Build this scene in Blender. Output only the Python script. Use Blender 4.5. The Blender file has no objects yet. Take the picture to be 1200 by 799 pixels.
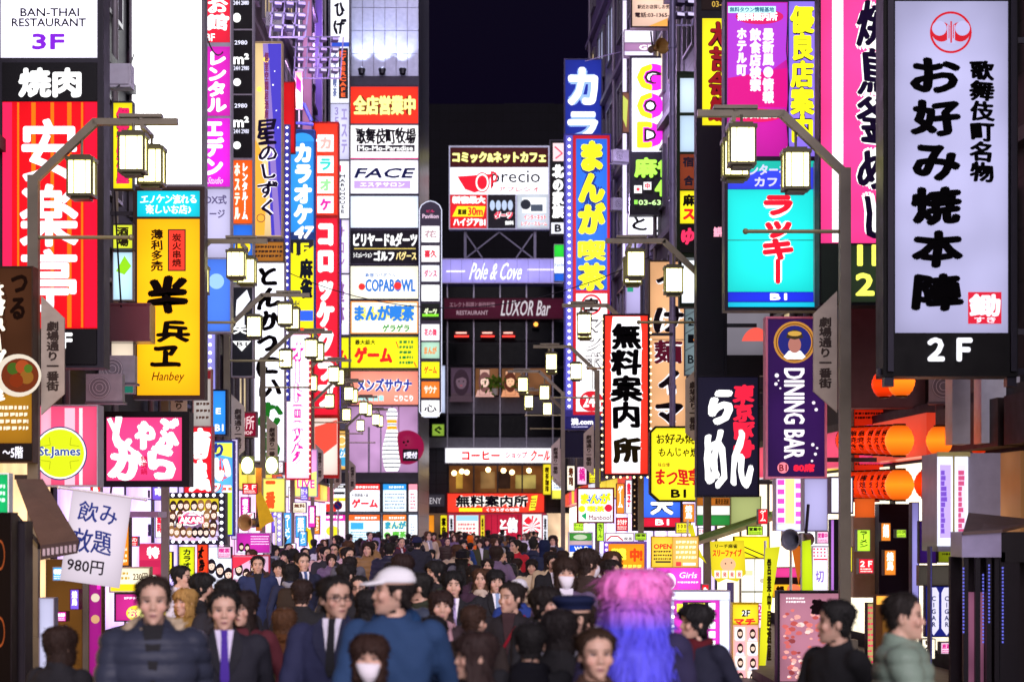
import bpy, bmesh, math, random
from mathutils import Vector, Matrix, noise
import numpy as np
R = math.radians
random.seed(11)
sc = bpy.context.scene
col = sc.collection

# ------------------------------------------------------------------ camera, night sky, exposure
F, CX, HY, CH = 2500.0, 600.0, 615.0, 2.0        # focal length in photo pixels, optical axis, horizon row, eye height
cam = bpy.data.cameras.new('camera'); cam_o = bpy.data.objects.new('camera', cam); col.objects.link(cam_o)
cam_o.location = (0, 0, CH); cam_o.rotation_euler = (R(90), 0, 0)
cam.sensor_width = 36; cam.lens = 36*F/1200; cam.shift_y = (HY-399.5)/1200
cam.clip_start = 0.2; cam.clip_end = 3000
cam.dof.use_dof = True; cam.dof.focus_distance = 34; cam.dof.aperture_fstop = 2.9
sc.camera = cam_o
w = bpy.data.worlds.new('World'); sc.world = w; w.use_nodes = True
nt = w.node_tree; bg = nt.nodes['Background']
sky = nt.nodes.new('ShaderNodeTexSky'); sky.sky_type = 'NISHITA'; sky.sun_disc = False
sky.sun_elevation = R(-4); sky.sun_rotation = R(200)
nt.links.new(sky.outputs[0], bg.inputs[0]); bg.inputs[1].default_value = 0.12
bg2 = nt.nodes.new('ShaderNodeBackground'); bg2.inputs[0].default_value = (0.20, 0.13, 0.95, 1); bg2.inputs[1].default_value = 0.0062
addn = nt.nodes.new('ShaderNodeAddShader')
nt.links.new(bg.outputs[0], addn.inputs[0]); nt.links.new(bg2.outputs[0], addn.inputs[1])
nt.links.new(addn.outputs[0], nt.nodes['World Output'].inputs[0])
sl = bpy.data.lights.new('sun', 'SUN'); slo = bpy.data.objects.new('sun', sl); col.objects.link(slo)
sl.energy = 2.3; sl.angle = R(50); sl.color = (1.0, 0.88, 0.98)   # soft fill added to light the crowd, for city glow behind the camera
slo.rotation_euler = (R(68), 0, R(14))
sc.view_settings.view_transform = 'Standard'; sc.view_settings.look = 'None'
sc.view_settings.exposure = 0.6; sc.view_settings.gamma = 1
sc.render.engine = 'CYCLES'
sc.cycles.use_denoising = True
try: sc.cycles.denoiser = 'OPENIMAGEDENOISE'
except Exception: pass
sc.cycles.max_bounces = 5; sc.cycles.diffuse_bounces = 3; sc.cycles.glossy_bounces = 3
sc.cycles.sample_clamp_indirect = 4.0
sc.cycles.use_light_tree = True

def P(px, py, d):                                  # photo pixel + distance -> a point in the street
    return Vector(((px-CX)/F*d, d, CH+(HY-py)/F*d))

# ------------------------------------------------------------------ materials
def lin(h):
    h = h.lstrip('#'); out = []
    if len(h) == 3: h = ''.join(c*2 for c in h)
    for i in (0, 2, 4):
        c = int(h[i:i+2], 16)/255
        out.append(c/12.92 if c <= .04045 else ((c+.055)/1.055)**2.4)
    return (*out, 1)
_m = {}
def mat(h, rough=.6, metal=0., kind='plain', amt=.25, scale=6., spec=None):
    if spec is None: spec = .05 if kind in ('tile','brick') else (.14 if kind == 'cloth' else .22)
    key = ('d', h, rough, metal, kind, amt, scale, spec)
    if key in _m: return _m[key]
    m = bpy.data.materials.new('surface_'+h.strip('#')+kind); m.use_nodes = True; n = m.node_tree.nodes; L = m.node_tree.links
    b = n['Principled BSDF']; b.inputs['Roughness'].default_value = rough; b.inputs['Metallic'].default_value = metal; b.inputs['Specular IOR Level'].default_value = spec
    c = lin(h)
    tc = n.new('ShaderNodeTexCoord'); nz = n.new('ShaderNodeTexNoise'); nz.inputs['Scale'].default_value = scale; nz.inputs['Detail'].default_value = 4
    L.new(tc.outputs['Object'], nz.inputs['Vector'])
    mx = n.new('ShaderNodeMix'); mx.data_type = 'RGBA'
    mx.inputs[6].default_value = (*[x*(1-amt) for x in c[:3]], 1); mx.inputs[7].default_value = (*[min(1, x*(1+amt)) for x in c[:3]], 1)
    L.new(nz.outputs['Fac'], mx.inputs[0]); outc = mx.outputs[2]
    if kind in ('tile', 'brick'):
        br = n.new('ShaderNodeTexBrick'); br.inputs['Scale'].default_value = 1.0
        br.offset = 0 if kind == 'tile' else .5
        br.inputs['Brick Width'].default_value = .6 if kind == 'tile' else .23; br.inputs['Row Height'].default_value = .6 if kind == 'tile' else .08
        br.inputs['Mortar Size'].default_value = .012
        br.inputs['Mortar'].default_value = (*[x*.35 for x in c[:3]], 1)
        cb = n.new('ShaderNodeSeparateXYZ'); cc = n.new('ShaderNodeCombineXYZ'); ad = n.new('ShaderNodeMath'); ad.operation = 'ADD'
        L.new(tc.outputs['Object'], cb.inputs[0]); L.new(cb.outputs[0], ad.inputs[0]); L.new(cb.outputs[1], ad.inputs[1])
        L.new(ad.outputs[0], cc.inputs[0]); L.new(cb.outputs[2], cc.inputs[1]); L.new(cc.outputs[0], br.inputs['Vector'])
        L.new(outc, br.inputs['Color1']); br.inputs['Color2'].default_value = (*[x*.85 for x in c[:3]], 1); outc = br.outputs['Color']
    L.new(outc, b.inputs['Base Color'])
    if kind == 'cloth':
        bp = n.new('ShaderNodeBump'); bp.inputs['Strength'].default_value = .5; bp.inputs['Distance'].default_value = .01
        n2 = n.new('ShaderNodeTexNoise'); n2.inputs['Scale'].default_value = 14; n2.inputs['Detail'].default_value = 5
        L.new(tc.outputs['Object'], n2.inputs['Vector']); L.new(n2.outputs['Fac'], bp.inputs['Height']); L.new(bp.outputs[0], b.inputs['Normal'])
    if kind == 'hair':
        mp = n.new('ShaderNodeMapping'); mp.inputs['Scale'].default_value = (60, 60, 4)
        L.new(tc.outputs['Object'], mp.inputs[0]); L.new(mp.outputs[0], nz.inputs['Vector']); nz.inputs['Scale'].default_value = 2
        bp = n.new('ShaderNodeBump'); bp.inputs['Strength'].default_value = .6; bp.inputs['Distance'].default_value = .01
        L.new(nz.outputs['Fac'], bp.inputs['Height']); L.new(bp.outputs[0], b.inputs['Normal'])
    if metal == 0 and kind == 'plain':
        rr = n.new('ShaderNodeMapRange'); rr.inputs['To Min'].default_value = max(.05, rough-.12); rr.inputs['To Max'].default_value = min(1, rough+.12)
        L.new(nz.outputs['Fac'], rr.inputs['Value']); L.new(rr.outputs[0], b.inputs['Roughness'])
    _m[key] = m; return m
def glow(h, e=1., sample=True, var=.0, rough=.35):
    """an emissive surface: acrylic sheet, tube, lamp glass; cloth and walls with painted glow"""
    key = ('e', h, e, sample, var)
    if key in _m: return _m[key]
    m = bpy.data.materials.new('lit_'+h.strip('#')); m.use_nodes = True; n = m.node_tree.nodes; L = m.node_tree.links
    b = n['Principled BSDF']; c = lin(h)
    b.inputs['Base Color'].default_value = (*[x*.10 for x in c[:3]], 1); b.inputs['Roughness'].default_value = rough
    b.inputs['Specular IOR Level'].default_value = .06; b.inputs['Emission Color'].default_value = c; b.inputs['Emission Strength'].default_value = e
    if var:
        # uneven emission painted in, like tubes behind the sheet
        tc = n.new('ShaderNodeTexCoord'); nz = n.new('ShaderNodeTexNoise'); nz.inputs['Scale'].default_value = 1.1; nz.inputs['Detail'].default_value = 1.5
        L.new(tc.outputs['Object'], nz.inputs['Vector'])
        mr = n.new('ShaderNodeMapRange'); mr.inputs['From Min'].default_value = .3; mr.inputs['From Max'].default_value = .7
        mr.inputs['To Min'].default_value = e*(1-var); mr.inputs['To Max'].default_value = e*(1+var*.8)
        L.new(nz.outputs['Fac'], mr.inputs['Value'])
        # emission painted dimmer at the edges, as if tubes lit the middle more
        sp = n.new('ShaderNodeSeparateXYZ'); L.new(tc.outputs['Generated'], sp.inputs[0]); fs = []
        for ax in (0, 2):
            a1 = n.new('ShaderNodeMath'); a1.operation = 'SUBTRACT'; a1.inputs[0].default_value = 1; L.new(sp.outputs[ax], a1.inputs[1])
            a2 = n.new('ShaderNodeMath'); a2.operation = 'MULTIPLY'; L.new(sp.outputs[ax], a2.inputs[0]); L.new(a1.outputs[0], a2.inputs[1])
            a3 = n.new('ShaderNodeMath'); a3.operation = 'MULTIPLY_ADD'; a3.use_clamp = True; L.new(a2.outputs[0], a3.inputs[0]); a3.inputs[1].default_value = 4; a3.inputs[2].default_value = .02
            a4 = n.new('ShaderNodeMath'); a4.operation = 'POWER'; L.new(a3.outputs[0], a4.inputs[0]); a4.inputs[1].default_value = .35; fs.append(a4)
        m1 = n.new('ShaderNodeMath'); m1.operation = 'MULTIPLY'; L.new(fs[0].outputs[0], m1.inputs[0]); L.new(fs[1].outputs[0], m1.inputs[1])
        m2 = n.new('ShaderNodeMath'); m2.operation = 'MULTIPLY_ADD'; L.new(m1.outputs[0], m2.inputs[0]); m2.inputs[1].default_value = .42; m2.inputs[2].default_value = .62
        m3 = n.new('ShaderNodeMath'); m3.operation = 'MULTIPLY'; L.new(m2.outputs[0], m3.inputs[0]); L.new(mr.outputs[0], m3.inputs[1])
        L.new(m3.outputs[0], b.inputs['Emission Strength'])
    if not sample: m.cycles.emission_sampling = 'NONE'
    _m[key] = m; return m

# ------------------------------------------------------------------ mesh helpers
class MB:
    def __init__(s): s.v = []; s.f = []; s.m = []
    def add(s, vs, fs, mi=0):
        o = len(s.v); s.v += [tuple(v) for v in vs]; s.f += [tuple(i+o for i in f) for f in fs]; s.m += [mi]*len(fs)
    def box(s, x0, x1, y0, y1, z0, z1, mi=0):
        s.add([(x0,y0,z0),(x1,y0,z0),(x1,y1,z0),(x0,y1,z0),(x0,y0,z1),(x1,y0,z1),(x1,y1,z1),(x0,y1,z1)],
              [(0,3,2,1),(4,5,6,7),(0,1,5,4),(1,2,6,5),(2,3,7,6),(3,0,4,7)], mi)
    def prism(s, pts, y0, y1, mi=0):               # pts (x, z), front at y0, back at y1
        a = sum(pts[i][0]*pts[(i+1) % len(pts)][1]-pts[(i+1) % len(pts)][0]*pts[i][1] for i in range(len(pts)))
        if a < 0: pts = pts[::-1]
        n = len(pts)
        s.add([(x,y0,z) for x,z in pts]+[(x,y1,z) for x,z in pts],
              [tuple(range(n)), tuple(range(2*n-1,n-1,-1))]+[(i,i+n,(i+1)%n+n,(i+1)%n) for i in range(n)], mi)
    def tube(s, a, b, r, n=8, mi=0, r2=None):
        a = Vector(a); b = Vector(b); t = (b-a).normalized(); u = t.orthogonal().normalized(); w = t.cross(u); r2 = r if r2 is None else r2
        vs = [a+(u*math.cos(2*math.pi*i/n)+w*math.sin(2*math.pi*i/n))*r for i in range(n)]+[b+(u*math.cos(2*math.pi*i/n)+w*math.sin(2*math.pi*i/n))*r2 for i in range(n)]
        s.add(vs, [(i,(i+1)%n,(i+1)%n+n,i+n) for i in range(n)]+[tuple(range(n-1,-1,-1)), tuple(range(n,2*n))], mi)
    def bar(s, a, b, w=.05, h=.05, mi=0):           # square section bar
        a = Vector(a); b = Vector(b); t = (b-a).normalized()
        up = Vector((0,0,1)) if abs(t.z) < .9 else Vector((0,1,0))
        u = t.cross(up).normalized(); v = u.cross(t)
        q = [(-1,-1),(1,-1),(1,1),(-1,1)]
        vs = [a+u*i*w/2+v*j*h/2 for i,j in q]+[b+u*i*w/2+v*j*h/2 for i,j in q]
        s.add(vs, [(i,(i+1)%4,(i+1)%4+4,i+4) for i in range(4)]+[(3,2,1,0),(4,5,6,7)], mi)
    def ball(s, c, rx, ry=None, rz=None, nu=12, nv=8, mi=0):
        ry = rx if ry is None else ry; rz = rx if rz is None else rz
        vs = [(c[0],c[1],c[2]-rz)]
        for j in range(1, nv):
            p = -math.pi/2+math.pi*j/nv
            for i in range(nu):
                a = 2*math.pi*i/nu
                vs.append((c[0]+rx*math.cos(p)*math.cos(a), c[1]+ry*math.cos(p)*math.sin(a), c[2]+rz*math.sin(p)))
        vs.append((c[0],c[1],c[2]+rz)); fs = []
        for i in range(nu): fs.append((0,1+(i+1)%nu,1+i))
        for j in range(nv-2):
            for i in range(nu):
                a = 1+j*nu; fs.append((a+i,a+(i+1)%nu,a+nu+(i+1)%nu,a+nu+i))
        a = 1+(nv-2)*nu
        for i in range(nu): fs.append((a+i,a+(i+1)%nu,len(vs)-1))
        s.add(vs, fs, mi)
    def mesh(s, name, mats, smooth=False):
        me = bpy.data.meshes.new(name); me.from_pydata(s.v, [], s.f)
        for m in (mats if isinstance(mats, (list, tuple)) else [mats]): me.materials.append(m)
        if len(me.materials) > 1: me.polygons.foreach_set('material_index', s.m)
        if smooth: me.polygons.foreach_set('use_smooth', [True]*len(me.polygons))
        me.update(); return me
    def build(s, name, mats, parent=None, loc=None, smooth=False):
        return link(name, s.mesh(name, mats, smooth), parent, loc)
def link(name, me, parent=None, loc=None):
    o = bpy.data.objects.new(name, me); col.objects.link(o)
    if parent is not None: o.parent = parent
    if loc is not None: o.location = loc
    return o
def tag(o, label=None, cat=None, group=None, kind=None):
    if label: o['label'] = label
    if cat: o['category'] = cat
    if group: o['group'] = group
    if kind: o['kind'] = kind
    return o
def empty(name, loc, label, cat, group=None, yaw=0):
    o = bpy.data.objects.new(name, None); col.objects.link(o); o.location = loc; o.rotation_euler = (0,0,yaw); o.empty_display_size = .2
    return tag(o, label, cat, group)
def copy_tree(o, parent=None):
    c = o.copy(); col.objects.link(c); c.parent = parent
    for ch in list(o.children): copy_tree(ch, c)
    return c

# ------------------------------------------------------------------ lettering
_tc = {}
def glyphs(body):
    """outline of a piece of writing: (verts Nx2 normalised to 0..1 box, faces, width/height)"""
    if body in _tc: return _tc[body]
    c = bpy.data.curves.new('lettering', 'FONT'); c.body = body; c.align_x = 'CENTER'; c.resolution_u = 2; c.space_line = .86
    if '\n' in body and all(len(l) <= 2 for l in body.split('\n')): c.space_line = 1.0
    o = bpy.data.objects.new('lettering', c); col.objects.link(o)
    dg = bpy.context.evaluated_depsgraph_get(); dg.update()
    me = bpy.data.meshes.new_from_object(o.evaluated_get(dg))
    v = np.empty(len(me.vertices)*3); me.vertices.foreach_get('co', v); v = v.reshape(-1, 3)[:, :2]
    f = [tuple(p.vertices) for p in me.polygons]
    bpy.data.objects.remove(o); bpy.data.curves.remove(c); bpy.data.meshes.remove(me)
    lo = v.min(0); sz = np.maximum(v.max(0)-lo, 1e-4)
    _tc[body] = ((v-lo)/sz, f, sz[0]/sz[1], len(body.split('\n'))); return _tc[body]
def vert(t): return '\n'.join('｜' if ch == 'ー' else ch for ch in t)

class Sign:
    """an electric sign: cabinet, lit panels, lettering, brackets - measured in photo pixels at its distance d"""
    def __init__(s, name, label, cat, x0, y0, x1, y1, d, thick=.22, frame='#18171c', rim=2.0, group=None, body=True, arms=None, metal=.0):
        s.k = d/F; s.d = d; s.cx = (x0+x1)/2; s.yb = y1; s.n = 0; s.thick = thick; s.box_ = (x0,y0,x1,y1)
        s.root = empty(name, P(s.cx, y1, d), label, cat, group)
        s.art = None
        if body:
            b = MB(); X0,Z1 = s.l(x0,y0); X1,Z0 = s.l(x1,y1); r = rim*s.k
            b.box(X0,X1,0,thick,Z0,Z1)
            if rim > 0:
                for f0,f1 in ((-.02,0),(thick,thick+.02)):
                    e = .0015
                    b.box(X0,X0+r,f0,f1,Z0,Z1); b.box(X1-r,X1,f0,f1,Z0,Z1)
                    b.box(X0+r,X1-r,f0,f1,Z0,Z0+r); b.box(X0+r,X1-r,f0,f1,Z1-r,Z1)
            b.build('cabinet', mat(frame, .5, metal, spec=.12), s.root)
        if arms is not None:                        # brackets back to the facade; arms = side (-1/+1), metres
            sd, ln = arms; X0,Z1 = s.l(x0,y0); X1,Z0 = s.l(x1,y1)
            xa = X0 if sd < 0 else X1
            for z in (Z0+(Z1-Z0)*.12, Z0+(Z1-Z0)*.88):
                b = MB(); b.bar((xa,thick*.5,z),(xa+sd*ln,thick*.5,z),.06,.06); b.build('bracket', mat('#3a3840', .5, .6), s.root)
    def l(s, px, py): return (px-s.cx)*s.k, (s.yb-py)*s.k
    def y(s): s.n += 1; return -.006-.0022*s.n
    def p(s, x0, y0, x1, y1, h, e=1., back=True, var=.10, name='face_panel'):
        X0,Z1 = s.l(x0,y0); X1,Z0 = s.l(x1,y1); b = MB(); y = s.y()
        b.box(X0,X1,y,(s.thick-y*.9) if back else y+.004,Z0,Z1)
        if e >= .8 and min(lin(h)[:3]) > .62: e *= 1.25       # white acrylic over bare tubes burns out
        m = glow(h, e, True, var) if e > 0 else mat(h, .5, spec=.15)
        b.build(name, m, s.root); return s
    def t(s, body, x0, y0, x1, y1, h, e=1., bold=.035, out=None, brush=0., shear=0., ow=.07, name='lettering', keep=False, arc=0):
        v, f, asp, nl = glyphs(body)
        X0,Z1 = s.l(x0,y0); X1,Z0 = s.l(x1,y1)
        W = X1-X0; H = Z1-Z0
        em = (H/max(nl,1)) if nl > 1 else min(H, W/max(1,len(body))*1.3)
        if keep:
            if W/H > asp: c = (X0+X1)/2; W = H*asp; X0 = c-W/2
            else: c = (Z0+Z1)/2; H = W/asp; Z0 = c-H/2
        def lay(r, y, mi, mb, nd):
            w = np.empty_like(v); rr = min(r, W*.45, H*.45)
            w[:,0] = X0+rr+v[:,0]*(W-2*rr); w[:,1] = Z0+rr+v[:,1]*(H-2*rr)
            if shear: w[:,0] += (w[:,1]-(Z0+Z1)/2)*shear
            if arc: w[:,1] -= arc*H*((w[:,0]-(X0+X1)/2)/(W/2))**2
            if brush:
                q = em*.5
                w[:,0] += brush*em*np.sin(w[:,1]/q*2.1+w[:,0]/q*1.3); w[:,1] += brush*em*.8*np.sin(w[:,0]/q*2.7+1.)
            dirs = [(0,0)] if rr <= 1e-6 else [(math.cos(2*math.pi*i/nd), math.sin(2*math.pi*i/nd)) for i in range(nd)]+[(0,0)]
            for j,(dx,dz) in enumerate(dirs):
                sx = 1.25 if brush else 1.
                mb.add([(a+dx*rr*sx, y-j*.00015, c+dz*rr*(1/sx)) for a,c in w], [tuple(reversed(q)) if False else q for q in f], mi)
        mb = MB(); ms = []
        def mm(hh, ee): return glow(hh, ee, False) if ee > 0 else mat(hh, .9, spec=.05)
        if out:
            if isinstance(out, tuple): out, ow = out
            ms.append(mm(out, max(e, 1.) if max(lin(out)[:3]) > .1 else 0)); lay((bold+ow)*em, s.y(), 0, mb, 10); s.n += 1
        ms.append(mm(h, e)); lay(bold*em, s.y(), len(ms)-1, mb, 8); s.n += 1
        mb.build(name, ms, s.root); return s
    def v(s, body, *a, **k): return s.t(vert(body), *a, **k)
    def _a(s, h, e):
        if s.art is None: s.art = {}
        m = glow(h, e, False) if e > 0 else mat(h, .45)
        return s.art.setdefault(m.name, (m, MB()))[1]
    def poly(s, pts, h, e=1.):
        s._a(h,e).prism([s.l(*p) for p in pts], s.y(), s.y_()+.0015); return s
    def y_(s): return -.006-.0022*s.n
    def disc(s, cx, cy, rx, h, e=1., ry=None, n=28, a0=0, a1=360):
        ry = rx if ry is None else ry
        return s.poly([(cx+rx*math.cos(R(a0+(a1-a0)*i/n)), cy-ry*math.sin(R(a0+(a1-a0)*i/n))) for i in range(n+(a1-a0 < 360))], h, e)
    def ring(s, cx, cy, r, w, h, e=1., n=32, ry=None):
        ry = r if ry is None else ry; y = s.y(); b = s._a(h,e)
        for i in range(n):
            a,c = 2*math.pi*i/n, 2*math.pi*(i+1)/n
            b.prism([s.l(cx+q*math.cos(t), cy+q*ry/r*math.sin(t)) for q,t in ((r,a),(r,c),(r-w,c),(r-w,a))], y, y+.0015)
        return s
    def rect(s, x0, y0, x1, y1, h, e=1.): return s.poly([(x0,y0),(x1,y0),(x1,y1),(x0,y1)], h, e)
    def line(s, pts, w, h, e=1.):
        y = s.y(); b = s._a(h,e)
        for (ax,ay),(bx,by) in zip(pts, pts[1:]):
            q = math.hypot(bx-ax,by-ay) or 1; nx,ny = -(by-ay)/q*w/2, (bx-ax)/q*w/2
            b.prism([s.l(ax+nx,ay+ny),s.l(bx+nx,by+ny),s.l(bx-nx,by-ny),s.l(ax-nx,ay-ny)], y, y+.0015); y -= .0003
        return s
    def marks(s, x0, y0, x1, y1, rows, h, e=1., seed=1, hgt=.55):
        """small print too small to read: broken dashes"""
        rd = random.Random(seed); dy = (y1-y0)/rows; b = s._a(h,e); y = s.y()
        for r in range(rows):
            x = x0; yy = y0+dy*r+dy*.2
            while x < x1-1:
                wd = min(rd.uniform(.5,1.3)*dy*hgt, x1-x)
                b.prism([s.l(*q) for q in ((x,yy),(x+wd,yy),(x+wd,yy+dy*hgt*rd.uniform(.6,1)),(x,yy+dy*hgt))], y, y+.0015)
                x += wd+dy*hgt*rd.uniform(.15,.5)
        return s
    def face(s, cx, cy, h, hair='#2a1c18', skin='#f0cdb8', top='#d8d8e8', e=.9, long=True):
        """a small printed portrait"""
        s.poly([(cx-h*.55,cy+h*.95),(cx-h*.42,cy+h*.55),(cx+h*.42,cy+h*.55),(cx+h*.55,cy+h*.95)], top, e)
        s.disc(cx, cy-h*.02 if not long else cy+h*.08, h*.36, hair, e*.6, ry=h*(.46 if not long else .6), n=16)
        s.disc(cx, cy+h*.05, h*.24, skin, e, ry=h*.33, n=14)
        s.poly([(cx-h*.26,cy-h*.06),(cx-h*.2,cy-h*.36),(cx+h*.2,cy-h*.36),(cx+h*.26,cy-h*.06),(cx+h*.05,cy-h*.16)], hair, e*.6)
        for q in (-1,1): s.disc(cx+q*h*.1, cy+h*.03, h*.035, '#20181c', .4, n=8)
        s.disc(cx, cy+h*.22, h*.06, '#c05060', e, ry=h*.025, n=8); return s
    def seam(s, *ys):
        x0,_,x1,_ = s.box_
        for yy in ys: s.rect(x0+1.5, yy-.4, x1-1.5, yy+.4, '#3a3640', 0)
        return s
    def bulbs(s, pts, h='#fff4d8', e=3., r=1.6):
        me = None
        for px,py in pts:
            X,Z = s.l(px,py)
            if me is None:
                b = MB(); b.ball((0,0,0), r*s.k, r*s.k, r*s.k, 8, 6); me = b.mesh('bulb', glow(h,e,False), True)
            link('bulb', me, s.root, (X,-.03-r*s.k*.5,Z))
        return s
    def done(s):
        """printed pictures: pieces that lie close together become one part, pieces far apart become parts of their own"""
        if not s.art: return
        pcs = []
        for m,b in s.art.values():
            k = 0; n = len(b.v); par = list(range(n))
            def fd(q):
                while par[q] != q: par[q] = par[par[q]]; q = par[q]
                return q
            for f in b.f:
                for q in f[1:]: par[fd(q)] = fd(f[0])
            grp = {}
            for q in range(n): grp.setdefault(fd(q), []).append(q)
            fg = {}
            for f in b.f: fg.setdefault(fd(f[0]), []).append(f)
            for g,vs in grp.items():
                ix = {q:a for a,q in enumerate(vs)}; pcs.append((m, [b.v[q] for q in vs], [tuple(ix[q] for q in f) for f in fg.get(g,[])]))
        lo = np.array([np.min(p[1],0) for p in pcs]); hi = np.array([np.max(p[1],0) for p in pcs]); sz = (hi-lo).max(1); n = len(pcs)
        gap = np.sqrt((np.maximum(0, np.maximum(lo[:,None]-hi[None], lo[None]-hi[:,None]))**2).sum(2)); near = gap <= np.maximum(.02, .5*np.maximum(sz[:,None], sz[None]))*.98
        lab = [-1]*n; c = 0
        for a in range(n):
            if lab[a] >= 0: continue
            st = [a]; lab[a] = c
            while st:
                q = st.pop()
                for z in np.nonzero(near[q])[0]:
                    if lab[z] < 0: lab[z] = c; st.append(int(z))
            c += 1
        for g in range(c):
            mb = MB(); ms = []
            for p,l_ in zip(pcs, lab):
                if l_ != g: continue
                if p[0] not in ms: ms.append(p[0])
                mb.add(p[1], p[2], ms.index(p[0]))
            mb.build('artwork_print', ms, s.root)
        s.art = None
_signs = []
def S(*a, **k):
    q = Sign(*a, **k); _signs.append(q); return q
# ------------------------------------------------------------------ ground
def XL(d): return -6.3-.018*(d-25)
def XR(d): return max(2.9, 6.0-.055*(d-22))
def gnd(pts, z, name, m, zz=None):
    b = MB(); n = len(pts)
    if zz is None: b.add([(x,y,z) for x,y in pts], [tuple(range(n))])
    else: b.add([(x,y,z) for x,y in pts]+[(x,y,zz) for x,y in pts], [tuple(range(n)), tuple(range(2*n-1,n-1,-1))]+[(i,i+n,(i+1)%n+n,(i+1)%n) for i in range(n)])
    return tag(b.build(name, m), kind='structure')
gnd([(-900,-200),(900,-200),(900,1800),(-900,1800)], 0, 'ground', mat('#2b2a2e', .8, 0, 'plain', .3, .8))
gnd([(-4.6,-20),(3.9,-20),(3.0,36),(1.6,70),(1.2,106),(-5.6,106),(-5.2,60)], .004, 'street', mat('#3a383c', .55, 0, 'plain', .35, 1.6))
ys = [-20, 20, 36, 50, 69, 106]
pave = mat('#6d6462', .6, 0, 'tile')
gnd([(-14,-20),(-4.6,-20),(-5.2,60),(-5.6,88),(-14,88)], .12, 'pavement_west', pave, 0.0)
gnd([(3.9,-20),(14,-20),(14,106),(1.2,106),(1.6,70),(3.0,36)], .12, 'pavement_east', pave, 0.0)
def stripe(x0,x1,y0,y1):
    return [(x0,y0),(x1,y0),(x1,y1),(x0,y1)]
for k in range(6):
    o = gnd(stripe(-4.3+k*.95, -3.85+k*.95, 96, 100), .008, 'crossing_marking', mat('#b8b4b0', .6))

# ------------------------------------------------------------------ the buildings along the street
def building(side, d0, d1, top, wall, label, floors=6, bays=4, lit=.3, shop='#ffe9c4', shop_e=.9, seed=1, kind='tile', fas=('#e8356a','#f4d23c','#e8e6f4','#e04028'), glasscol='#20242e', depth=7.):
    rd = random.Random(seed)
    X = XL if side < 0 else XR
    root = empty('building', (X((d0+d1)/2), (d0+d1)/2, 0), label, 'building')
    a = Vector((X(d0),d0,0)); c = Vector((X(d1),d1,0)); dr = (c-a).normalized(); L_ = (c-a).length
    yaw = math.atan2(dr.y, dr.x); o0 = root.location.copy()
    out = -1 if side < 0 else 1                     # local y that points to the street
    b = MB(); q = [(a.x,d0),(c.x,d1),(c.x+side*depth,d1),(a.x+side*depth,d0)]
    n = 4; b.add([(x-o0.x,y-o0.y,0) for x,y in q]+[(x-o0.x,y-o0.y,top) for x,y in q], [(0,1,2,3),(7,6,5,4)]+[(i,i+4,(i+1)%4+4,(i+1)%4) for i in range(4)])
    b.build('wall', mat(wall, .55, 0, kind), root)
    def place(name, me, u, z, off=0):
        o = link(name, me, root); p = a+dr*u; o.location = (p.x-o0.x, p.y-o0.y, z); o.rotation_euler = (0,0,yaw); return o
    fh = (top-3.6)/floors; bw = L_/bays
    W, H = bw*.62, fh*.55
    fr = MB(); t = .07
    for x0,x1,z0,z1 in ((-W/2,W/2,0,t),(-W/2,W/2,H-t,H),(-W/2,-W/2+t,t,H-t),(W/2-t,W/2,t,H-t),(-.03,.03,t,H-t)):
        ya, yb = sorted((0, out*.09)); fr.box(x0,x1,ya,yb,z0,z1)
    frm = fr.mesh('window', mat('#4a4650', .4, .5))
    pn = []
    for gm in (mat(glasscol, .15, spec=.05), glow('#ffe2b0', .5, False, .3), glow('#cfd6ff', .45, False, .3)):
        pb = MB(); ya, yb = sorted((out*.012, out*.03)); pb.box(-W/2+.02,W/2-.02,ya,yb,.02,H-.02); pn.append(pb.mesh('pane', gm))
    for f in range(floors):
        for k in range(bays):
            wo = place('window', frm, bw*(k+.5), 3.6+fh*f+fh*.25)
            r = rd.random()
            link('pane', pn[0 if r > lit else (1 if r > lit*.5 else 2)], wo)
    lb = MB(); ya, yb = sorted((0, out*.16)); lb.box(0,L_,ya,yb,0,.16)
    lm = lb.mesh('ledge', mat(wall, .6, 0, 'plain'))
    for f in range(floors+1): place('ledge', lm, 0, 3.45+fh*f)
    pb = MB(); pb.tube((0,out*.11,0),(0,out*.11,top-3.2),.055)
    pm = pb.mesh('drainpipe', mat('#77737c', .4, .3), True)
    for u in (L_*.04, L_*.5, L_*.93): place('drainpipe', pm, u, 3.1)
    # ground floor: lit shop window bays between piers
    sb = MB(); ya, yb = sorted((out*.01, out*.05)); sb.box(-bw*.42,bw*.42,ya,yb,.25,2.75); sm = sb.mesh('shop_window', glow(shop, shop_e*1.7, True, .35))
    hb = MB(); ya, yb = sorted((0, out*.35)); hb.box(-bw*.46,bw*.46,ya,yb,0,.55); hm = [hb.mesh('fascia', glow(h_, .8, False, .2) if h_ != 'dark' else mat('#2a1a18', .5)) for h_ in fas]
    for k in range(bays):
        place('shop_window', sm, bw*(k+.5), 0.1); place('fascia', rd.choice(hm), bw*(k+.5), 2.9)
    return root
B = building
B(-1, 12, 29.5, 19, '#2a252c', 'dark tiled building nearest the camera behind the grilled meat sign', 5, 5, .25, '#ffcf94', .7, 1)
B(-1, 29.7, 38.6, 21, '#211f26', 'grey building behind the blank white sign and the orange skewer sign', 6, 3, .3, '#dcb8ff', .8, 2)
B(-1, 38.8, 48.5, 25, '#322e3a', 'building carrying the magenta and black columns of signs', 7, 3, .3, '#c8b4ff', .85, 3)
B(-1, 48.7, 61.5, 24, '#4c4342', 'pale brick building behind the starry night sign', 7, 4, .2, '#f4b8e8', .85, 4, 'brick')
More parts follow.
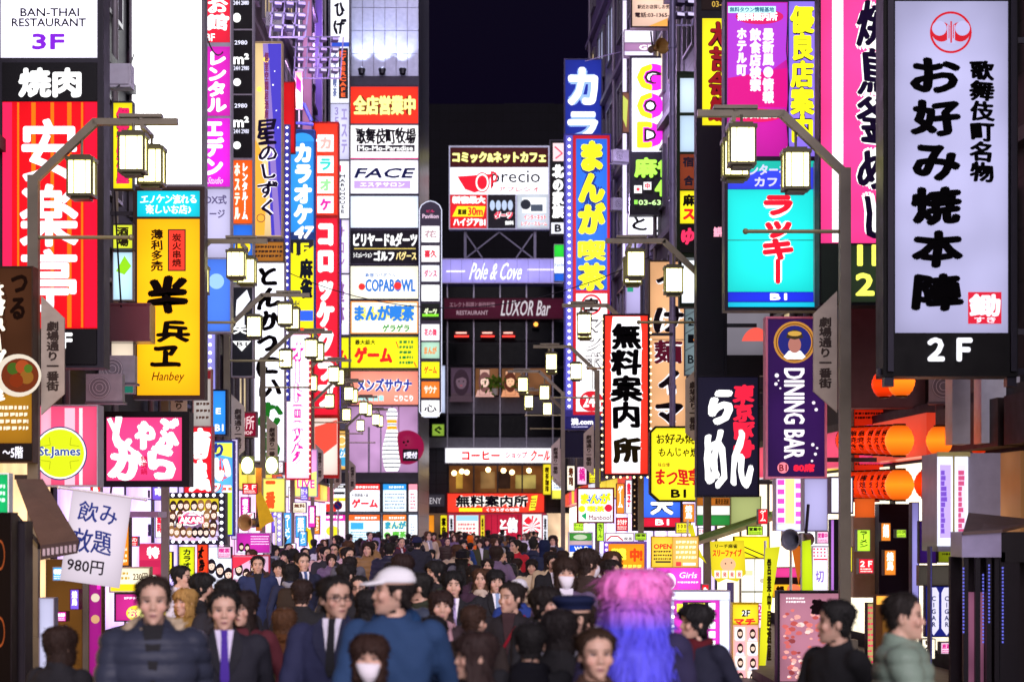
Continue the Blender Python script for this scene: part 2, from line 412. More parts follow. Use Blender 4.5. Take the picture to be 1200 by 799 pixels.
B(-1, 61.7, 84, 34, '#3a3344', 'tall building with purple lit walls behind the red croquette sign', 9, 6, .15, '#e4c0ff', .85, 5)
B(1, 12, 27.2, 18, '#262227', 'dark stone building behind the large black and white pancake sign', 5, 5, .2, '#ffb070', .12, 6, fas=('dark',))
B(1, 27.4, 37.5, 21, '#25232b', 'building carrying the turquoise and purple signs', 6, 3, .3, '#fff0d0', .85, 7)
B(1, 37.7, 47.6, 24, '#26252d', 'building behind the yellow corner-cut sign', 7, 3, .3, '#ffe8c8', 1., 8)
B(1, 47.8, 59, 28, '#463f4d', 'building behind the tan noodle sign', 8, 4, .25, '#e8ccff', .9, 9)
B(1, 59.2, 80, 33, '#4f4862', 'tall pale building with lilac lit edge behind the manga cafe column', 9, 6, .15, '#d8c8ff', .9, 10)
B(1, 80.3, 106, 17, '#1c1a22', 'low dark building between the manga cafe column and the end of the street', 5, 7, .2, '#fff0e0', .9, 12)

# purple lit pilasters and bright edges up the facade on the right and left
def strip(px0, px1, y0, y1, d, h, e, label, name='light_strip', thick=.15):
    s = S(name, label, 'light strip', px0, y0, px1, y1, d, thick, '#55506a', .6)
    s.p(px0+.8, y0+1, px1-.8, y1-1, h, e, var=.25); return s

# ------------------------------------------------------------------ street lamps
def lamp_proto(sgn):
    """sgn = -1: arm towards -x (east kerb); +1: arm towards +x"""
    root = empty('street_lamp', (0,0,0), 'x', 'street lamp', 'street lamps with square lanterns along both kerbs')
    pm = mat('#6c6558', .42, .2, 'plain', .35, 3)
    b = MB(); b.box(-.062,.062,-.062,.062,.1,6.06); b.box(-.13,.13,-.13,.13,.1,.7); b.build('pole', pm, root)
    b = MB(); b.bar((0,0,6.0),(sgn*.72,0,6.68),.10,.09); b.bar((sgn*.69,0,6.68),(sgn*1.68,0,6.68),.10,.075)
    b.tube((sgn*1.25,0,6.74),(sgn*1.25,0,6.70),.06,10); b.bar((sgn*1.0,0,6.745),(sgn*1.5,0,6.745),.16,.04)
    b.bar((sgn*1.27,-.05,6.62),(sgn*1.27,.62,6.62),.05,.05)
    b.build('arm', pm, root)
    b = MB(); b.tube((0,0,5.34),(sgn*1.12,0,5.34),.022,8); b.ball((sgn*1.13,0,5.34),.035); b.build('banner_rod', mat('#8f8a68', .4, .4), root)
    fm = MB(); a = .155; zt, zb = .21, -.20
    fm.box(-.18,.18,-.18,.18,zt,zt+.045); fm.box(-.13,.13,-.13,.13,zt+.045,zt+.075); fm.box(-.17,.17,-.17,.17,zb-.035,zb); fm.box(-.12,.12,-.12,.12,zb-.07,zb-.035)
    for i in (-1,1):
        for j in (-1,1): fm.box(i*a-.012,i*a+.012,j*a-.012,j*a+.012,zb,zt)
        fm.box(i*.075-.006,i*.075+.006,-a-.008,-a+.004,zb,zt); fm.box(i*.075-.006,i*.075+.006,a-.004,a+.008,zb,zt)
        fm.box(-a-.008,-a+.004,i*.075-.006,i*.075+.006,zb,zt); fm.box(a-.004,a+.008,i*.075-.006,i*.075+.006,zb,zt)
    fme = fm.mesh('lantern', mat('#4a4632', .45, .2))
    gm = MB(); gm.box(-a+.008,a-.008,-a+.008,a-.008,zb+.004,zt-.004); gme = gm.mesh('lantern_glass', glow('#fff6a0', 4.2, True, .3))
    for x,y,z,hz in ((1.21,-.28,6.25,6.62),(1.30 if sgn > 0 else 1.2,.42,6.22,6.62),(.56,0,6.02,6.5)):
        l_ = link('lantern', fme, root, (sgn*x,y,z)); l_.scale = (.9,.9,.93); link('lantern_glass', gme, l_)
        h = MB(); h.tube((0,0,.3),(0,0,hz-z+.02),.018); h.build('hanger', pm, l_)
    # name plate of the street
    pl = MB(); q = [(sgn*.09,4.66),(sgn*.36,4.4),(sgn*.36,3.52),(sgn*.09,3.28)]
    pl.prism(q, -.02, .02); po = pl.build('name_plate', mat('#a89c8e', .5, .05), root)
    v, f, asp, nl = glyphs(vert('劇場通り一番街')); mb = MB()
    for i in range(5):
        r = .006 if i < 4 else 0; dx = r*math.cos(i*math.pi/2); dz = r*math.sin(i*math.pi/2)
        for side_ in (-1,1):
            mb.add([((sgn*.225-side_*.075*0)+(-.07+x*.14+dx)*(1 if side_ < 0 else -1), side_*(.0225+.0002*i), 3.56+z*.8+dz) for x,z in v], f)
    mb.build('lettering', mat('#33261f', .6), po)
    return root
lamps = [(-5.56,24.8,'street lamp in front of the red grilled meat sign'), (-5.72,35.2,'street lamp whose pole stands behind the orange skewer sign'),
         (-5.8,43.4,'street lamp reaching across the white cutlet sign from beside the black arrow sign'), (-6.05,51.8,'street lamp with its pole along the edge of the white cutlet sign'),
         (-6.25,60.7,'street lamp reaching over the blue karaoke column'), (-6.5,69.5,'street lamp in front of the red croquette column'), (-6.6,78,'small far street lamp beside the bowling pin facade'), (-6.7,86.5,'last tiny street lamp by the bowling pin facade')]
rampsr = [(3.79,24.3,'street lamp in front of the pink chicken sign'), (3.22,35.2,'street lamp behind the black ramen sign'), (2.75,45.5,'street lamp reaching over the red and white information sign'),
          (2.24,56,'street lamp with its pole beside the red and white information sign'), (1.55,65,'street lamp with lanterns in front of the far office windows'), (1.78,74,'last street lamp before the red information sign strip')]
for sgn, lst in ((1,lamps),(-1,rampsr)):
    pr = lamp_proto(sgn)
    for i,(x,y,lb) in enumerate(lst):
        o = pr if i == 0 else copy_tree(pr)
        o.location = (x,y,0); o['label'] = lb; o.rotation_euler[2] = R(random.uniform(-2,2))

# ------------------------------------------------------------------ the office building across the end of the street
D = 113.8; k = D/F
fb = empty('office_building', P(590, 615, D).xy.to_3d(), 'dark glass office building closing the far end of the street', 'building')
ox = fb.location.x
def fx(px): return (px-CX)/F*D-ox
def fz(py): return CH+(HY-py)/F*D
b = MB(); b.box(fx(470),fx(700),.62,14,0,fz(331)); b.build('wall', mat('#34333c', .5, 0, 'tile'), fb)
gl = mat('#07080e', .12, spec=.03); 
def fpart(name, x0,x1,y0,y1, m, ya=.3, yb=.62): 
    b = MB(); b.box(fx(x0),fx(x1),ya,yb,fz(y1),fz(y0)); return b.build(name, m, fb)
cols = [494,524,555,586,617,648,678]
for r,(y0,y1) in enumerate(((334,349),(376,399),(400,427),(430,463),(486,511))):
    for i,(a,c) in enumerate(zip(cols, cols[1:])):
        w_ = fpart('window', a+1.2, c-1.2, y0, y1, mat('#24242c', .4, 0, spec=.1), .5, .6)
        lit = (r == 3 and i in (2,3,4))
        pm = glow('#8a5a38', .5, True, .4) if lit else gl
        bb = MB(); bb.box(fx(a+2),fx(c-2),.44,.5,fz(y1-.8),fz(y0+.8)); bb.build('pane', pm, w_)
for a in cols: fpart('mullion', a-.7, a+.7, 331, 540, mat('#8a8896', .35, .5), .36, .64)
for y0,y1 in ((464,484),(512,524)): 
    for a,c in zip(cols, cols[1:]): fpart('spandrel', a+1, c-1, y0, y1, mat('#5f5d68', .4, .1, spec=.1), .42, .63)
# lit shop floor posters, plants and figures on the third floor
for x0,x1,h in ((527,553,'#5a3a40'),): pass
# cafe floor
cf = fpart('cafe_window', 526, 640, 545, 577, glow('#6b3f1c', .75, True, .5), .5, .6)
for a in (555,583,612): 
    bb = MB(); bb.box(fx(a)-.04,fx(a)+.04,.42,.5,fz(577),fz(545)); bb.build('cafe_mullion', mat('#2a2020', .4), cf)
lb = MB(); lb.ball((0,0,0),.14,.14,.14); lme = lb.mesh('cafe_lamp', glow('#ffd890', 4, False), True)
for px,py in ((541,552),(547,553),(590,551),(600,553),(620,551),(572,550),(532,554)): link('cafe_lamp', lme, cf, (fx(px),.3,fz(py)))
for x0,x1,h in ((534,542,'#c89a3c'),(563,580,'#a07848'),(604,628,'#c8b060'),(583,598,'#3a2418')):
    bb = MB(); bb.box(fx(x0),fx(x1),.46,.495,fz(572),fz(552 if x0 != 604 else 556)); bb.build('interior_panel', glow(h, .55, False, .5), cf)
# ground-floor shops
fpart('shop_front', 524, 640, 601, 660, glow('#d8405c', .5, True, .3), .5, .62)
fpart('shop_front', 480, 523, 601, 660, glow('#6a5040', .5, True, .4), .5, .62)
fpart('shop_front', 641, 690, 601, 660, glow('#ffd8b0', .7, True, .4), .5, .62)
# dark blocks behind it
b = MB(); b.box(-9,3.5,0,20,0,30); o = b.build('building', mat('#0a090f', .7, 0, 'tile'), None, (1.2,142,0)); tag(o, 'unlit dark tower block standing behind the office building', 'building')
b = MB(); b.box(-2.2,4.4,0,20,0,31.5); b.box(-1.2,2.6,4,14,31.5,34); o = b.build('building', mat('#0c0b14', .7, 0, 'tile'), None, (.6,158,0)); tag(o, 'unlit navy block rising behind the comic cafe billboard', 'building')
b = MB(); b.box(-12,12,0,20,0,22); o = b.build('building', mat('#08070c', .7, 0, 'tile'), None, (-10,176,0)); tag(o, 'low black block behind the street lined with far towers', 'building')

# ------------------------------------------------------------------ the game hall tower at the far left corner
D2 = 92.; 
gt = empty('game_hall_tower', P(450, 615, D2).xy.to_3d(), 'grey panelled tower with stacked bright signs and uplights at its top', 'building')
gx0 = gt.location.x
def tx(px): return (px-CX)/F*D2-gx0
def tz(py): return CH+(HY-py)/F*D2
b = MB(); b.box(tx(384),tx(490),.36,12,0,tz(-80)); b.build('wall', mat('#77788a', .35, .2, 'tile'), gt)
for i in range(5):
    for j in range(6):
        x0 = 411+j*13.2
        b = MB(); b.box(tx(x0+.4),tx(x0+12.8),.3,.355,tz(88-i*27+.0),tz(88-i*27-26.4)); 
        if j % 2 == 0: b.box(tx(x0+13.2+.4),tx(x0+13.2+12.8),.3,.355,tz(88-i*27),tz(88-i*27-26.4)); b.build('facade_panel', mat('#8a8ea6', .3, .35), gt)
b = MB(); b.box(tx(409),tx(491),.05,.3,tz(100),tz(89)); b.build('ledge', mat('#2a2838', .4, .3), gt)
for px in (424,448,472):
    u = MB(); u.tube((0,0,0),(0,.06,.22),.12,10,0,.17); uo = u.build('uplight', mat('#2c2c34', .4, .5), gt, (tx(px),-.15,tz(88)))
    q = MB(); q.tube((0,.061,.224),(0,.064,.236),.14,12); q.build('lamp_glass', glow('#dfe6ff', 3, False), uo)
    ld = bpy.data.lights.new('uplight_lamp', 'SPOT'); ld.energy = 650; ld.spot_size = R(70); ld.spot_blend = .8; ld.color = (.72,.80,1); ld.shadow_soft_size = .1
    lo = bpy.data.objects.new('uplight_lamp', ld); col.objects.link(lo); lo.parent = uo; lo.location = (0,-.12,.25); lo.rotation_euler = (R(180-24),0,0)
# bowling-pin picture wall
b = MB(); b.box(tx(406),tx(489),.22,.36,tz(553),tz(476)); b.build('picture_wall', glow('#d4a4d8', .62, True, .2), gt)  # the lit facade's brightness is put into the wall as emission
for px,wd in ((432,1.2),(446,.8),(467,.6)):
    b = MB(); b.box(tx(px-wd),tx(px+wd),.14,.22,tz(553),tz(500 if px < 460 else 476)); b.build('pilaster', mat('#8e7f9a', .4, .2), gt)
b = MB(); b.box(tx(391),tx(490),.1,.36,tz(565),tz(553.5)); b.build('dark_band', mat('#2c2832', .5), gt)
b = MB(); b.box(tx(380),tx(490),.12,.36,tz(600),tz(566)); b.build('shop_front', mat('#241f2a', .4), gt)
def lathe(name, prof, px, y, mats, parent, sel=None, n=16):
    mb = MB()
    for i,(r0,z0) in enumerate(prof[:-1]):
        r1,z1 = prof[i+1]; mi = sel(i) if sel else 0
        mb.add([(r0*math.cos(2*math.pi*j/n), r0*math.sin(2*math.pi*j/n), z0) for j in range(n)]+[(r1*math.cos(2*math.pi*j/n), r1*math.sin(2*math.pi*j/n), z1) for j in range(n)],
               [(j,(j+1)%n,(j+1)%n+n,j+n) for j in range(n)], mi)
    return mb.build(name, mats, parent, (px,y,0), True)
H_ = tz(477)-tz(552)
def pr(t): return H_*.15*np.interp(t, [0,.06,.22,.38,.55,.68,.74,.84,.92,.97,1.], [.62,.82,1.,.98,.72,.5,.47,.56,.58,.42,.02])
N = 60
prof = [(float(pr(i/N)), tz(552)+H_*i/N) for i in range(N+1)]
pin = lathe('bowling_pin', prof, 0, 0, [glow('#fbfbff', .95, False), mat('#5a6484', .3), glow('#f5a41c', .9, False)], None, lambda i: 2 if .64 < i/N < .70 or .74 < i/N < .80 else (1 if i % 4 == 3 else 0))
pin.location = (tx(459.5)+gx0, D2-.12, 0); tag(pin, 'giant white striped bowling pin with orange neck bands on the picture wall', 'bowling pin')
b = MB(); b.ball((0,0,0), .74, .35, .74, 24, 16); o = b.build('bowling_ball', glow('#8c1440', .75, False), None, P(477,524,D2-.1), True); tag(o, 'big dark crimson bowling ball beside the giant pin', 'bowling ball')
b = MB()
for dx,dz in ((-.12,.2),(.05,.24),(-.02,.08)): b.ball((dx,-.31,dz),.06,.05,.06,8,6)
b.build('finger_hole', mat('#22060f', .5), o, None, True)
# ================================================================== SIGNS, west side
GL = 'projecting signs on the west row'; GR = 'projecting signs on the east row'
s = S('hanging_sign','tall sign with a white upper panel and red striped grilled meat panel below','sign',-6,-60,122,431,26,.35,'#2c2a33',3,None,True,(-1,.6))
s.p(1,-55,114,68,'#f0ecff',1.,var=.06); s.t('BAN-THAI',24,10,93,20,'#2a2833',0,.03); s.t('RESTAURANT',14,22,101,32,'#2a2833',0,.03); s.t('3F',38,40,76,59,'#7a1fc8',.9,.05)
s.p(3,74,114,119,'#0b0a0f',0); s.t('焼肉',22,80,96,115,'#ffffff',1,.05)
s.p(4,120,114,385,'#e3101c',.95,var=.12)
for x,wd in ((22,2.2),(40,5),(62,4),(82,5),(97,2.4)): s.rect(x-wd/2,121,x+wd/2,384,'#ff6a10')
s.rect(4,121,15,384,'#f02050'); s.rect(100,121,114,384,'#f01030')
s.v('安楽亭',24,140,93,366,'#fff6ff',1.05,.024)
s.p(4,386,114,427,'#0b0a0f',0); s.t('2F',58,390,86,409,'#ffffff',1,.05)
s = S('hanging_sign','brown noodle shop sign with a soup bowl photo, at the edge beside the lamp pole','sign',-30,312,39,542,24.5,.25,'#3a2a20',1.5,None,True,(-1,.5))
s.p(-28,314,38,520,'#4a2a18',.75,var=.35); s.p(-28,440,38,519,'#b07a1c',.7,var=.2)
s.v('本格スープ料理',-8,330,6,470,'#fff2dc',1,.06,('#20120c',.3),.08); s.v('つる',12,322,32,375,'#1c0e08',0,.05,None,0,.06)
s.disc(22,440,27,'#e8dcc8',.7,ry=25); s.disc(24,440,22,'#6a2c14',.8,ry=20)
for x,y,r,h in ((16,432,7,'#3f5a1c'),(27,430,8,'#a04420'),(32,442,8,'#8a5a20'),(20,446,8,'#7a2c10'),(34,432,5,'#4c6a20')): s.disc(x,y,r,h,.8)
s.marks(-6,474,34,506,4,'#fff0d0',.8,3); s.p(-28,520,38,539,'#08060a',0); s.t('～5階',4,523,28,537,'#e8e4f4',1,.03); 
s = S('hanging_sign','small green emergency style lit panel below the brown noodle sign','sign',-20,554,11,610,19,.12,'#dff4ff',1.4); s.p(-18,556,9.5,608,'#0fae62',.9)
s.marks(-4,566,6,590,3,'#d8ffe8',1,4)
# facade oddments between the red sign and the white sign
s = S('small_sign','narrow yellow sign with red and black characters behind the lantern','sign',132,119,156,222,31,.15,'#3a3644',.8); s.p(133,121,155,221,'#f2e418',.9); s.v('個室居酒屋',136,126,152,216,'#d8205c',.9,.05,('#20181c',.12))
s = S('small_sign','narrow yellow green sign above the metal duct box','sign',132,262,156,292,31,.15,'#3a3644',.8); s.p(133,264,155,291,'#d9e23a',.9); s.v('酒場',137,266,151,289,'#30281c',0,.05)
s = S('small_sign','little pale blue sign with a green leaf above the steel box','sign',132,294,156,352,31.2,.15,'#8a8894',.8); s.p(133,296,155,351,'#bfe6f8',.9); s.poly([(136,318),(146,300),(154,312),(146,322)],'#86c81e')
s = S('small_sign','pale sign with part of a phone number in yellow and white','sign',130,400,157,461,31,.15,'#8a8894',.8); s.p(131,402,156,460,'#f0dcc4',.8); s.poly([(131,440),(156,436),(156,460),(131,460)],'#1f6a5a',.8); s.t('o-ze',133,422,155,436,'#f6ea60',1,.06,('#1c2a20',.1)); s.t('-9351',133,437,155,448,'#f4f4ff',1,.06,('#203040',.1))
b = MB(); b.box(-.42,.42,0,.5,0,.55); b.box(-.44,.44,-.02,.0,.0,.03); b.box(-.44,.44,-.02,.0,.52,.55)
tag(b.build('duct_box', mat('#6f6a74',.25,.85,'plain',.2,3), None, P(141,400,30.6)), 'brushed steel duct box between the yellow green sign and the phone number sign', 'duct')
b = MB(); b.box(-.2,.2,0,.3,0,.34); b.box(-.17,.17,-.02,0,.04,.3); tag(b.build('meter_box', mat('#9a98a6',.4,.2), None, P(137,102,31)), 'pale grey meter box high on the wall beside the white sign', 'meter box')
s = S('hanging_sign','tall blank white lit sign above the orange skewer restaurant sign','sign',152,-120,240,219,36,.3,'#6e6a74',2.4,None,True,(-1,.5)); s.p(155,-116,236,216,'#fdfdff',2.2,var=.06)
s = S('hanging_sign','orange yellow skewer restaurant sign with a small turquoise top panel','sign',156,219,240,468,33,.3,'#3c2c2a',3,None,True,(-1,1.0))
s.p(161,224,234,254,'#12c4d8',.95); s.t('エノケン流れる',165,228,230,239,'#f4ffff',1,.03,None,.05); s.t('楽しいお店♪',171,240,224,251,'#f4ffff',1,.03,None,.05)
s.p(161,257,234,463,'#ffb413',1.02,var=.1)
s.v('薄利多売',177,269,191,318,'#3a2410',0,.035,None,.04); s.rect(197,269,218,318,'#4a1c10',0); s.rect(198.5,270.5,216.5,316.5,'#e8382a'); s.v('炭火串焼',202,274,213,313,'#5a1c10',0,.03)
s.t('半',173,324,222,370,'#140b0a',0,.06,None,.05); s.t('兵',185,375,222,401,'#140b0a',0,.06,None,.05); s.t('ヱ',178,405,211,430,'#140b0a',0,.06,None,.05)
s.t('Hanbey',179,436,216,449,'#6a3a0c',0,.012,None,0,.25)
s = S('hanging_sign','pink sign with white hot pot writing in a black cabinet','sign',115,482,222,570,31.5,.4,'#100e14',6,None,True,(-1,.7)); s.p(125,489,213,563,'#ee3f7e',1.0,var=.12)
s.t('しゃぶ',134,487,210,529,'#ffffff',1.05,.065,None,.06); s.t('から',128,521,208,562,'#ffffff',1.05,.07,None,.06); s.v('特選鍋',165,534,173,556,'#c01848',.9,.03); s.line([(128,490),(140,516),(158,530)],5,'#ffffff')
s = S('hanging_sign','pink sign with a round yellow green drink emblem and blue gothic writing','sign',40,474,115,570,26.8,.35,'#a8a4b4',1.2,None,True,(-1,.5)); s.p(42,476,113.5,568,'#f0527c',.85,var=.15); s.p(48,476,60,568,'#f7a8c0',.9,False); s.rect(76,478,88,568,'#f7b8cc',.9); s.rect(93,478,97,568,'#f7d8e0',.9)
s.disc(71,531,31.5,'#2c3a7c',.8); s.disc(71,531,30,'#eef4d8',1); s.disc(71,531,28,'#c8d41c',.95)
for a0 in (40,140,220,320):
    s.line([(71+24*math.cos(R(a0-18)),531-22*math.sin(R(a0-18))),(71+15*math.cos(R(a0)),531-15*math.sin(R(a0))),(71+24*math.cos(R(a0+18)),531-22*math.sin(R(a0+18)))],.6,'#8a9410',.9)
s.t('St.James',46,523,95,537,'#2c4a9c',.8,.05,('#f4f4e0',.06))
# cloth banner and awning
s = S('cloth_banner','white cloth drinks banner with blue handwriting and a 980 yen price','banner',70,577,140,684,21,.02,'#e8dcea',0,None,False)
s.thick = .006
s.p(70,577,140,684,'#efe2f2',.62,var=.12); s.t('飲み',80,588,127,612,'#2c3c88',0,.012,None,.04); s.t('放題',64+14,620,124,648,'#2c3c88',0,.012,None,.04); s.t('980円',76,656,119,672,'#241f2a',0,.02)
s.root.rotation_euler = (0, R(8), 0)
b = MB(); b.tube((-.42,0,0),(.42,0,0),.014,8); b.ball((-.43,0,0),.02); b.ball((.43,0,0),.02); b.build('rod', mat('#d8d4dc',.4,.4), s.root, (0,.0,.9*1.0))
aw = empty('awning', P(56,662,19.0), 'brown canvas awning with a small lettered valance beside the lamp pole', 'awning')
k = 19./F; m_ = MB()
def A(px,py,dy): return ((px-56)*k, dy, (662-py)*k)
pts = [A(8,560,.35),A(40,560,.35),A(106,632,-.5),A(62,638,-.5)]
m_.add(pts+[(x,y+.02,z-.03) for x,y,z in pts], [(0,1,2,3),(7,6,5,4),(0,4,5,1),(1,5,6,2),(2,6,7,3),(3,7,4,0)])
m_.build('canopy', mat('#5f4c42',.85,0,'cloth'), aw)
m_ = MB(); m_.add([A(62,638,-.51),A(106,632,-.51),A(104,647,-.51),A(62,655,-.51)]+[A(62,638,-.49),A(106,632,-.49),A(104,647,-.49),A(62,655,-.49)], [(0,1,2,3),(7,6,5,4),(0,4,5,1),(1,5,6,2),(2,6,7,3),(3,7,4,0)]); va = m_.build('valance', mat('#4a3c3a',.85,0,'cloth'), aw)
m_ = MB()
for i in range(8):
    x = 65+i*5; m_.box(*(A(x,640,0)[0],A(x+3,640,0)[0]),-.522,-.512,A(0,650-i*.7,0)[2],A(0,642-i*.7,0)[2])
m_.build('lettering', mat('#b8a8b0',.6), va)
m_ = MB(); m_.bar(A(10,606,.3),A(60,640,-.46),.04,.04); m_.bar(A(40,612,.3),A(60,640,-.46),.03,.03); m_.build('strut', mat('#1c1a20',.5,.3), aw)
# magenta column
def col_sign(x0,x1,d,label,panels,frame='#8e8a9a',top=-80,bot=None,thick=.3,grp=None):
    bot = bot or max(p[1] for p in panels)+2
    s = S('hanging_sign',label,'sign',x0,top,x1,bot,d,thick,frame,1.2,grp,True,(-1 if x1 < 560 else 1,.5)); 
    for y0,y1,h,e in panels: s.p(x0+1.5,y0,x1-1.5,y1,h,e)
    return s
s = col_sign(236,271,41,'tall column sign with red, magenta and violet rental panels',[(-60,50,'#e2203c',.95),(55,136,'#cc1fb0',.95),(139,219,'#d81fd0',.95),(222,302,'#b9b4d8',.9),(304,388,'#4a7ae8',.9)])
s.v('お館',241,-2,268,36,'#fff',1,.05,None,.06); s.t('BF',241,40,252,49,'#fff',1,.04); s.v('レンタル',243,61,266,132,'#fff',1.05,.07); s.v('エデン',240,143,263,206,'#fff',1.05,.07); s.t('Studio',244,208,262,216,'#f4c8ff',1,.02,None,0,.3)
s.t('DX式',241,229,266,240,'#6a6090',.6,.03); s.t('ージ',246,246,264,256,'#6a6090',.6,.03); s.disc(254,330,9,'#8fb8ff',1)
s = col_sign(271,297,46,'black column sign with white area figures above an orange rental room panel',[(-60,34,'#0b0a11',0),(36,110,'#0b0a11',0),(112,185,'#0b0a11',0),(188,262,'#ee5a1a',.95),(264,331,'#2c6ad8',.9),(337,440,'#20222c',0)])
for yy in (58,132,-18): s.t('m²',273.5,yy+5,292,yy+18,'#fff',1,.05); s.t('2980',275,yy-10,290,yy-5,'#e8e8ff',.9,.03); s.t('24H 2980',274,yy+20,292,yy+25,'#e8e8ff',.9,.03); s.disc(278,yy+39,4.5,'#fff',1)
s.disc(278,23,4.5,'#fff',1); s.t('24H 2000',274,2,292,7,'#e8e8ff',.9,.03)
s.v('レンタルーム',284,192,291,258,'#fff',1,.05); s.v('ホステル',275,192,282,258,'#ffe8d0',1,.04); s.disc(285,290,9,'#f4d020',.95); s.rect(273,305,295,331,'#f0ee40',.9); s.t('NEW',275,312,293,322,'#d02030',.9,.04)
s.poly([(278,352),(290,340),(294,352),(283,366),(287,366),(287,384),(277,384),(277,366)],'#f4f4ff'); s.v('矢',274,380,290,392,'#fff',1,.04); s.poly([(273,400),(295,400),(284,412)],'#fff',1); s.t('B1',278,401,290,406,'#20222c',0,.04)
# starry sign
s = S('hanging_sign','tall gold and violet sign with a starry picture and brush writing','sign',296,49,331,278,52,.3,'#b09a7c',1.2,None,True,(-1,.6)); s.p(297.5,51,329.5,277,'#e8c890',.9); s.poly([(308,51.5),(329.5,51.5),(329.5,276),(318,276)],'#4a3fc0',.8); s.poly([(314,51.5),(308,51.5),(322,276),(329,276)],'#8c74c0',.85); s.poly([(297.5,160),(306,176),(312,230),(310,276),(297.5,276)],'#f0a83c',.9)
for x,y,r in ((312,70,3.5),(304,105,3),(320,100,1),(324,130,.8),(322,84,.7),(326,150,1)): s.disc(x,y,r,'#ffd25a' if r > 2 else '#ffffff',1.1)
s.v('個室空間居酒屋',310,62,315,140,'#7a3060',.7,.03); s.t('星',301,140,325,170,'#241a3c',0,.03,None,.06); s.v('のしずく',303,172,325,254,'#241a3c',0,.03,('#f4ecff',.05),.06); s.ring(306,256,5,.8,'#602040',.7); 
s = S('hanging_sign','short gold sign of narrow lines below the starry sign','sign',297,283,333,307,51,.2,'#5a4632',1); s.p(298,284,332,306,'#b8742c',.7,var=.3); s.marks(299,287,331,303,3,'#3c1c08',0,8)
s = S('hanging_sign','small dark blue white sign above the cutlet sign','sign',297,285,334,303,53,.2,'#232a5c',1); s.p(312,286,333,302,'#283a90',.8); s.t('V',318,288,330,300,'#fff',1,.04)
# cutlet sign
s = S('hanging_sign','tall white sign with big black and green brush hiragana for cutlets','sign',297,302,334,541,54.5,.35,'#9c98a8',1.2,None,True,(-1,.5)); s.p(298.5,304,333,540,'#f2f0ff',1.)
s.v('とんかつにい',301,312,329,466,'#0c090c',0,.06,None,.09); s.v('むら',303,472,329,537,'#1f7a24',.55,.06,None,.09)
# karaoke column
s = S('hanging_sign','blue karaoke column with a rounded top and a yellow mahjong panel below','sign',339,152,369,400,64,.4,'#2c4a90',1.2,None,True,(-1,.6))
s.p(340.5,164,367.5,272,'#2f8fe8',.95); s.disc(354,166,14,'#2f8fe8',.95,ry=10,a0=0,a1=180)
s.v('カラオケ',344,168,366,263,'#fff',1.05,.07); s.t('47',345,265,367,280,'#fff',1,.07,None,0,.2); s.p(340.5,281,367.5,398,'#f4e61a',.95); s.poly([(340.5,281),(367.5,281),(367.5,288),(350,300),(340.5,296)],'#1c2430',0); s.t('1F',344,285,362,298,'#f4e61a',1,.05); s.v('麻雀',351,303,367,350,'#1c2430',0,.05); s.rect(341,364,367,376,'#2f5ae8'); s.disc(354,392,8,'#e8402c'); s.t('24H',342,352,351,360,'#203050',0,.03)
s = S('hanging_sign','red column with four white squares above vertical white croquette lettering','sign',367,143,397,560,70,.4,'#b02018',1.2,None,True,(-1,.6)); s.p(368.5,145,395.5,252,'#f0381c',.95); s.p(368.5,256,395.5,486,'#e81c34',.95); s.p(368.5,490,395.5,556,'#f2d8cc',.9)
for i,(y,h,ch) in enumerate(((158,'#f0a8a0','カ'),(183,'#28c8c0','ラ'),(207,'#90d890','オ'),(230,'#e8209c','ケ'))): s.rect(372,y,391,y+20,'#fff4f0'); s.t(ch,375,y+3,388,y+17,h,.95,.06)
s.v('コロッケクラブ',371,262,393,478,'#fff',1.05,.07)
s.poly([(369,500),(395,492),(395,520),(369,540)],'#f04838'); 
# thin vertical signs on the tower corner
tw = S('hanging_sign','thin column of white and grey vertical plates on the corner of the game hall tower','sign',386,-40,410,395,89,.35,'#4c4a5c',1,None,True)
for y0,y1,h in ((-38,50,'#f4f4ff'),(55,121,'#e4e6f4'),(122,187,'#c9c8ea'),(189,256,'#eeeefa'),(258,320,'#d8d0ec'),(322,392,'#e6dcf0')): tw.p(387.5,y0,409,y1,h,.92)
tw.v('ひげ',392,4,405,42,'#1c1a28',0,.04,None,.08); tw.rect(387.5,50,409,55,'#2c4ab8'); tw.rect(397,57,408,116,'#181820',0); tw.t('MANBOO',398,60,402,66,'#f06030',1,.04); tw.v('CYBERCAFE',398,60,406,114,'#f06030',1,.05); tw.v('ネット喫茶',390,60,395,114,'#6a78b0',.6,.03)
tw.v('３Ｆ美容室',391,126,398,182,'#9a8cd0',.7,.03); tw.v('エステ',400,128,407,180,'#a89cd8',.7,.03); tw.v('MARUHOUSE',398,205,405,250,'#1c1c28',0,.05); tw.rect(392,194,400,202,'#e03060'); tw.v('サロン',394,266,404,314,'#b080b8',.7,.02); tw.v('整体',394,330,404,380,'#a070b0',.7,.03)
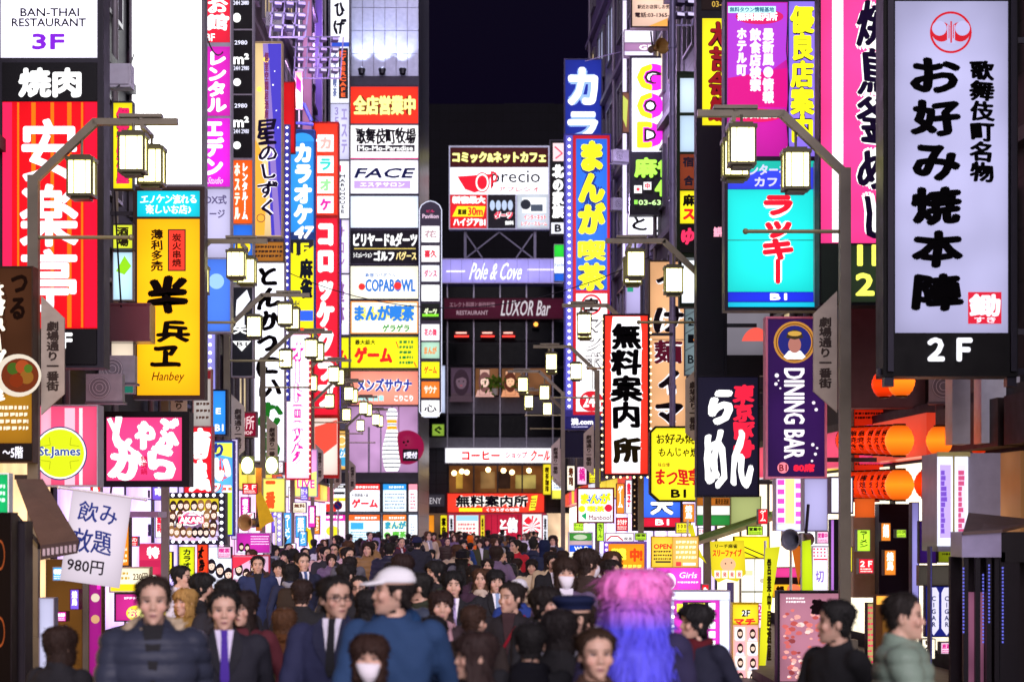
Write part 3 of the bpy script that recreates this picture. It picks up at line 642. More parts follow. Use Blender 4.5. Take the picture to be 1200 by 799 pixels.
# the stacked front signs of the game hall tower
def front(label, y0, y1, h, e=.98, x0=410, x1=491, d=91.6, frame='#4a4658', th=.3):
    s = S('wall_sign',label,'sign',x0,y0,x1,y1,d,th,frame,1.,'stacked sign panels on the game hall tower'); s.p(x0+1,y0+1,x1-1,y1-1,h,e,True,.07); return s
s = front('red all shops open panel with yellow characters on the tower',101,147,'#f0301c'); s.t('全店営業中',414,112,487,135,'#fff48a',1.1,.05,('#5a1a08',.08))
s = front('white ranch restaurant panel with black brush writing below the red panel',145,187,'#f4f0f4'); s.t('歌舞伎町牧場',417,150,487,169,'#1c1820',0,.035,None,.05); s.rect(418,170,486,178,'#24202c',0); s.t('Mo-Mo-Paradise',420,171,484,177,'#fff',1,.03); s.line([(411,186),(490,186)],1.2,'#e03078')
s = front('white panel with slanted dark blue Latin letters on the tower',187,228,'#eceafa'); s.t('FACE',417,197,485,209,'#23285c',0,.05,None,0,.4); s.rect(415,212,481,221,'#b494e0'); s.t('エステサロン',422,214,474,219,'#fff',1,.03)
s = front('blank pale blue lit panel on the tower',229,268,'#d4def8')
s = front('black billiards and darts panel with white lettering',269,310,'#15121f',0); s.t('ビリヤード&ダーツ',414,273,489,289,'#fff',1,.05); s.rect(415,291,487,292,'#d8c060'); s.t('シミュレーション',414,296,436,302,'#fff',1,.03); s.t('ゴルフ',438,294,462,306,'#fff',1,.05); s.t('バグース',464,295,488,305,'#f4dc90',1,.04)
s = front('cream bowling panel with blue and red lettering',311,351,'#f0ead0'); s.t('COPABOWL',428,327,487,342,'#2470c8',.9,.06); s.t('新宿コパボウル',428,320,464,325,'#2470c8',.8,.03); s.disc(424,336,4,'#e03030'); s.disc(466,335,4.5,'#e03030'); s.disc(418,328,2.6,'#fff',1,ry=9); 
s = front('pale manga cafe panel with blue and yellow bubble lettering',352,392,'#f2ecd8'); s.line([(411.5,353.5),(489.5,354),(489.5,390.5),(411.5,390.5),(411.5,353.5)],1.4,'#f08a2c'); s.t('まんが喫茶',415,357,486,377,'#2a78d0',.95,.06,('#f4e23c',.08)); s.t('ゲラゲラ',448,380,480,389,'#2a9848',.8,.05)
s = front('yellow game hall panel with big red lettering',394,432,'#f0ea1c'); s.t('ゲーム',415,406,460,426,'#e02420',.95,.07); s.t('最大級大',416,398,440,404,'#30281c',0,.03); s.marks(468,398,484,428,5,'#2a8a3c',.7,5); s.line([(464,400),(467,408)],1.2,'#e02420'); s.line([(485,424),(488,430)],1.2,'#e02420')
s = S('wall_sign','yellow wraparound sign piece beside the game hall panel','sign',391,394,409.5,432,90.8,.3,'#4a4658',1); s.p(392,395,409,431,'#f0ea1c',.95); s.t('ム',396,410,408,424,'#e02420',.95,.06)
s = front('salmon sauna panel with blue and white lettering',434,475,'#f2907c'); s.t('メンズサウナ',418,443,483,459,'#2a3a98',.9,.05,('#fff',.05)); s.t('24時間営業',418,463,450,470,'#8ff0f0',1,.03); s.t('こりこり',462,463,484,470,'#fff',1,.04)
s = S('wall_sign','dark reception plate in front of the crimson bowling ball','sign',472,526,490,540,91.3,.1,'#16131c',.6); s.p(472.6,526.6,489.4,539.4,'#15121c',0); s.t('F受付',473.5,529,489,537,'#e8e4f8',1,.04)
s = S('wall_sign','small amber and blue vertical sign beside the bowling wall','sign',392,503,409,551,88,.25,'#6a5638',1.2); s.p(393.5,505,407.5,549.5,'#f0b85c',.9); s.ring(400.5,516,5.5,1.4,'#f4ecd0'); s.v('が湯',396,524,406,546,'#3a9ac8',.9,.05,('#fff',.06))
pan = [('white game poster panel with a red top at the foot of the tower',409,446,566,600,'#eeeef8','#e23030'),('blue topped white poster panel at the foot of the tower',448,477,566,600,'#dfeefa','#2a8ad8'),('narrow white and pink poster panel at the tower corner',478,490,566,600,'#f4e8ee','#e890a0'),
       ('magenta topped poster panel beside the no parking disc',374,406,602,632,'#f4d8f0','#d828a0'),('orange topped timetable panel at the foot of the tower',408,446,602,636,'#d4ecf8','#e8642c'),('orange topped manga cafe poster panel at the foot of the tower',448,477,602,632,'#eef6e8','#e8742c'),('plain pale corner panel at the foot of the tower',478,490,602,632,'#f0f4ff','#d8e0f4')]
for i,(lb,x0,x1,y0,y1,h,h2) in enumerate(pan):
    s = S('poster_panel',lb,'poster',x0,y0,x1,y1,91.5,.2,'#1a1620',1.); s.p(x0+1,y0+1,x1-1,y1-1,h,.95); s.rect(x0+1,y0+1,x1-1,y0+8,h2)
    if i == 0: s.t('ゲーム',412,584,443,595,'#d82838',.95,.07); s.t('大規模最大級',412,578,432,582,'#403844',0,.02)
    elif i == 5: s.t('まんが',451,610,476,620,'#2a9ab8',.9,.07,('#f0f0a0',.08)); s.t('喫茶',460,622,476,630,'#5ab83c',.9,.06); s.ring(454,627,4,1.6,'#5ab83c')
    elif i == 3: s.disc(390,622,8,'#f0e030',.9,ry=6); s.marks(380,603,403,609,1,'#fff',1,9)
    elif i == 4: s.rect(411,612,426,620,'#3aa0dc'); s.marks(411,622,444,634,4,'#7aa8c8',.7,2)
    else: s.marks(x0+3,y0+11,x1-3,y1-3,5,'#88a4c0' if i != 2 else '#d87088',.7,i)
    if i in (0,1,4,5): s.marks(x0+8,y0+2.5,x1-3,y0+7,1,'#fff',1,i+20)
s = S('wall_sign','white billboard strip with black bars above the magenta poster panel','sign',366,566,407,600,90.6,.2,'#a8a4b0',.8); s.p(367,567,406,599,'#ecebf8',.95); s.rect(372,568,406,572,'#16141c',0); s.rect(368,576,404,579,'#1c1c24',0); s.rect(368,583,405,587,'#f2d828',.9); s.rect(382,590,394,599,'#e83028'); s.marks(380,568.5,404,571.5,1,'#fff',1,4)
# arched directory post
s = S('directory_sign','slim arch topped directory post with ten little tenant plates','sign',491,246,518,489,90,.22,'#37364a',0,None,False)
b = MB(); pts = [s.l(x,y) for x,y in [(491,246),(494,240),(499,236.5),(504.5,235),(510,236.5),(515,240),(518,246),(518,482),(512,489),(497,489),(491,482)]]
b.prism(pts, 0, .22); b.build('cabinet', mat('#2a2836',.4,.3), s.root)
s.line([(491.5,482),(491.5,246),(494,240.5),(499,237),(504.5,235.6),(510,237),(515,240.5),(517.5,246),(517.5,482),(512,488.4),(497,488.4),(491.5,482)],1,'#d8dcf4',.9)
s.t('Pavilion',495,251,514,256,'#e8c8e0',.9,.03); s.t('ビル',500,246,509,249,'#e03070',.9,.02)
for i,(y,h,h2) in enumerate(((265,'#f4f0f4','#b09098'),(288,'#f4eef0','#d02c40'),(311,'#dfe0ee','#c04060'),(334,'#fdfdff',None),(356,'#1c2a1c','#e8f4c8'),(380,'#f2ecf4','#d84060'),(401,'#a8d0b8','#e08030'),(424,'#f0ea1c','#e02420'),(447,'#ee7a2c','#fff0e0'),(469,'#f4f2f4','#302c38'))):
    s.p(494,y,515,y+19,h,.95 if i != 4 else 0,False); 
    if h2: s.t(['花','喜久','ダンス','','ダーツ','花の舞','まんが','ゲーム','サウナ','心'][i],497,y+5,512,y+14,h2,.9,.05)
    if i == 4: s.rect(495,y+12,514,y+15,'#7ad02c')
# marquee column strips and small signs low on the west side
strip(240,253,360,500,44,'#9a94e8',.8,'lilac strip of square white lights beside the orange skewer sign').bulbs([(246.5,366+i*9.5) for i in range(14)],'#fdfbff',2.,2.0)
strip(333,340,146,470,58,'#3a3aa8',.8,'long violet strip of white lights beside the starry sign').bulbs([(336.5,150+i*8) for i in range(40)],'#f4f0ff',2.2,1.5)
strip(397,400,256,480,74,'#6a44d8',.8,'thin violet edge light beside the croquette sign')
s = S('hanging_sign','grey white plaque with brown script behind the orange skewer sign','sign',226,432,248,500,39,.2,'#9a6a64',1.); s.p(227,433,247,499,'#b0a8a4',.8); s.marks(230,470,246,494,3,'#5a3c2c',0,6,.4); s.rect(242,434,247,444,'#7a2028',.7)
s = S('hanging_sign','small bright blue basement sign beside the street name plate','sign',246,456,266,510,42.5,.25,'#191c30',1.4); s.p(247.5,458,264,508.5,'#2c86e8',.95); s.t('E',253,478,259,485,'#fff',1,.05); s.t('B1',252,497,262,505,'#fff',1,.05)
s = S('hanging_sign','dark red information office sign with outlined white characters','sign',275,482,301,512,50,.25,'#7a5a60',1.2); s.p(276.5,484,299.5,510.5,'#8c1430',.75); s.t('旬所',278,487,298,503,'#f4d0d4',1,.0,None); s.t('SHOP',281,505,296,509,'#f4d0d4',.9,.02)
s = S('hanging_sign','red vertical sign with white brush writing beside the hot pot sign','sign',215,499,249,582,36.5,.25,'#b8606c',1.2); s.p(216.5,501,247.5,580.5,'#e61c2c',.95); s.v('南館',220,503,245,577,'#fff',1.05,.05,None,.08)
s = S('hanging_sign','blue and green sign with fat red and white hiragana behind the red sign','sign',244,516,274,628,39,.25,'#3a3ab0',1.); s.p(245,518,272.5,626,'#5ab4f0',.9); s.poly([(246,519),(272,519),(272,536),(246,530)],'#d8e84c'); s.poly([(252,584),(272,570),(272,626),(252,626)],'#b8d83c',.9); s.t('り',251,519,262,535,'#2a3a90',.8,.07); s.t('い',250,536,271,564,'#fff',1.05,.09,('#e02438',.14)); s.t('フェ',247,566,272,577,'#fff',1.05,.06,('#e04020',.1))
strip(271,279,514,632,42,'#d8c8f0',.9,'tall white and violet flickering light column behind the idol screen').bulbs([(275,520+i*9) for i in range(12)],'#ffffff',2.,1.8)
s = S('led_screen','lit screen with a dozen portraits framed by square marquee lights','screen',192,577,264,638,36.2,.3,'#23222e',1.); s.p(199,584,256,630,'#e8d02c',.85)
rd = random.Random(5)
s.rect(199,600,256,630,'#8c6a90',.7)
for j,(y,n,h) in enumerate(((592,7,12),(603,6,12),(614,6,13),(622,8,11))):
    for i in range(n):
        if j in (1,2) and 2 <= i <= 3: continue
        s.face(203+i*(50/(n-1))+rd.uniform(-1,1), y+rd.uniform(-1,1), h, rd.choice(['#3a2420','#6a4028','#1c1418','#a87848']), '#f4d4c4', rd.choice(['#f0c8dc','#ffffff','#c8b8e8','#e8a0c0']), .95)
s.ring(228,607,12,1.6,'#fff',1,ry=9); s.ring(228,607,9,1.,'#e83068',1,ry=6.5); s.rect(213,605,243,613,'#e0285c'); s.t('AKARI',214,605.5,242,612.5,'#fff',1.1,.07)
s.bulbs([(195.5,580+i*8) for i in range(8)]+[(260,580+i*8) for i in range(8)]+[(203+i*8,580) for i in range(7)]+[(203+i*8,634) for i in range(7)],'#f6f4ff',2.2,2.0)
# pink guide boards, horn speaker, flags etc. by the kerb
s = S('standing_board','magenta wall poster with pale writing and tiny portraits above the crowd','poster',277,624,317,648,40,.12,'#b8a0c0',.6); s.p(278,625,316,647,'#c42aa8',.85); s.marks(294,627,315,639,4,'#ffd8f4',1,7,.4); s.face(283,640,9); s.face(290,641,9)
s = S('standing_board','lilac idol poster with red edging beside the two standing men','poster',272,650,316,690,38,.12,'#c8405c',.8); s.p(273.5,651.5,314.5,688.5,'#e8b8d8',.8); [s.face(280+i*9,666+(i%2)*6,13,'#2c1c20') for i in range(4)]; s.poly([(274,652),(300,652),(286,660),(274,666)],'#e83048')
s = S('hanging_sign','yellow banner strip with black characters under the idol screen','banner',210,640,228,684,36,.06,'#e8e030',.4); s.p(211,641,227,683,'#dce81c',.85); s.v('カラオケ館',214,643,224,681,'#28301c',0,.05)
s = S('hanging_sign','orange red banner strip with black strokes under the idol screen','banner',231,636,244,690,36.4,.06,'#e84020',.4); s.p(232,637,243,689,'#f0401c',.9); s.v('大特価',232.6,640,239,684,'#1c1014',0,.06,None,.08)
s = S('shop_window_poster','row of cut out idol portraits on a bright white shop front','poster',240,640,272,700,42,.1,'#c8c8e0',.5); s.p(241,641,271,699,'#e8ecff',.95); [s.face(248+i*10,662+i*5,15,'#241c24') for i in range(3)]
s = S('hanging_sign','orange lit menu column with white writing beneath the steel canopy','sign',130,600,152,664,34,.2,'#3a2418',1); s.p(131.5,602,150.5,662,'#f08c1c',.95); s.rect(132,602,150,610,'#d84018'); s.t('MENU',134,603.5,149,609,'#fff',1,.04); s.t('omusubi',133,641,149,645,'#fff4d8',1,.03); s.marks(133,614,149,636,4,'#ffd890',1,2); s.marks(133,648,149,660,2,'#ffe8b8',1,5)
s = S('shop_sign','white and yellow lit price board above the passing man with the fur hood','sign',128,664,176,694,31,.2,'#a89878',1); s.p(129.5,665.5,174.5,692.5,'#f4e8c8',.95); s.rect(130,684,174,692,'#f0c81c'); s.t('230円',156,671,173,680,'#5a4a2c',0,.03); s.marks(132,669,152,680,2,'#c8a040',.8,3)
s = S('standing_board','magenta and yellow standing board behind the passing man with the fur hood','sign',134,694,214,728,29,.15,'#2a2028',1.4); s.p(136,696,212,727,'#d02c90',.85); s.disc(160,718,12,'#f0d838',.9,ry=9); s.disc(196,712,10,'#f0e040',.9,ry=9); s.t('¥F',190,708,202,716,'#e83068',.9,.06); s.t('お得！',150,712,174,724,'#e8ec8c',1,.05,('#c82880',.1)); s.marks(146,698,200,703,1,'#ffd8f0',.9,8)
s = S('poster_panel','pink food poster column on the wall under the steel canopy','poster',152,636,190,690,37,.12,'#e0d8e8',.6); s.p(153,637,189,689,'#d83058',.8); s.rect(153,656,189,664,'#b02048'); s.t('特',172,640,187,654,'#fff',1,.06); [s.disc(160+i*10,678,5,'#f4e4d8',.9) for i in range(3)]
s = S('hanging_sign','pale lilac bank style sign behind the steel canopy','sign',148,584,178,628,38,.2,'#5a5a78',1); s.p(149,585.5,177,614,'#dde0fa',.95); s.p(149,615,177,627,'#2c2c3c',0); s.t('ビル',160,616.5,174,625,'#f4f4ff',1,.04)
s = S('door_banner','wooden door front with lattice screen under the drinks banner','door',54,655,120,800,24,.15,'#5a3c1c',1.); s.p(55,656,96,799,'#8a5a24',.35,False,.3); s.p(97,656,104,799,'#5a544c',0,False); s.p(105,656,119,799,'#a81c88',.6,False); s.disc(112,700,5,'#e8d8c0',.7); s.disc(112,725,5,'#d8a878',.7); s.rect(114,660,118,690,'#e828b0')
s = S('standing_lamp_board','white glowing narrow standing board by the wooden door','sign',46,700,64,800,21.5,.15,'#8a88a0',1); s.p(47,701,63,799,'#c8c8ea',.75,True,.3)
s = S('hanging_sign','dark bar front column with glowing orange rings at the photo edge','sign',-20,600,14,800,17.5,.2,'#1c1418',1); s.p(-19,601,13,799,'#2a1810',.12)
for y in (650,740): s.ring(0,y,6,1.,'#c8602c',.35,ry=18)  # orange glints painted as dimly glowing rings
s = S('steel_mast','dark steel mast column beside the glowing ring panel','column',16,610,30,800,17.8,.25,'#2c262c',1)
# horn speaker, lights, yellow pennant at (300,560)
def horn(px,py,d,yaw,label,r=.24):
    o = empty('horn_speaker', P(px,py,d), label, 'loudspeaker', None, yaw); mb = MB(); n = 16
    pf = [(.05,.32),(.06,.2),(.1,.1),(r*.75,.03),(r,0),(r-.015,.0),(r*.7,.05),(.05,.2)]
    for i in range(len(pf)-1):
        (r0,y0),(r1,y1) = pf[i],pf[i+1]
        mb.add([(r0*math.cos(2*math.pi*j/n),y0,r0*math.sin(2*math.pi*j/n)) for j in range(n)]+[(r1*math.cos(2*math.pi*j/n),y1,r1*math.sin(2*math.pi*j/n)) for j in range(n)],[(j,(j+1)%n,(j+1)%n+n,j+n) for j in range(n)])
    mb.build('horn', mat('#b08a50' if d > 30 else '#8c90a4',.4,.2), o, None, True); b = MB(); b.tube((0,.3,0),(0,.5,0),.09,12); b.build('driver', mat('#6a5a48',.5,.3), o); b = MB(); b.bar((0,.42,0),(0,.5,.45),.03,.03); b.build('bracket', mat('#33303a',.5,.3), o)
horn(287,612,41,R(-25),'tan horn loudspeaker hanging above the magenta poster',.17)
horn(926,632,27,R(-35),'grey horn loudspeaker above the yellow flags',.14)
o = empty('street_lamp_floodlight', P(303,548,44), 'pair of glaring yellow green floodlights on an orange post', 'floodlight'); b = MB(); b.box(-.06,.06,0,.12,-1.3,0); b.build('post', mat('#d07a1c',.5), o); 
for dx in (-.22,.28): 
    b = MB(); b.ball((dx,-.1,.05),.12,.10,.17,14,10); b.build('floodlight_glass', glow('#f4ffb0',4,True), o, None, True)
    b = MB(); b.box(dx-.13,dx+.13,.0,.1,-.14,.24); b.build('housing', mat('#5a5a40',.5,.2), o)
b = MB(); b.prism([(-.12,.30),(-.02,.36),(.24,-.2),(.1,-.26),(-.04,-.36)],-.01,.01); tag(b.build('pennant', mat('#d8b01c',.7,0,'cloth'), None, P(307,598,41)), 'yellow pennant with folded tip hanging by the horn loudspeaker', 'flag')
s = S('hanging_sign','yellow sign with red characters behind the floodlights','sign',308,560,334,600,46,.2,'#c8c078',.6); s.p(309,561,333,599,'#f4ee70',.95); s.v('一番',311,563,323,596,'#e85020',.95,.08)
strip(324,331,558,640,47,'#b8a8e8',.8,'white dotted light strip beside the yellow sign with red characters').bulbs([(327.5,562+i*7) for i in range(11)],'#fff',2,1.6)
s = S('hanging_sign','tall pink framed white sign with red dotted edge and outlined magenta letters','sign',334,390,364,562,58.5,.25,'#d82040',1.2); s.p(336,392,362,560,'#f6d8f4',.95); s.p(339,396,358,548,'#f6fbff',1,False); s.v('オートロック',341,400,356,544,'#f8f4ff',1,.03,('#d81c98',.08)); s.bulbs([(363,394+i*7) for i in range(24)],'#ffd0a0',2,1.1)
s = S('hanging_sign','slanted pink and pale blue lightboard low beside the far lamp poles','sign',344,526,372,582,66,.2,'#b8b0d0',1); s.p(345,527,371,581,'#f0a0dc',.95); s.poly([(345,560),(371,552),(371,581),(345,581)],'#d8e878'); s.t('LIVE',348,562,369,572,'#e83090',1,.06,('#fff',.06)); s.poly([(345,528),(366,528),(356,550),(345,552)],'#8cd4f4')
s = S('no_parking_sign','round blue traffic disc with red border on a thin pole','traffic sign',391,587,401,597,80,.03,'#c0c0c8',0,None,False); s.disc(396,592,5.2,'#c02030',.15,n=24); s.disc(396,592,4,'#2038a0',.15); s.line([(393,589),(399,595)],1,'#c02030',.15); 
b = MB(); b.tube((0,.03,-2.6),(0,.03,.4),.03); b.build('pole', mat('#8a8a90',.4,.5), s.root)
# steel canopy and rods by the bank style sign
o = empty('canopy', P(150,606,33), 'narrow steel entrance canopy reaching over the kerb beside the lamp pole', 'canopy'); b = MB(); b.box(-.35,.55,-.5,.3,.0,.09); b.build('canopy_slab', mat('#7a6478',.35,.5), o); b = MB(); b.bar((-.3,.2,.0),(-.3,.2,-.35),.05,.05); b.bar((-.3,0,.1),(-.3,.25,.5),.03,.03); b.build('bracket', mat('#4a3c34',.5,.4), o)
# rooftop and facade equipment upper west
def racklight(px,py,d,label,nx=4,nz=4,sx=.36,sz=.32):
    o = empty('light_rack', P(px,py,d), label, 'floodlight rack'); b = MB()
    for i in range(nx+1): b.bar((i*sx,0,0),(i*sx+.1,0,nz*sz),.04,.04)
    for j in range(nz+1): b.bar((0,0,j*sz),(nx*sx,0,j*sz),.04,.04)
    b.build('rack_frame', mat('#8078a0',.4,.4), o)
    b = MB(); b.box(-.1,.1,-.09,.08,-.04,.05); me = b.mesh('lamp_head', mat('#4a4560',.4,.4)); b = MB(); b.box(-.09,.09,-.10,-.092,-.03,.045); g = b.mesh('lamp_lens', glow('#e0d4ff',.7,False)); gd = b.mesh('lamp_lens', mat('#b8aee0',.15))
    rd = random.Random(px)
    for i in range(nx):
        for j in range(nz):
            q = link('lamp_head', me, o, (i*sx+.2,-.05,j*sz+.2)); q.rotation_euler = (R(-15),0,R(20)); link('lamp_lens', g if (j == 0 or rd.random() < .3) else gd, q)
def wall_spill(px,py,d,e,c):
    ld = bpy.data.lights.new('spill_light','POINT'); ld.energy = e; ld.color = c; ld.shadow_soft_size = .25; lo = bpy.data.objects.new('spill_light', ld); col.objects.link(lo); lo.location = P(px,py,d)
wall_spill(352,112,64,700,(.85,.5,1)); wall_spill(322,60,52.5,350,(.8,.6,1)); wall_spill(372,40,76,900,(.8,.5,1)); wall_spill(722,110,56,420,(.75,.6,1)); wall_spill(716,240,62,400,(.75,.6,1))  # bare point lights added for violet spill on the walls
racklight(344,92,66,'square rack of violet tinted floodlights high above the karaoke column')
racklight(316,44,54,'small cluster of slanted white floodlights above the starry sign',3,3,.3,.3)
o = empty('spotlight_bracket', P(352,150,66), 'bent blue steel arm with spotlights just above the karaoke column', 'lamp arm'); b = MB(); b.tube((-.8,0,.55),(.1,0,.75),.06); b.tube((.1,0,.75),(.35,0,.2),.06); b.tube((-.6,0,.2),(.4,0,.1),.05); b.build('arm', mat('#5a64c8',.4,.4), o); b = MB()
for i in range(3): b.bar((-.1+i*.2,-.1,-.1-i*.1),(.2+i*.2,-.1,-.25-i*.1),.12,.06)
b.build('spotlight_tube', glow('#f0ecff',1.,False), o)
s = S('facade_panel_sign','red lacquer panel on the wall behind the starry sign','sign',331,96,346,180,60,.15,'#7a1018',.8); s.p(332,97,345,179,'#d01018',.75)
strip(354,366,-20,170,67.5,'#d890c8',.42,'pink edge light climbing the tall purple building')  # pink light on the wall put in as a glowing strip
strip(369,378,-20,160,78,'#7a5cc0',.34,'faint violet edge light near the tower corner plates')  # violet light on the wall put in as a glowing strip
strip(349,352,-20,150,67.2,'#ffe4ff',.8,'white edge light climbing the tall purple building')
s = S('hanging_sign','small pink flag sign with white stripes on the brick building','sign',346,84,354,128,64,.1,'#d890b0',.5); s.p(346.5,85,353.5,127,'#f0d8b0',.8); s.poly([(347,88),(353,96),(353,110),(347,104)],'#e02888'); 
# ================================================================== SIGNS, far end of the street
s = S('rooftop_billboard','comic and net cafe billboard on a steel truss above the office building','billboard',526,171,644,269,114.5,.6,'#c8d0e8',1.4); s.p(527.5,173,642.5,196,'#3c0c10',.9); s.t('コミック&ネットカフェ',530,178,640,191,'#f4f08c',1.1,.06)
s.p(527.5,196.5,642.5,228,'#f4f4fc',.98); s.poly([(536,207),(576,204),(570,222),(556,226),(545,222)],'#d8142c'); s.disc(565,214,9,'#d8142c',1,ry=12); s.ring(565,214,7.5,1.6,'#fff',1,ry=10.5); s.t('precio',576,200,633,219,'#1c1c28',0,.012); s.t('p',575,201,583,221,'#d8142c',.9,.02); s.t('アプレシオ',584,219,632,225,'#c8243c',.8,.03)
s.p(527.5,228.5,570.5,267.5,'#d81c24',.95); s.t('新宿最大',530,230,569,239,'#fff',1.05,.07); s.poly([(536,242),(569,242),(566,254),(530,254)],'#f4e020'); s.t('直線',536,245,547,252,'#302018',0,.04); s.t('30m',548,243,566,253,'#d81c24',.9,.06); s.t('ハイジアB1',531,256,569,265,'#fff',1.05,.05)
s.p(572,228.5,604,267.5,'#14101c',0); 
for x in (577,584,591,598): s.disc(x,241,3,'#b8c8e8',.8,ry=6)
s.t('ダーツ',579,248,601,257,'#f02c50',.95,.06,('#fff',.07)); s.t('無料',592,259,602,264,'#fff',1,.04)
s.p(606,228.5,642.5,267.5,'#c8d0dc',.85); s.rect(612,232,640,250,'#e8ecf4',1); s.disc(616,240,6,'#3a4050',.3); s.rect(622,240,636,248,'#5a6478',.5); s.t('インターネット',614,252,640,258,'#e03050',.9,.05,('#fff',.07)); s.t('レディースルーム',611,260,641,265,'#e03050',.9,.04,('#fff',.07))
b = MB(); k_ = s.k
for xa,xb in ((545,545),(627,627)): b.bar((*[ (xa-585)*k_],.4,0),((xb-585)*k_,.4,-1.55),.14,.14)
for a,c in (((-1.8,.3,-1.5),(0,.3,-.1)),((0,.3,-.1),(1.8,.3,-1.5)),((-1.8,.3,-.2),(-.9,.3,-1.5)),((1.8,.3,-.2),(.9,.3,-1.5))): b.bar(a,c,.07,.07)
b.build('truss', mat('#5a586a',.45,.5), s.root)
s = S('wall_sign','long lilac lit sign band with white script across the office building','sign',513,303,660,332,113.6,.25,'#b8b0d8',.6); s.p(514,304,659,331,'#a49af0',.78,var=.12); s.t('Pole & Cove',552,308,612,328,'#f4f2ff',1.05,.03,('#7888e0',.05),0,.25); s.rect(523,317,545,319,'#e8e4ff'); s.rect(618,315,650,317,'#d8d0ff')
for x in range(528,656,13): s.rect(x-.2,304,x+.2,331,'#8078b8',.5)
s = S('wall_sign','dark wine red bar sign band with grey Latin lettering on the office building','sign',520,349,661,374,113.55,.2,'#3a1420',.6); s.p(521,350,660,373,'#4a0f28',.55); s.t('LUXOR Bar',588,352,645,370,'#c8c0c8',.75,.02,None,0,.15); s.t('RESTAURANT',535,364,572,369,'#b89aa8',.6,.02); s.t('エレクト料理と創作料理',527,354,580,360,'#a07888',.5,.02)
for i,(x0,x1) in enumerate(((532,550),(563,580),(588,604))):
    s = S('neon_lamp','red neon bar lamp in the office window, '+('first under the restaurant lettering','below the gap in the lettering','below the Latin bar lettering')[i],'neon lamp',x0,388,x1,396,113.1,.08,'#401018',.3); s.p(x0+.5,393,x1-.5,395,'#ff3a30',1.6); s.p(x0+2,389,x1-3,391,'#ffb0a0',1.2)
s = S('neon_lamp','small orange lamp glowing in the office window under the bar sign','lamp',624,375,632,384,113.1,.08,'#301810',.3); s.disc(628,380,2.6,'#ffa040',1.6)
for i,(x0,x1,lb) in enumerate(((528,553,'dim mauve poster of a huge face in the office window'),(562,574,'pale pink portrait poster in the lit office window'),(592,604,'peach portrait poster in the lit office window'))):
    s = S('window_poster',lb,'poster',x0,430+i*2,x1,463,113.2,.05,'#3a2c34',.3); s.p(x0+.5,431+i*2,x1-.5,462.5,('#5a4458','#e8b8a8','#f0b088')[i],(.5,.75,.85)[i]); s.face((x0+x1)/2,446,26 if i == 0 else 20,('#4a3444','#8a5a58','#6a3424')[i],('#7a6070','#f0cab8','#f0b890')[i],('#54404c','#c89890','#d89068')[i],(.5,.8,.8)[i])
for i,(px,sz,lb) in enumerate(((580,.42,'bushy green potted plant in the lit office window'),(611,.3,'small potted plant beside the peach portrait poster'))):
    o = empty('potted_plant', P(px,463,113.0), lb, 'plant'); b = MB(); rd = random.Random(i)
    for j in range(70):
        v = Vector((rd.gauss(0,sz*.55),rd.gauss(0,.12),sz*1.5+rd.gauss(0,sz*.5))); a = rd.uniform(0,6.28); t_ = Vector((math.cos(a),.2,math.sin(a)))*.16; n_ = Vector((-t_.z,.1,t_.x))*.35
        b.add([v-t_,v+n_,v+t_,v-n_],[(0,1,2,3)])
    b.build('foliage', mat('#5a7a20',.6), o); b = MB(); b.tube((0,0,.0),(0,0,.35),.14,10,0,.18); b.build('pot', mat('#c8c0b8',.5), o)
s = S('wall_sign','white coffee shop sign strip with red katakana on the office building','sign',521,524,651,543,113.4,.3,'#9a94a8',.8); s.p(522,525,650,542,'#fbfaff',1.,var=.05); s.t('コーヒー',541,528,586,539,'#d8181c',.9,.06); s.t('ショップ',592,529,618,537,'#c82c50',.9,.04); s.t('クール',622,527,645,540,'#d8181c',.9,.05,None,0,.15)
s = S('wall_sign','red information office sign strip with black outlined characters at the street end','sign',523,577,639,601,113.2,.35,'#6a141c',1); s.p(524.5,578,637.5,600,'#f03a28',.98); s.t('無料案内所',534,580,619,594,'#201828',0,.05,('#fff8f0',.10)); s.rect(538,595,565,599,'#f4e020'); s.t('くつろぎの空間',570,595,608,599,'#fff',1,.03); s.poly([(623,581),(630,580),(627,597),(620,598)],'#f4dc30'); s.marks(622,583,628,596,4,'#8a4a1c',.6,2)
s = S('poster_panel','red curtain shop front with white brush characters under the red sign strip','shop front',569,602,612,640,112.9,.1,'#c03048',.4); s.p(569.5,602.5,611.5,640,'#c82040',.7); s.v('とき',585,608,594,634,'#fff',1,.05,None,.08); s.t('信',594,606,607,624,'#fff',1,.06,('#2c3a90',.06)); [s.rect(x-.4,603,x+.4,640,'#8c1430',.6) for x in (576,583,600,607)]
s = S('poster_panel','white rising sun poster with a red disc under the red sign strip','poster',612,602,635,640,112.7,.1,'#f4e8e8',.4); s.p(612.4,602.5,634.6,640,'#f8eef0',.9)
for a in range(0,360,30): s.poly([(624,620),(624+20*math.cos(R(a)),620+20*math.sin(R(a))),(624+20*math.cos(R(a+14)),620+20*math.sin(R(a+14)))] if 0 else [(623,617),(623+10.5*math.cos(R(a)),617+13*math.sin(R(a))),(623+10.5*math.cos(R(a+14)),617+13*math.sin(R(a+14)))],'#d83048',.9)
s.disc(619,610,4,'#e02030')
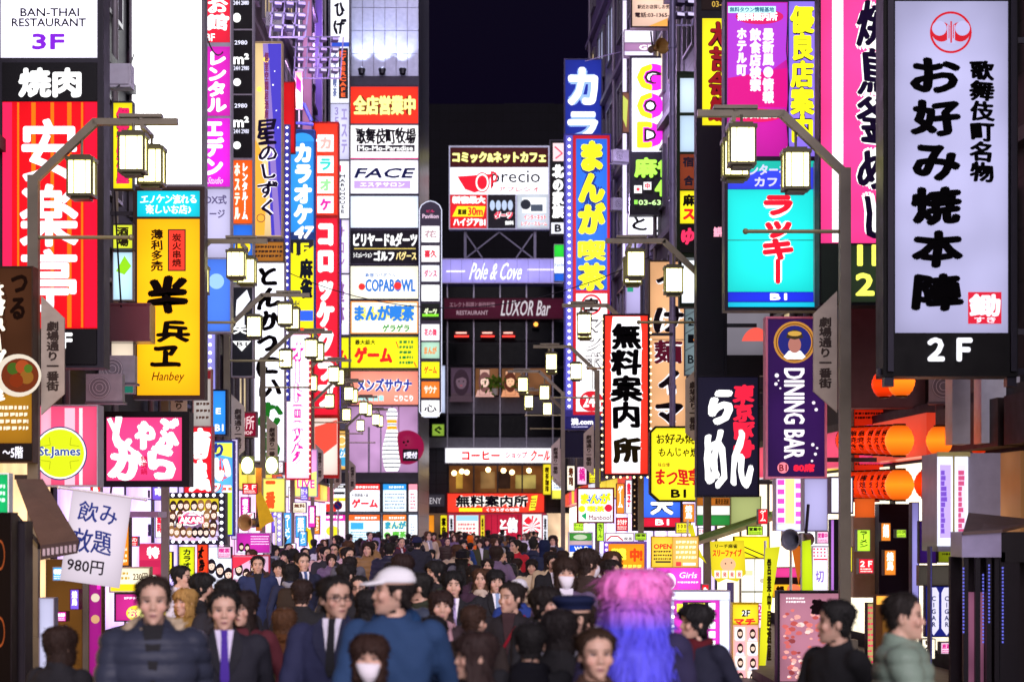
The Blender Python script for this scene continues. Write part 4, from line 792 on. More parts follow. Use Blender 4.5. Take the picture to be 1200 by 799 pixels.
for i,(x0,x1,h,t_,c,lb) in enumerate(((500,509,'#e08820','','#40200c','amber doorway panel under the dark awning at the street end'),(516,524,'#f0e020','案内所','#302010','yellow banner with small characters at the street end'),(526,532,'#e8e4f0','無料','#181420','white banner with bold black characters beside the blue poster'),(636,642,'#e8e8f4','無料','#1c1830','white banner with dark characters beside the rising sun poster'),(563,568,'#f0d830','格安','#302010','thin yellow banner beside the red curtain'))):
    s = S('banner',lb,'banner',x0,603,x1,640,112.6,.05,'#302830',.3); s.p(x0+.3,603.5,x1-.3,639.5,h,.85); 
    if t_: s.v(t_,x0+1.3,606,x1-1.3,636,c,0,.05)
s = S('poster_panel','pale poster wall with rows of blue and red print at the street end','poster',534,603,561,640,112.8,.08,'#e8d8c8',.4); s.p(534.5,603.5,560.5,639.5,'#f4e8dc',.85); s.rect(535,604,560,610,'#8cc0e0'); s.marks(537,612,558,636,5,'#d86070',.8,3)
s = S('wall_sign','small dark grey plate with pale letters beside the dark doorway','sign',494,578,522,594,112.5,.1,'#2c2834',.6); s.p(495,579,521,593,'#4a4450',.35); s.t('LENY',500,583,517,590,'#c8c0c8',.7,.0)
s = S('banner','bright yellow vertical banner with brown print beside the cafe window','banner',636,543,646,580,112.3,.08,'#8a7a1c',.5); s.p(636.6,544,645.4,579,'#f4dc28',.9); s.v('喫茶珈琲',638.5,547,643.5,576,'#6a4a10',0,.04)
s = S('wall_sign','yellow and white menu sign right of the cafe banner at the street end','sign',646,549,662,585,112,.12,'#8a8478',.6); s.p(647,550,661,584,'#f0e850',.9); s.rect(647,562,661,574,'#f4f4f0',1); s.marks(649,563,659,573,3,'#7090c0',.8,5)
s = S('wall_sign','small green sticker sign on the grey spandrel by the directory post','sign',506,496,521,511,113,.1,'#284020',.5); s.p(506.6,497,520.4,510.4,'#8cae3c',.7); s.t('ぐ',509,499,518,508,'#1c3818',0,.06)
s = S('hanging_sign','pale lit glass edge sign between directory post and office windows','sign',514,428,522,484,110,.2,'#8a90b0',.5); s.p(514.6,428.6,521.4,483.4,'#c8d4f4',.75)
s = S('hanging_sign','narrow black pub sign with white brush characters high at the street end','sign',644,164,664,276,101,.3,'#4a4858',.7,None,True,(1,.8)); s.p(645,165,663,275,'#0b0a0f',0); s.rect(648,168,661,189,'#f0d0d4',.9); s.line([(650,172),(659,180),(651,186)],1.6,'#d83058'); s.v('北の家族',647,193,661,256,'#fff',1.05,.06); s.rect(646,261,662,274,'#d8d8e4'); s.t('B',650,263,658,272,'#181420',0,.06)
s = S('hanging_sign','green, white and blue convenience store sign by the manga cafe column','sign',649,286,662,330,100,.3,'#c0c4d0',.6); s.p(649.6,287,661.4,301,'#28c838',.95); s.p(649.6,301.5,661.4,320,'#f4f8fa',.95,False); s.p(649.6,320.5,661.4,329.4,'#1c58c8',.95); s.t('Family',650.5,308,660.5,314,'#2058b8',.8,.04)
# ================================================================== SIGNS, east side
s = S('hanging_sign','dark blue karaoke sign with two white outlined katakana','sign',661,69,706,164,74,.4,'#4a4a68',1.,None,True,(1,.5)); s.p(662.5,70.5,704.5,163,'#1c2c98',.85); s.t('カ',665,79,701,124,'#fff',1.05,.045,('#88a8e8',.05)); s.t('ラ',665,131,701,166,'#fff',1.05,.045,('#88a8e8',.05))
s = S('hanging_sign','very tall manga cafe column with yellow and blue characters and a red frame','sign',661,157,716,503,69,.5,'#3c3a8c',1.4,None,True,(1,.5)); s.p(663,159,671,480,'#6a68d8',.8,False); s.p(671.5,159,714.5,486,'#c81c2c',.95); s.p(675,163,711.5,340,'#2a6ae0',.98,True,.05); s.v('まんが',677,165,710,275,'#f4f01c',1.05,.07,('#183080',.07)); s.t('喫',677,281,710,306,'#f4f01c',1.05,.055,('#183080',.06)); s.t('茶',677,308,710,341,'#f4f01c',1.05,.055,('#183080',.06))
s.p(675,344,711.5,482,'#f6f2f4',.98,False,.05); s.ring(693,357,12,2.4,'#d81c2c'); s.t('空',685,349,701,365,'#30201c',0,.06); s.v('マンボー',684,372,707,457,'#f4f0f0',1,.02,('#20181c',.05)); s.disc(693,470,14,'#c81c2c',.95,ry=12); s.t('24h',683,463,704,477,'#fff',1,.06)
s.p(663,488,714.5,502,'#242060',.8,False); s.t('満.com',669,490,695,498,'#f4f0ff',1.05,.06); s.marks(670,499,690,501.5,1,'#c8c4f0',.9,4)
s.bulbs([(667,164+i*8) for i in range(40)],'#fbf8ff',2.2,1.7)
s = S('hanging_sign','dark blank cabinet under the manga cafe column','sign',662,505,688,536,68,.4,'#16142c',1)
s = S('hanging_sign','beauty parlour sign in beige and pink with a phone number at the top','sign',739,-60,803,33,56,.3,'#3c3034',1.6,None,True,(1,.5)); s.p(741,-58,801,31,'#f0c8b4',.9,var=.12); s.poly([(760,31),(801,14),(801,31)],'#f0a04c',.9); s.t('駅近お店探しお気軽に！',747,6,796,11,'#3a1c2c',0,.03); s.t('電話:03-1365-0568',744,15,798,21,'#3a1c2c',0,.04); s.disc(770,-20,18,'#f4e0d0')
s = S('hanging_sign','pale lilac floor plate with white letters above the mahjong sign','sign',731,35,784,66,59,.3,'#6a5868',.8,None,True,(1,.5)); s.p(732,36,783,50,'#e4dcf0',.95); s.p(732,51,783,60,'#b888b8',.75); s.t('GF',749,53,765,59,'#fff',1.05,.05); s.p(732,60.5,783,65.5,'#d8d4f0',.9)
s = S('hanging_sign','white mahjong sign with yellow and magenta round letters and green writing','sign',738,66,801,252,57.5,.4,'#1c1a22',1.8,None,True,(1,.5)); s.p(740.5,68.5,799,178,'#f4f4ff',1.); s.p(740.5,180,799,249.5,'#16161a',0)
for (ch,y0,y1) in (('G',75,107),('O',109,140),('D',143,174)):
    s.t(ch,746,y0,778,y1,'#ef28d0',.95,.075,('#20181c',.05)); 
    v,f,_,_n = glyphs(ch)
    x0_,z1_ = s.l(747.5,y0+1.5); x1_,z0_ = s.l(776.5,y1-1.5); y_ = s.y()-.004; s.n += 2
    # the left halves of the letters are yellow
    bmx = bmesh.new(); vs_ = [bmx.verts.new((x0_+a*(x1_-x0_), 0, z0_+c*(z1_-z0_))) for a,c in v]
    for q in f:
        try: bmx.faces.new([vs_[i] for i in q])
        except ValueError: pass
    bmesh.ops.bisect_plane(bmx, geom=bmx.verts[:]+bmx.edges[:]+bmx.faces[:], plane_co=(x0_+(x1_-x0_)*.52,0,0), plane_no=(1,0,0), clear_outer=True)
    bmx.verts.index_update(); base = [tuple(q.co) for q in bmx.verts]; ff = [tuple(q.index for q in fc.verts) for fc in bmx.faces]; bmx.free()
    mb = MB()
    for i in range(9):
        r = .055*(z1_-z0_) if i < 8 else 0; mb.add([(x+r*.9*math.cos(i*math.pi/4), y_-i*.00015, z+r*math.sin(i*math.pi/4)) for x,y,z in base], ff)
    mb.build('lettering', glow('#f4e81c',.95,False), s.root)
s.v('リーチ麻雀',786,75,797,137,'#8ae03c',.95,.05); s.v('３Ｆ',787,140,796,170,'#202028',0,.06)
s.t('麻雀',743,185,795,209,'#a8f050',1,.06); s.rect(743,218,752,227,'#f4f0f4'); s.rect(754,214,763,223,'#f4f0f4'); s.disc(747.5,222.5,2,'#e04050'); s.t('中',755.5,215,761.5,222,'#e04050',.8,.05); s.t('4F',767,211,788,231,'#a8f050',1,.08); s.t('03-6302-4',748,235,796,241,'#c8f4a0',1,.04); s.rect(743,235,747,240,'#88d850')
s = S('hanging_sign','white sign with black brush hiragana just under the mahjong sign','sign',735,250,788,276,58.5,.3,'#b0acc0',.8); s.p(736,251,787,275,'#f4f2ff',.98); s.t('と',741,253,757,270,'#1c1820',0,.04,None,.06); s.t('し',766,253,776,272,'#1c1820',0,.04,None,.06)
s = S('hanging_sign','pale green and cream lit wall under the white hiragana sign','sign',733,278,762,368,62,.3,'#8a80a8',.8); s.p(734,279,761,367,'#b8aee0',.8); s.rect(735,326,742,342,'#2c9a7c',.8); s.rect(735,300,740,312,'#e8c860',.8)
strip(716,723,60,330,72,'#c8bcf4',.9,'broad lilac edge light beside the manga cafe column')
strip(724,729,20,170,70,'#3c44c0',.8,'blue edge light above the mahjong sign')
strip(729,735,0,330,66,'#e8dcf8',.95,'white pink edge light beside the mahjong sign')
strip(706,714,46,156,80,'#8a80a4',.45,'grey ribbed facade edge behind the blue karaoke sign')  # a facade edge, not a lamp; its brightness is put in as glow
s = S('hanging_sign','small framed menu board with red and green print on the pale facade','sign',729,108,740,156,64,.1,'#4a2c2c',.8); s.p(730,109,739,155,'#8a5a4c',.7); s.poly([(730,112),(736,118),(734,150),(730,140)],'#c8d060',.8)
strip(770,776,344,366,60,'#8c70d0',.8,'short violet strip above the tan noodle sign')
s = S('hanging_sign','red and white information office sign with big black characters and bulb edging','sign',707,368,761,557,44,.4,'#18141c',1.4,None,True,(1,.5)); s.p(709,370,759,555,'#ee3424',1.,var=.08); s.poly([(718,371),(750,371),(752,390),(750,554),(717,554),(716,390)],'#fdfaff',1.05)
s.v('無料案内',716,378,752,502,'#08060a',0,.05,('#fdfaff',.09),.03); s.t('所',718,512,751,543,'#2c2410',0,.06,('#fdfaff',.09),.03)
s.bulbs([(705.5,374+i*8) for i in range(23)]+[(762.5,374+i*8) for i in range(23)]+[(711+i*8,559) for i in range(7)],'#ffdc9c',2.6,1.3)
s = S('hanging_sign','tan vertical noodle sign with black katakana and a wine red character','sign',760,305,806,520,49,.35,'#4a3c30',1.6,None,True,(1,.5)); s.p(762,307,804,518,'#e0a878',.88,var=.12); s.t('つ',768,322,800,345,'#241c24',0,.05,('#ece0e4',.06),.05); s.t('け',767,359,800,391,'#241c24',0,.05,('#ece0e4',.06),.05); s.seam(398); s.t('麺',766,398,799,426,'#5a1028',.6,.04,('#ece0e4',.06),.03); s.t('イ',770,434,797,466,'#241c24',0,.06,('#ece0e4',.06),.05); s.t('マ',769,472,799,500,'#241c24',0,.06,('#ece0e4',.06),.05)
# green framed case, black column, grey lit panel
s = S('hanging_sign','green framed window case with a yellow and red panel and pale panes','sign',793,84,818,302,40,.4,'#1c2c1c',2.0,None,True,(1,.5)); s.p(797,92,816,132,'#c8dcf0',.85); s.p(797,136,816,178,'#bcd4ec',.85); s.p(797,181,816,222,'#8c3c24',.6); s.t('宿',800,184,813,196,'#2c3048',0,.04); s.t('合',801,206,813,218,'#2c3048',0,.05); s.p(797,224,816,262,'#f0e01c',.95); s.t('麻',800,228,814,242,'#241c1c',0,.06); s.t('ス',800,245,814,258,'#d82020',.9,.08); s.p(797,264,816,296,'#15151c',0); s.t('ゆ',799,268,814,288,'#f0305c',.95,.05,None,.05)
s = S('hanging_sign','white lit case under the green framed window case','sign',796,300,818,360,40.5,.3,'#1c2c20',2); s.p(799,302,816,355,'#e8f0f8',.95)
s = S('directory_sign','slanted grey floor directory with an orange square beside the tan sign','sign',802,345,835,440,43,.12,'#4a5660',.6,None,True); s.p(803,346,834,439,'#8ea4ac',.45,False)
for i,(y,c) in enumerate(((352,'3'),(372,'2'),(392,'1'),(416,'B'))): s.t(c,806,y,813,y+10,'#1c2430',0,.03); s.line([(803,y+19),(833,y+1)],.8,'#4a5660',0)
s.poly([(812,398),(824,390),(834,402),(822,412)],'#e07a1c',.8)
s = S('hanging_sign','black column with a yellow and dark red panel above a grey lit screen','sign',816,-60,852,440,34.5,.4,'#1a1824',3,None,True,(1,.5)); s.p(823,22,850,147,'#f2e41a',.98); s.v('大吉会館',831,26,850,144,'#8c101c',.8,.04,('#2a1418',.03),.05); s.p(822,-10,850,12,'#2a1414',.3); s.t('03-4',834,2,850,9,'#c8a040',.8,.03); s.t('無料',836,266,846,278,'#f4a0b8',.95,.08)
s = S('wall_sign','grey lit screen panel behind the turquoise sign with a red fan shape','sign',820,279,906,440,35.2,.3,'#23212a',4); s.p(825,284,902,318,'#b8c4e8',.8,False,.2); s.p(825,318,902,416,'#8a8490',.55,False,.2); s.t('ﾏﾑ',838,340,850,346,'#c8c8d4',.7,.02); s.disc(886,408,18,'#e8584c',.85,ry=24,a0=20,a1=160)
s = S('hanging_sign','magenta and violet information sign with a yellow characters column','sign',849,-4,962,186,31.2,.4,'#2a2840',2.4,None,True,(1,.7)); s.p(852,3,923,184,'#c01c9c',.95,var=.12); s.poly([(853,4),(922,4),(922,70),(853,120)],'#a838c8',.9); s.poly([(853,92),(922,80),(922,126),(853,126)],'#c8107c',.95); s.disc(890,20,28,'#c81c60',.95,ry=9); s.t('無料案内所',864,15,911,25,'#fff',1.05,.05); s.rect(853,8,909,16,'#b8e8f0',.9); s.t('無料タウン情報基地',855,9,907,15,'#2a6a8c',.7,.03)
s.v('最新風●情報',893,34,907,122,'#f0d8f4',1.05,.06); s.v('飲食店検索',878,34,892,108,'#f0d8f4',1.05,.06); s.v('ホテル町',863,34,875,90,'#f0d8f4',1.05,.06)
s.disc(886,136,30,'#d81c5c',.95,ry=8); s.t('お気軽に',868,132,910,140,'#fff',1,.04); s.p(924,3,955,184,'#8a70e8',.95,False); s.v('優良店案内',925,8,954,168,'#f4ee1c',1.05,.045,('#2a1c4c',.03)); s.line([(923.5,4),(921,60),(924.5,100),(921,140),(924.5,183)],1.2,'#2a1c4c',0)
s = S('hanging_sign','turquoise sign with red pixel katakana and a deep blue basement strip','sign',849,186,963,364,30.2,.35,'#2c2c38',2.6,None,True,(1,.7)); s.p(853,189,954,222,'#3040e0',.9,False); s.poly([(853,189),(954,189),(954,196),(853,204)],'#18b8a8',.8); s.t('インターネット',866,193,946,206,'#c8c8ff',.9,.04); s.t('カフェ',884,208,925,219,'#c8c8ff',.9,.05)
s.p(853,222.5,954,342,'#1cd8d4',1.,var=.07); s.v('ラッキー',893,229,930,333,'#e8142c',1.0,.075,('#fff',.08)); s.p(853,342.5,954,354,'#2030d8',.95,False); s.t('B1',902,344,922,352,'#fff',1.05,.07); s.p(853,354.5,954,360,'#18b8d8',.95,False); s.seam(282)
s = S('hanging_sign','white edge strip panel beside the turquoise sign','sign',955,189,962,352,30,.3,'#c0bcc8',.5); s.p(955.6,190,961.4,351,'#f8f4ff',1.)
s = S('hanging_sign','wide pink sign with a white stripe and outlined grilled chicken characters','sign',960,-80,1062,358,27.6,.4,'#1c1a20',1.4,None,True,(1,.4)); s.p(962,-78,1060,285,'#f43c8c',1.,var=.14); s.p(975,-78,988,284,'#fdf6fc',1.1,False); s.v('焼鳥釜めし',1005,2,1044,282,'#2a1c48',0,.028,('#fff',.06),.05); s.p(962,287,1060,355,'#1c2a24',0); s.p(990,288,1058,354,'#3a4a34',.35); s.t('1F',1004,287,1040,312,'#f4f45c',1.05,.05); s.t('2F',1002,320,1046,347,'#f4f45c',1.05,.05)
s = S('hanging_sign','big white pancake restaurant sign with heavy black brush characters in a black frame','sign',1035,-12,1193,441,22.2,.45,'#0a090d',0,None,True,(1,.25)); 
s.p(1049,2,1181,390,'#c9c6f4',.64,var=.2); s.ring(1114,38.5,24.5,2.6,'#c81828',.8,48); 
s.disc(1103,38,11.5,'#c81828',.8); s.disc(1125,38,11.5,'#c81828',.8); s.disc(1100.5,34,8.6,'#c9c6f4',.66); s.disc(1127.5,34,8.6,'#c9c6f4',.66); s.rect(1109.5,30,1118.5,52,'#c9c6f4',.66); s.rect(1113.2,26,1115,51,'#c81828',.8); s.line([(1111.6,30),(1111.6,46)],1,'#c81828',.8); s.line([(1116.6,30),(1116.6,46)],1,'#c81828',.8)
for i,(ch,y0,y1,x0) in enumerate((('お',67,110,1067),('好',117,161,1067),('み',169,213,1067),('焼',219,265,1067),('本',269,314,1069),('陣',320,366,1069))): s.t(ch,x0,y0,1126,y1,'#08060a',0,.06,None,.04)
s.v('歌舞伎町名物',1135,72,1164,215,'#08060a',0,.05,None,.04)
s.rect(1133,343,1172,380,'#d02038',.85); s.t('鋤',1134,345,1171,372,'#f0e4f0',1,.05); s.t('すき',1140,372,1165,379,'#f0e4f0',1,.03); s.t('２Ｆ',1085,396,1138,424,'#f0eef8',1.05,.06)
b = MB()
for px in (1043,1187): X,Z = s.l(px,0); b.box(X-.05,X+.05,.05,.2,-.1,0.0); b.box(X-.03,X+.03,-.05,-.005,0.05,4.0)
X0_,_z = s.l(1030,0); X1_,_z = s.l(1200,0); b.box(X0_,X1_+.3,.1,.16,.02,.09); b.build('mounting_rail', mat('#1c1a24',.35,.6), s.root)
s = S('hanging_sign','black ramen sign with white brush hiragana and red vertical characters','sign',816,440,890,582,33,.3,'#1c1a26',1.2,None,True,(1,.7)); s.p(818,442,888,580,'#25213a',.5); s.v('東京豚骨',859,450,884,537,'#e8203c',.98,.06,None,.05); s.t('ら',832,455,860,497,'#fff',1.05,.075,None,.07); s.t('めん',824,502,884,572,'#fff',1.05,.045,None,.06)
s = S('hanging_sign','yellow cut-corner restaurant sign with brown handwriting and red name','sign',761,499,822,588,43.5,.35,'#1c1814',0,None,False,(1,.4)); 
b = MB(); b.prism([s.l(*q) for q in ((761,506),(768,499),(822,499),(822,588),(772,588),(761,578))], 0, .35); b.build('cabinet', mat('#1c1a14',.5,.3), s.root); b = MB(); y_ = s.y(); b.prism([s.l(*q) for q in ((763.5,507),(769,501.5),(820,501.5),(820,585.5),(773,585.5),(763.5,577))], y_, .36); b.build('face_panel', glow('#f4e424',1.,True,.08), s.root)
s.t('お好み焼',769,508,814,520,'#302414',0,.02,None,.05); s.t('もんじゃ焼',772,524,818,535,'#302414',0,.02,None,.05); s.t('味自慢',771,542,785,547,'#a06a1c',.7,.02); s.t('まつ里亭',769,549,820,569,'#c81c1c',.85,.04,None,.06); s.t('B1',786,573,804,583,'#1c1814',0,.06)
s = S('hanging_sign','blue sign with white strokes and a red basement strip in a dotted black frame','sign',741,556,800,622,47,.3,'#1c1418',2.4); s.p(748,558,797,606,'#3a6af0',.95,var=.2); s.p(748,606.5,797,617,'#d01c38',.95); s.t('B1',768,608,784,615,'#fff',1.05,.05); s.t('大',762,582,789,603,'#fff',1.05,.06,('#182048',.06)); s.bulbs([(743.5,560+i*7) for i in range(9)],'#c89a6c',.8,.9)
s = S('hanging_sign','purple dining bar sign with a captain portrait and sideways white lettering','sign',897,371,969,561,29.2,.25,'#e890b0',2.2,None,True,(1,.7)); s.p(900,374,966,558,'#3a1a5c',.6,var=.25); s.disc(931,401,24.5,'#c88a3c',.7); s.ring(931,401,22,1.2,'#8a5420',.5); s.disc(931,401,19.5,'#2a2c80',.6)
s.poly([(918,418),(924,411),(938,411),(944,418),(940,421),(922,421)],'#f4f0f4',.9); s.disc(931,404,7.5,'#b8786c',.7,ry=9.5); s.poly([(921,396),(923,389),(931,386),(939,389),(941,396),(931,398)],'#4a3c28',.5); s.disc(931,391,8,'#d8a84c',.7,ry=3); 
s.t('DINING BAR',0,0,1,1,'#e8dcea',.95,.02) if 0 else None
v,f,_,_n = glyphs('DINING BAR'); mb = MB(); y_ = s.y(); xa,za = s.l(919,432); xb,zb = s.l(942,537)
for i in range(9):
    r = .008 if i < 8 else 0; mb.add([(xa+c*(xb-xa)+r*math.cos(i*.785), y_-i*.0002, za+a*(zb-za)+r*math.sin(i*.785)) for a,c in v], f)
mb.build('lettering', glow('#f0e4f0',1.,False), s.root); s.n += 1
for x,y,r in ((910,440,2.5),(909,450,2),(912,446,1),(914,455,1.2),(953,472,2),(956,480,2),(952,521,2),(957,525,1.4),(955,532,1.8),(951,540,1.4)): s.disc(x,y,r,'#e8dcea',.9)
s.disc(917,548,6.5,'#f08090',.9); s.t('B1',912.5,544,921.5,552,'#8c1028',.5,.05); s.t('80席',929,543,954,553,'#e8203c',.95,.07)
# lanterns of the stone building, east side
def paper(h, e):
    m = glow(h, e, True).copy(); n = m.node_tree.nodes; L = m.node_tree.links; b = n['Principled BSDF']     # emission painted brighter at mid height, as if a bulb hung inside
    tc = n.new('ShaderNodeTexCoord'); sp = n.new('ShaderNodeSeparateXYZ'); ab = n.new('ShaderNodeMath'); ab.operation = 'ABSOLUTE'; mr = n.new('ShaderNodeMapRange')
    mr.inputs['From Max'].default_value = .3; mr.inputs['To Min'].default_value = e*1.35; mr.inputs['To Max'].default_value = e*.35
    L.new(tc.outputs['Object'], sp.inputs[0]); L.new(sp.outputs[2], ab.inputs[0]); L.new(ab.outputs[0], mr.inputs['Value']); L.new(mr.outputs[0], b.inputs['Emission Strength']); return m
def lantern_proto():
    b = MB(); n = 20; prof = [(.10,-.30),(.145,-.27),(.195,-.19),(.23,-.08),(.24,0),(.23,.08),(.195,.19),(.145,.27),(.10,.30)]
    pf = []
    for i in range(len(prof)-1):
        for t in (0,.33,.66):
            r = prof[i][0]+(prof[i+1][0]-prof[i][0])*t; z = prof[i][1]+(prof[i+1][1]-prof[i][1])*t; pf.append((r-(.004 if t else 0), z))
    pf.append(prof[-1])
    for i in range(len(pf)-1):
        (r0,z0),(r1,z1) = pf[i],pf[i+1]
        b.add([(r0*math.cos(2*math.pi*j/n),r0*math.sin(2*math.pi*j/n),z0) for j in range(n)]+[(r1*math.cos(2*math.pi*j/n),r1*math.sin(2*math.pi*j/n),z1) for j in range(n)],[(j,(j+1)%n,(j+1)%n+n,j+n) for j in range(n)])
    c = MB(); c.tube((0,0,.295),(0,0,.33),.105,14); c.tube((0,0,-.33),(0,0,-.295),.105,14)
    t = MB(); v,f,_,_n = glyphs(vert('串焼き'))
    for s_ in (-1,.0,1):
        for i in range(5):
            vs = []
            for x,z in v:
                a = R(-90)+s_*1.25+(x-.5)*.9; zz = (z-.5)*.42; rr = .244-abs(zz)**2*1.35+.0004*i; o_ = .01*(i % 2); vs.append((rr*math.cos(a+o_*i*.5), rr*math.sin(a+o_*i*.5), zz+.006*(i//2)))
            t.add(vs, f)
    bulb = MB(); bulb.ball((0,0,0),.05)
    return (b.mesh('paper_lantern', paper('#ff3808',.85), True), c.mesh('rim', mat('#1c1210',.5), True), t.mesh('lettering', mat('#2a0a06',.6)))
lp = lantern_proto()
def lantern(px,py,d,label,scale=1.,h=None,text=True):
    o = link('paper_lantern', lp[0] if h is None else h, None, P(px,py,d)); o.scale = (scale*.74,scale*.74,scale*.60); tag(o, label, 'paper lantern', 'glowing orange paper lanterns of the stone building')
    link('rim', lp[1], o); 
    if text: link('lettering', lp[2], o)
    o.rotation_euler[2] = R(random.uniform(-40,40)); return o
plain_l = lp[0].copy(); plain_l.materials.clear(); plain_l.materials.append(paper('#ff6c14',1.25))
for r,(py,nm) in enumerate(((516,'upper'),(567,'lower'))):
    for i in range(8):
        px = 1054-i*8.6; d = 25.4+i*.62
        lantern(px, py+(0 if r == 0 else 1), d, f'orange paper lantern in the {nm} row, number {i+1} counted from the big pancake sign' if 0 else f'{["first","second","third","fourth","fifth","sixth","seventh","eighth"][i]} orange lantern of the {nm} row counted from the bright display case', .98 if i else 1.0, plain_l if i == 0 else None, i != 0)
lantern(1101,516,24.9,'round orange lantern hanging alone above the bright display case',.9,plain_l,False); lantern(1086,567,26.2,'dim red orange lantern half behind the bright display case',.9,None,False)
lantern(1056,447,25.5,'orange lantern peeking out under the big pancake sign',.95,plain_l,False); lantern(1036,450,27,'smaller orange lantern beside the one under the pancake sign',.9,None,False); lantern(1147,519,26.,'orange lantern glow at the grey pillar above the display case',.7,None,False)
s = S('lantern_board','glossy red orange board behind the two lantern rows','board',1000,478,1081,588,31.5,.2,'#7a1408',1); s.p(1001,480,1080,586,'#e82a10',.55,True,.3); s.marks(1002,482,1062,492,2,'#2a0806',0,5); s.marks(1002,537,1062,546,2,'#2a0806',0,7)  # red light on the facade put in as the board's own glow
s = S('hanging_sign','orange paper notice under the lantern rows','notice',1002,584,1025,606,26,.03,'#f06a28',0); s.p(1002,584,1025,606,'#f06420',.6)
s = S('stone_pier','dark stone pier panel above the lantern rows','pier',985,352,1100,478,29,.3,'#5a4c50',0,metal=0.); s.p(986,353,1099,477,'#5c4a4e',0,False)
s = S('stone_pier','beige stone pier below the orange paper notice','pier',1000,604,1030,700,27.5,.3,'#b89c86',0,metal=0.)
s = S('stone_pier','pale grey square pillar behind the bright display case','pier',1116,441,1137,520,24.3,.4,'#d4d2d8',0,metal=0.); s = S('stone_pier','wide pale grey pillar behind the big pancake sign foot','pier',1150,441,1215,519,24.6,.4,'#dcdae2',0,metal=0.)
s = S('stone_pier','dark doorway pier with purple sheen below the lanterns','pier',1030,590,1068,800,26.8,.3,'#191026',0,metal=0.)
strip(1068,1077,588,720,25.6,'#a8a0f0',.6,'bluish lit glass edge below the lantern rows')
strip(1090,1092,640,790,23.5,'#6a68e0',.7,'thin blue edge light of the black kiosk frame')
s = S('floor_sign','purple floor sign with small white figures beside the display case','sign',1077,610,1098,660,25,.1,'#2c1450',.6); s.p(1078,611,1097,659,'#3a1a6c',.5); s.t('5',1089,624,1094,630,'#d8d0f0',.9,.03); s.t('F',1089,633,1094,639,'#d8d0f0',.9,.03)
s = S('floor_sign','olive yellow panel under the bright display case','sign',1099,640,1128,659,24.8,.1,'#3c3c10',.6); s.p(1100,641,1127,658,'#8a9418',.5); s.marks(1104,647,1124,651,1,'#20200c',0,4)
s = S('wall_panel','blank beige wall panel beneath the floor signs','panel',1076,662,1126,686,24.6,.1,'#8c8078',.4); s.p(1077,663,1125,685,'#a4988c',.12)
o = empty('display_case', P(1134,646,23.4), 'bright white lit display case jutting from the wall beside the lanterns', 'display case'); b = MB(); b.box(-.33,.36,0,.9,0,1.08); b.build('case', mat('#8f8ca0',.35,.2), o); b = MB(); b.box(-.335,.0,-.02,.0,.06,1.04); b.build('lit_panel', glow('#e8ecff',1.15,True,.15), o); b = MB(); b.box(-.17,-.15,-.04,-.02,.06,1.04); b.box(-.34,.02,-.04,-.0,1.04,1.09); b.build('trim', mat('#c8c07a',.4), o); rd = random.Random(4)
for x0,x1,h in ((-.31,-.19,'#b8a0e8'),(-.12,-.03,'#e0d0f0')):
    b = MB()
    b.box(x0,x1,-.03,-.021,.15,.95); po = b.build('poster', glow(h,.95,False), o); b = MB()
    for i in range(12): z = .2+i*.058; b.box(x0+.01,x0+.01+rd.uniform(.03,.07),-.034,-.0305,z,z+.05)
    b.build('lettering', glow(rd.choice(['#7a50c8','#d05080']),.8,False), po)
o = empty('kiosk', P(1165,800,21.2), 'black steel entrance kiosk with a sloped roof and thin blue light lines', 'kiosk'); k_ = 21.2/F
b = MB()
for px in (1129,1143,1156,1172): x = (px-1165)*k_; b.box(x,x+.05,0,.06,-.2,1.3)
b.box((1166-1165)*k_,(1172-1165)*k_+.2,.02,.5,-.2,1.3); b.build('frame', mat('#141018',.35,.4), o)
b = MB(); b.prism([((1126-1165)*k_,1.25),((1172-1165)*k_,1.25),((1172-1165)*k_,1.52),((1126-1165)*k_,1.5)],-.05,.5); b.build('canopy_front', mat('#8c88a8',.3,.4), o)
b = MB(); pts = [((1126-1165)*k_,-.1,1.5),((1172-1165)*k_,-.1,1.525),((1250-1165)*k_,1.0,1.62),((1160-1165)*k_,1.0,1.7)]; b.add(pts+[(x,y,z-.03) for x,y,z in pts],[(0,1,2,3),(7,6,5,4),(0,4,5,1),(1,5,6,2),(2,6,7,3),(3,7,4,0)]); b.build('roof', mat('#6a5a58',.5,.2), o)
b = MB(); b.box((1173-1165)*k_,(1250-1165)*k_,0,.6,1.2,1.5); b.build('side_beam', mat('#151218',.4,.3), o)
b = MB()
for px,z0,z1 in ((1128,.5,1.2),(1158,.6,1.2),(1174,.4,1.2),(1151,.4,1.1)): [b.box((px-1165)*k_,(px-1165)*k_+.013,-.02,-.005,z0+q*.035,z0+q*.035+.018) for q in range(int((z1-z0)/.035))]
b.build('light_line', glow('#7074f0',.7,False), o)
b = MB(); b.box((1136-1165)*k_,(1156-1165)*k_,.12,.14,0,.9); b.build('interior_glow', glow('#a06080',.5,False,.6), o)
b = MB(); b.box(-.35,1.0,.4,.5,-.2,1.25); b.build('dark_wall', mat('#1a1018',.6), o)
s = S('hanging_sign','pale lit refrigerator style window at the photo edge beside the black kiosk','sign',1186,688,1230,800,21.8,.2,'#3c3440',1); s.p(1188,690,1228,798,'#d8ecdc',.75,True,.3); s.rect(1188,742,1228,744,'#5a6478',.2); s.rect(1188,716,1228,717.5,'#5a6478',.2)
s = S('hanging_sign','blue cigar sign with two white lozenge bottles below the beige panel','sign',1084,686,1124,746,24.2,.1,'#1c2464',.8); s.p(1085,687,1123,745,'#22288c',.6)
for x in (1094,1109): s.poly([(x-6,694),(x-3,688),(x+3,688),(x+6,694),(x+6,736),(x,744),(x-6,736)],'#d8d4f0',.85); s.v('CIGAR',x-2.5,698,x+2.5,734,'#28307c',.4,.03)
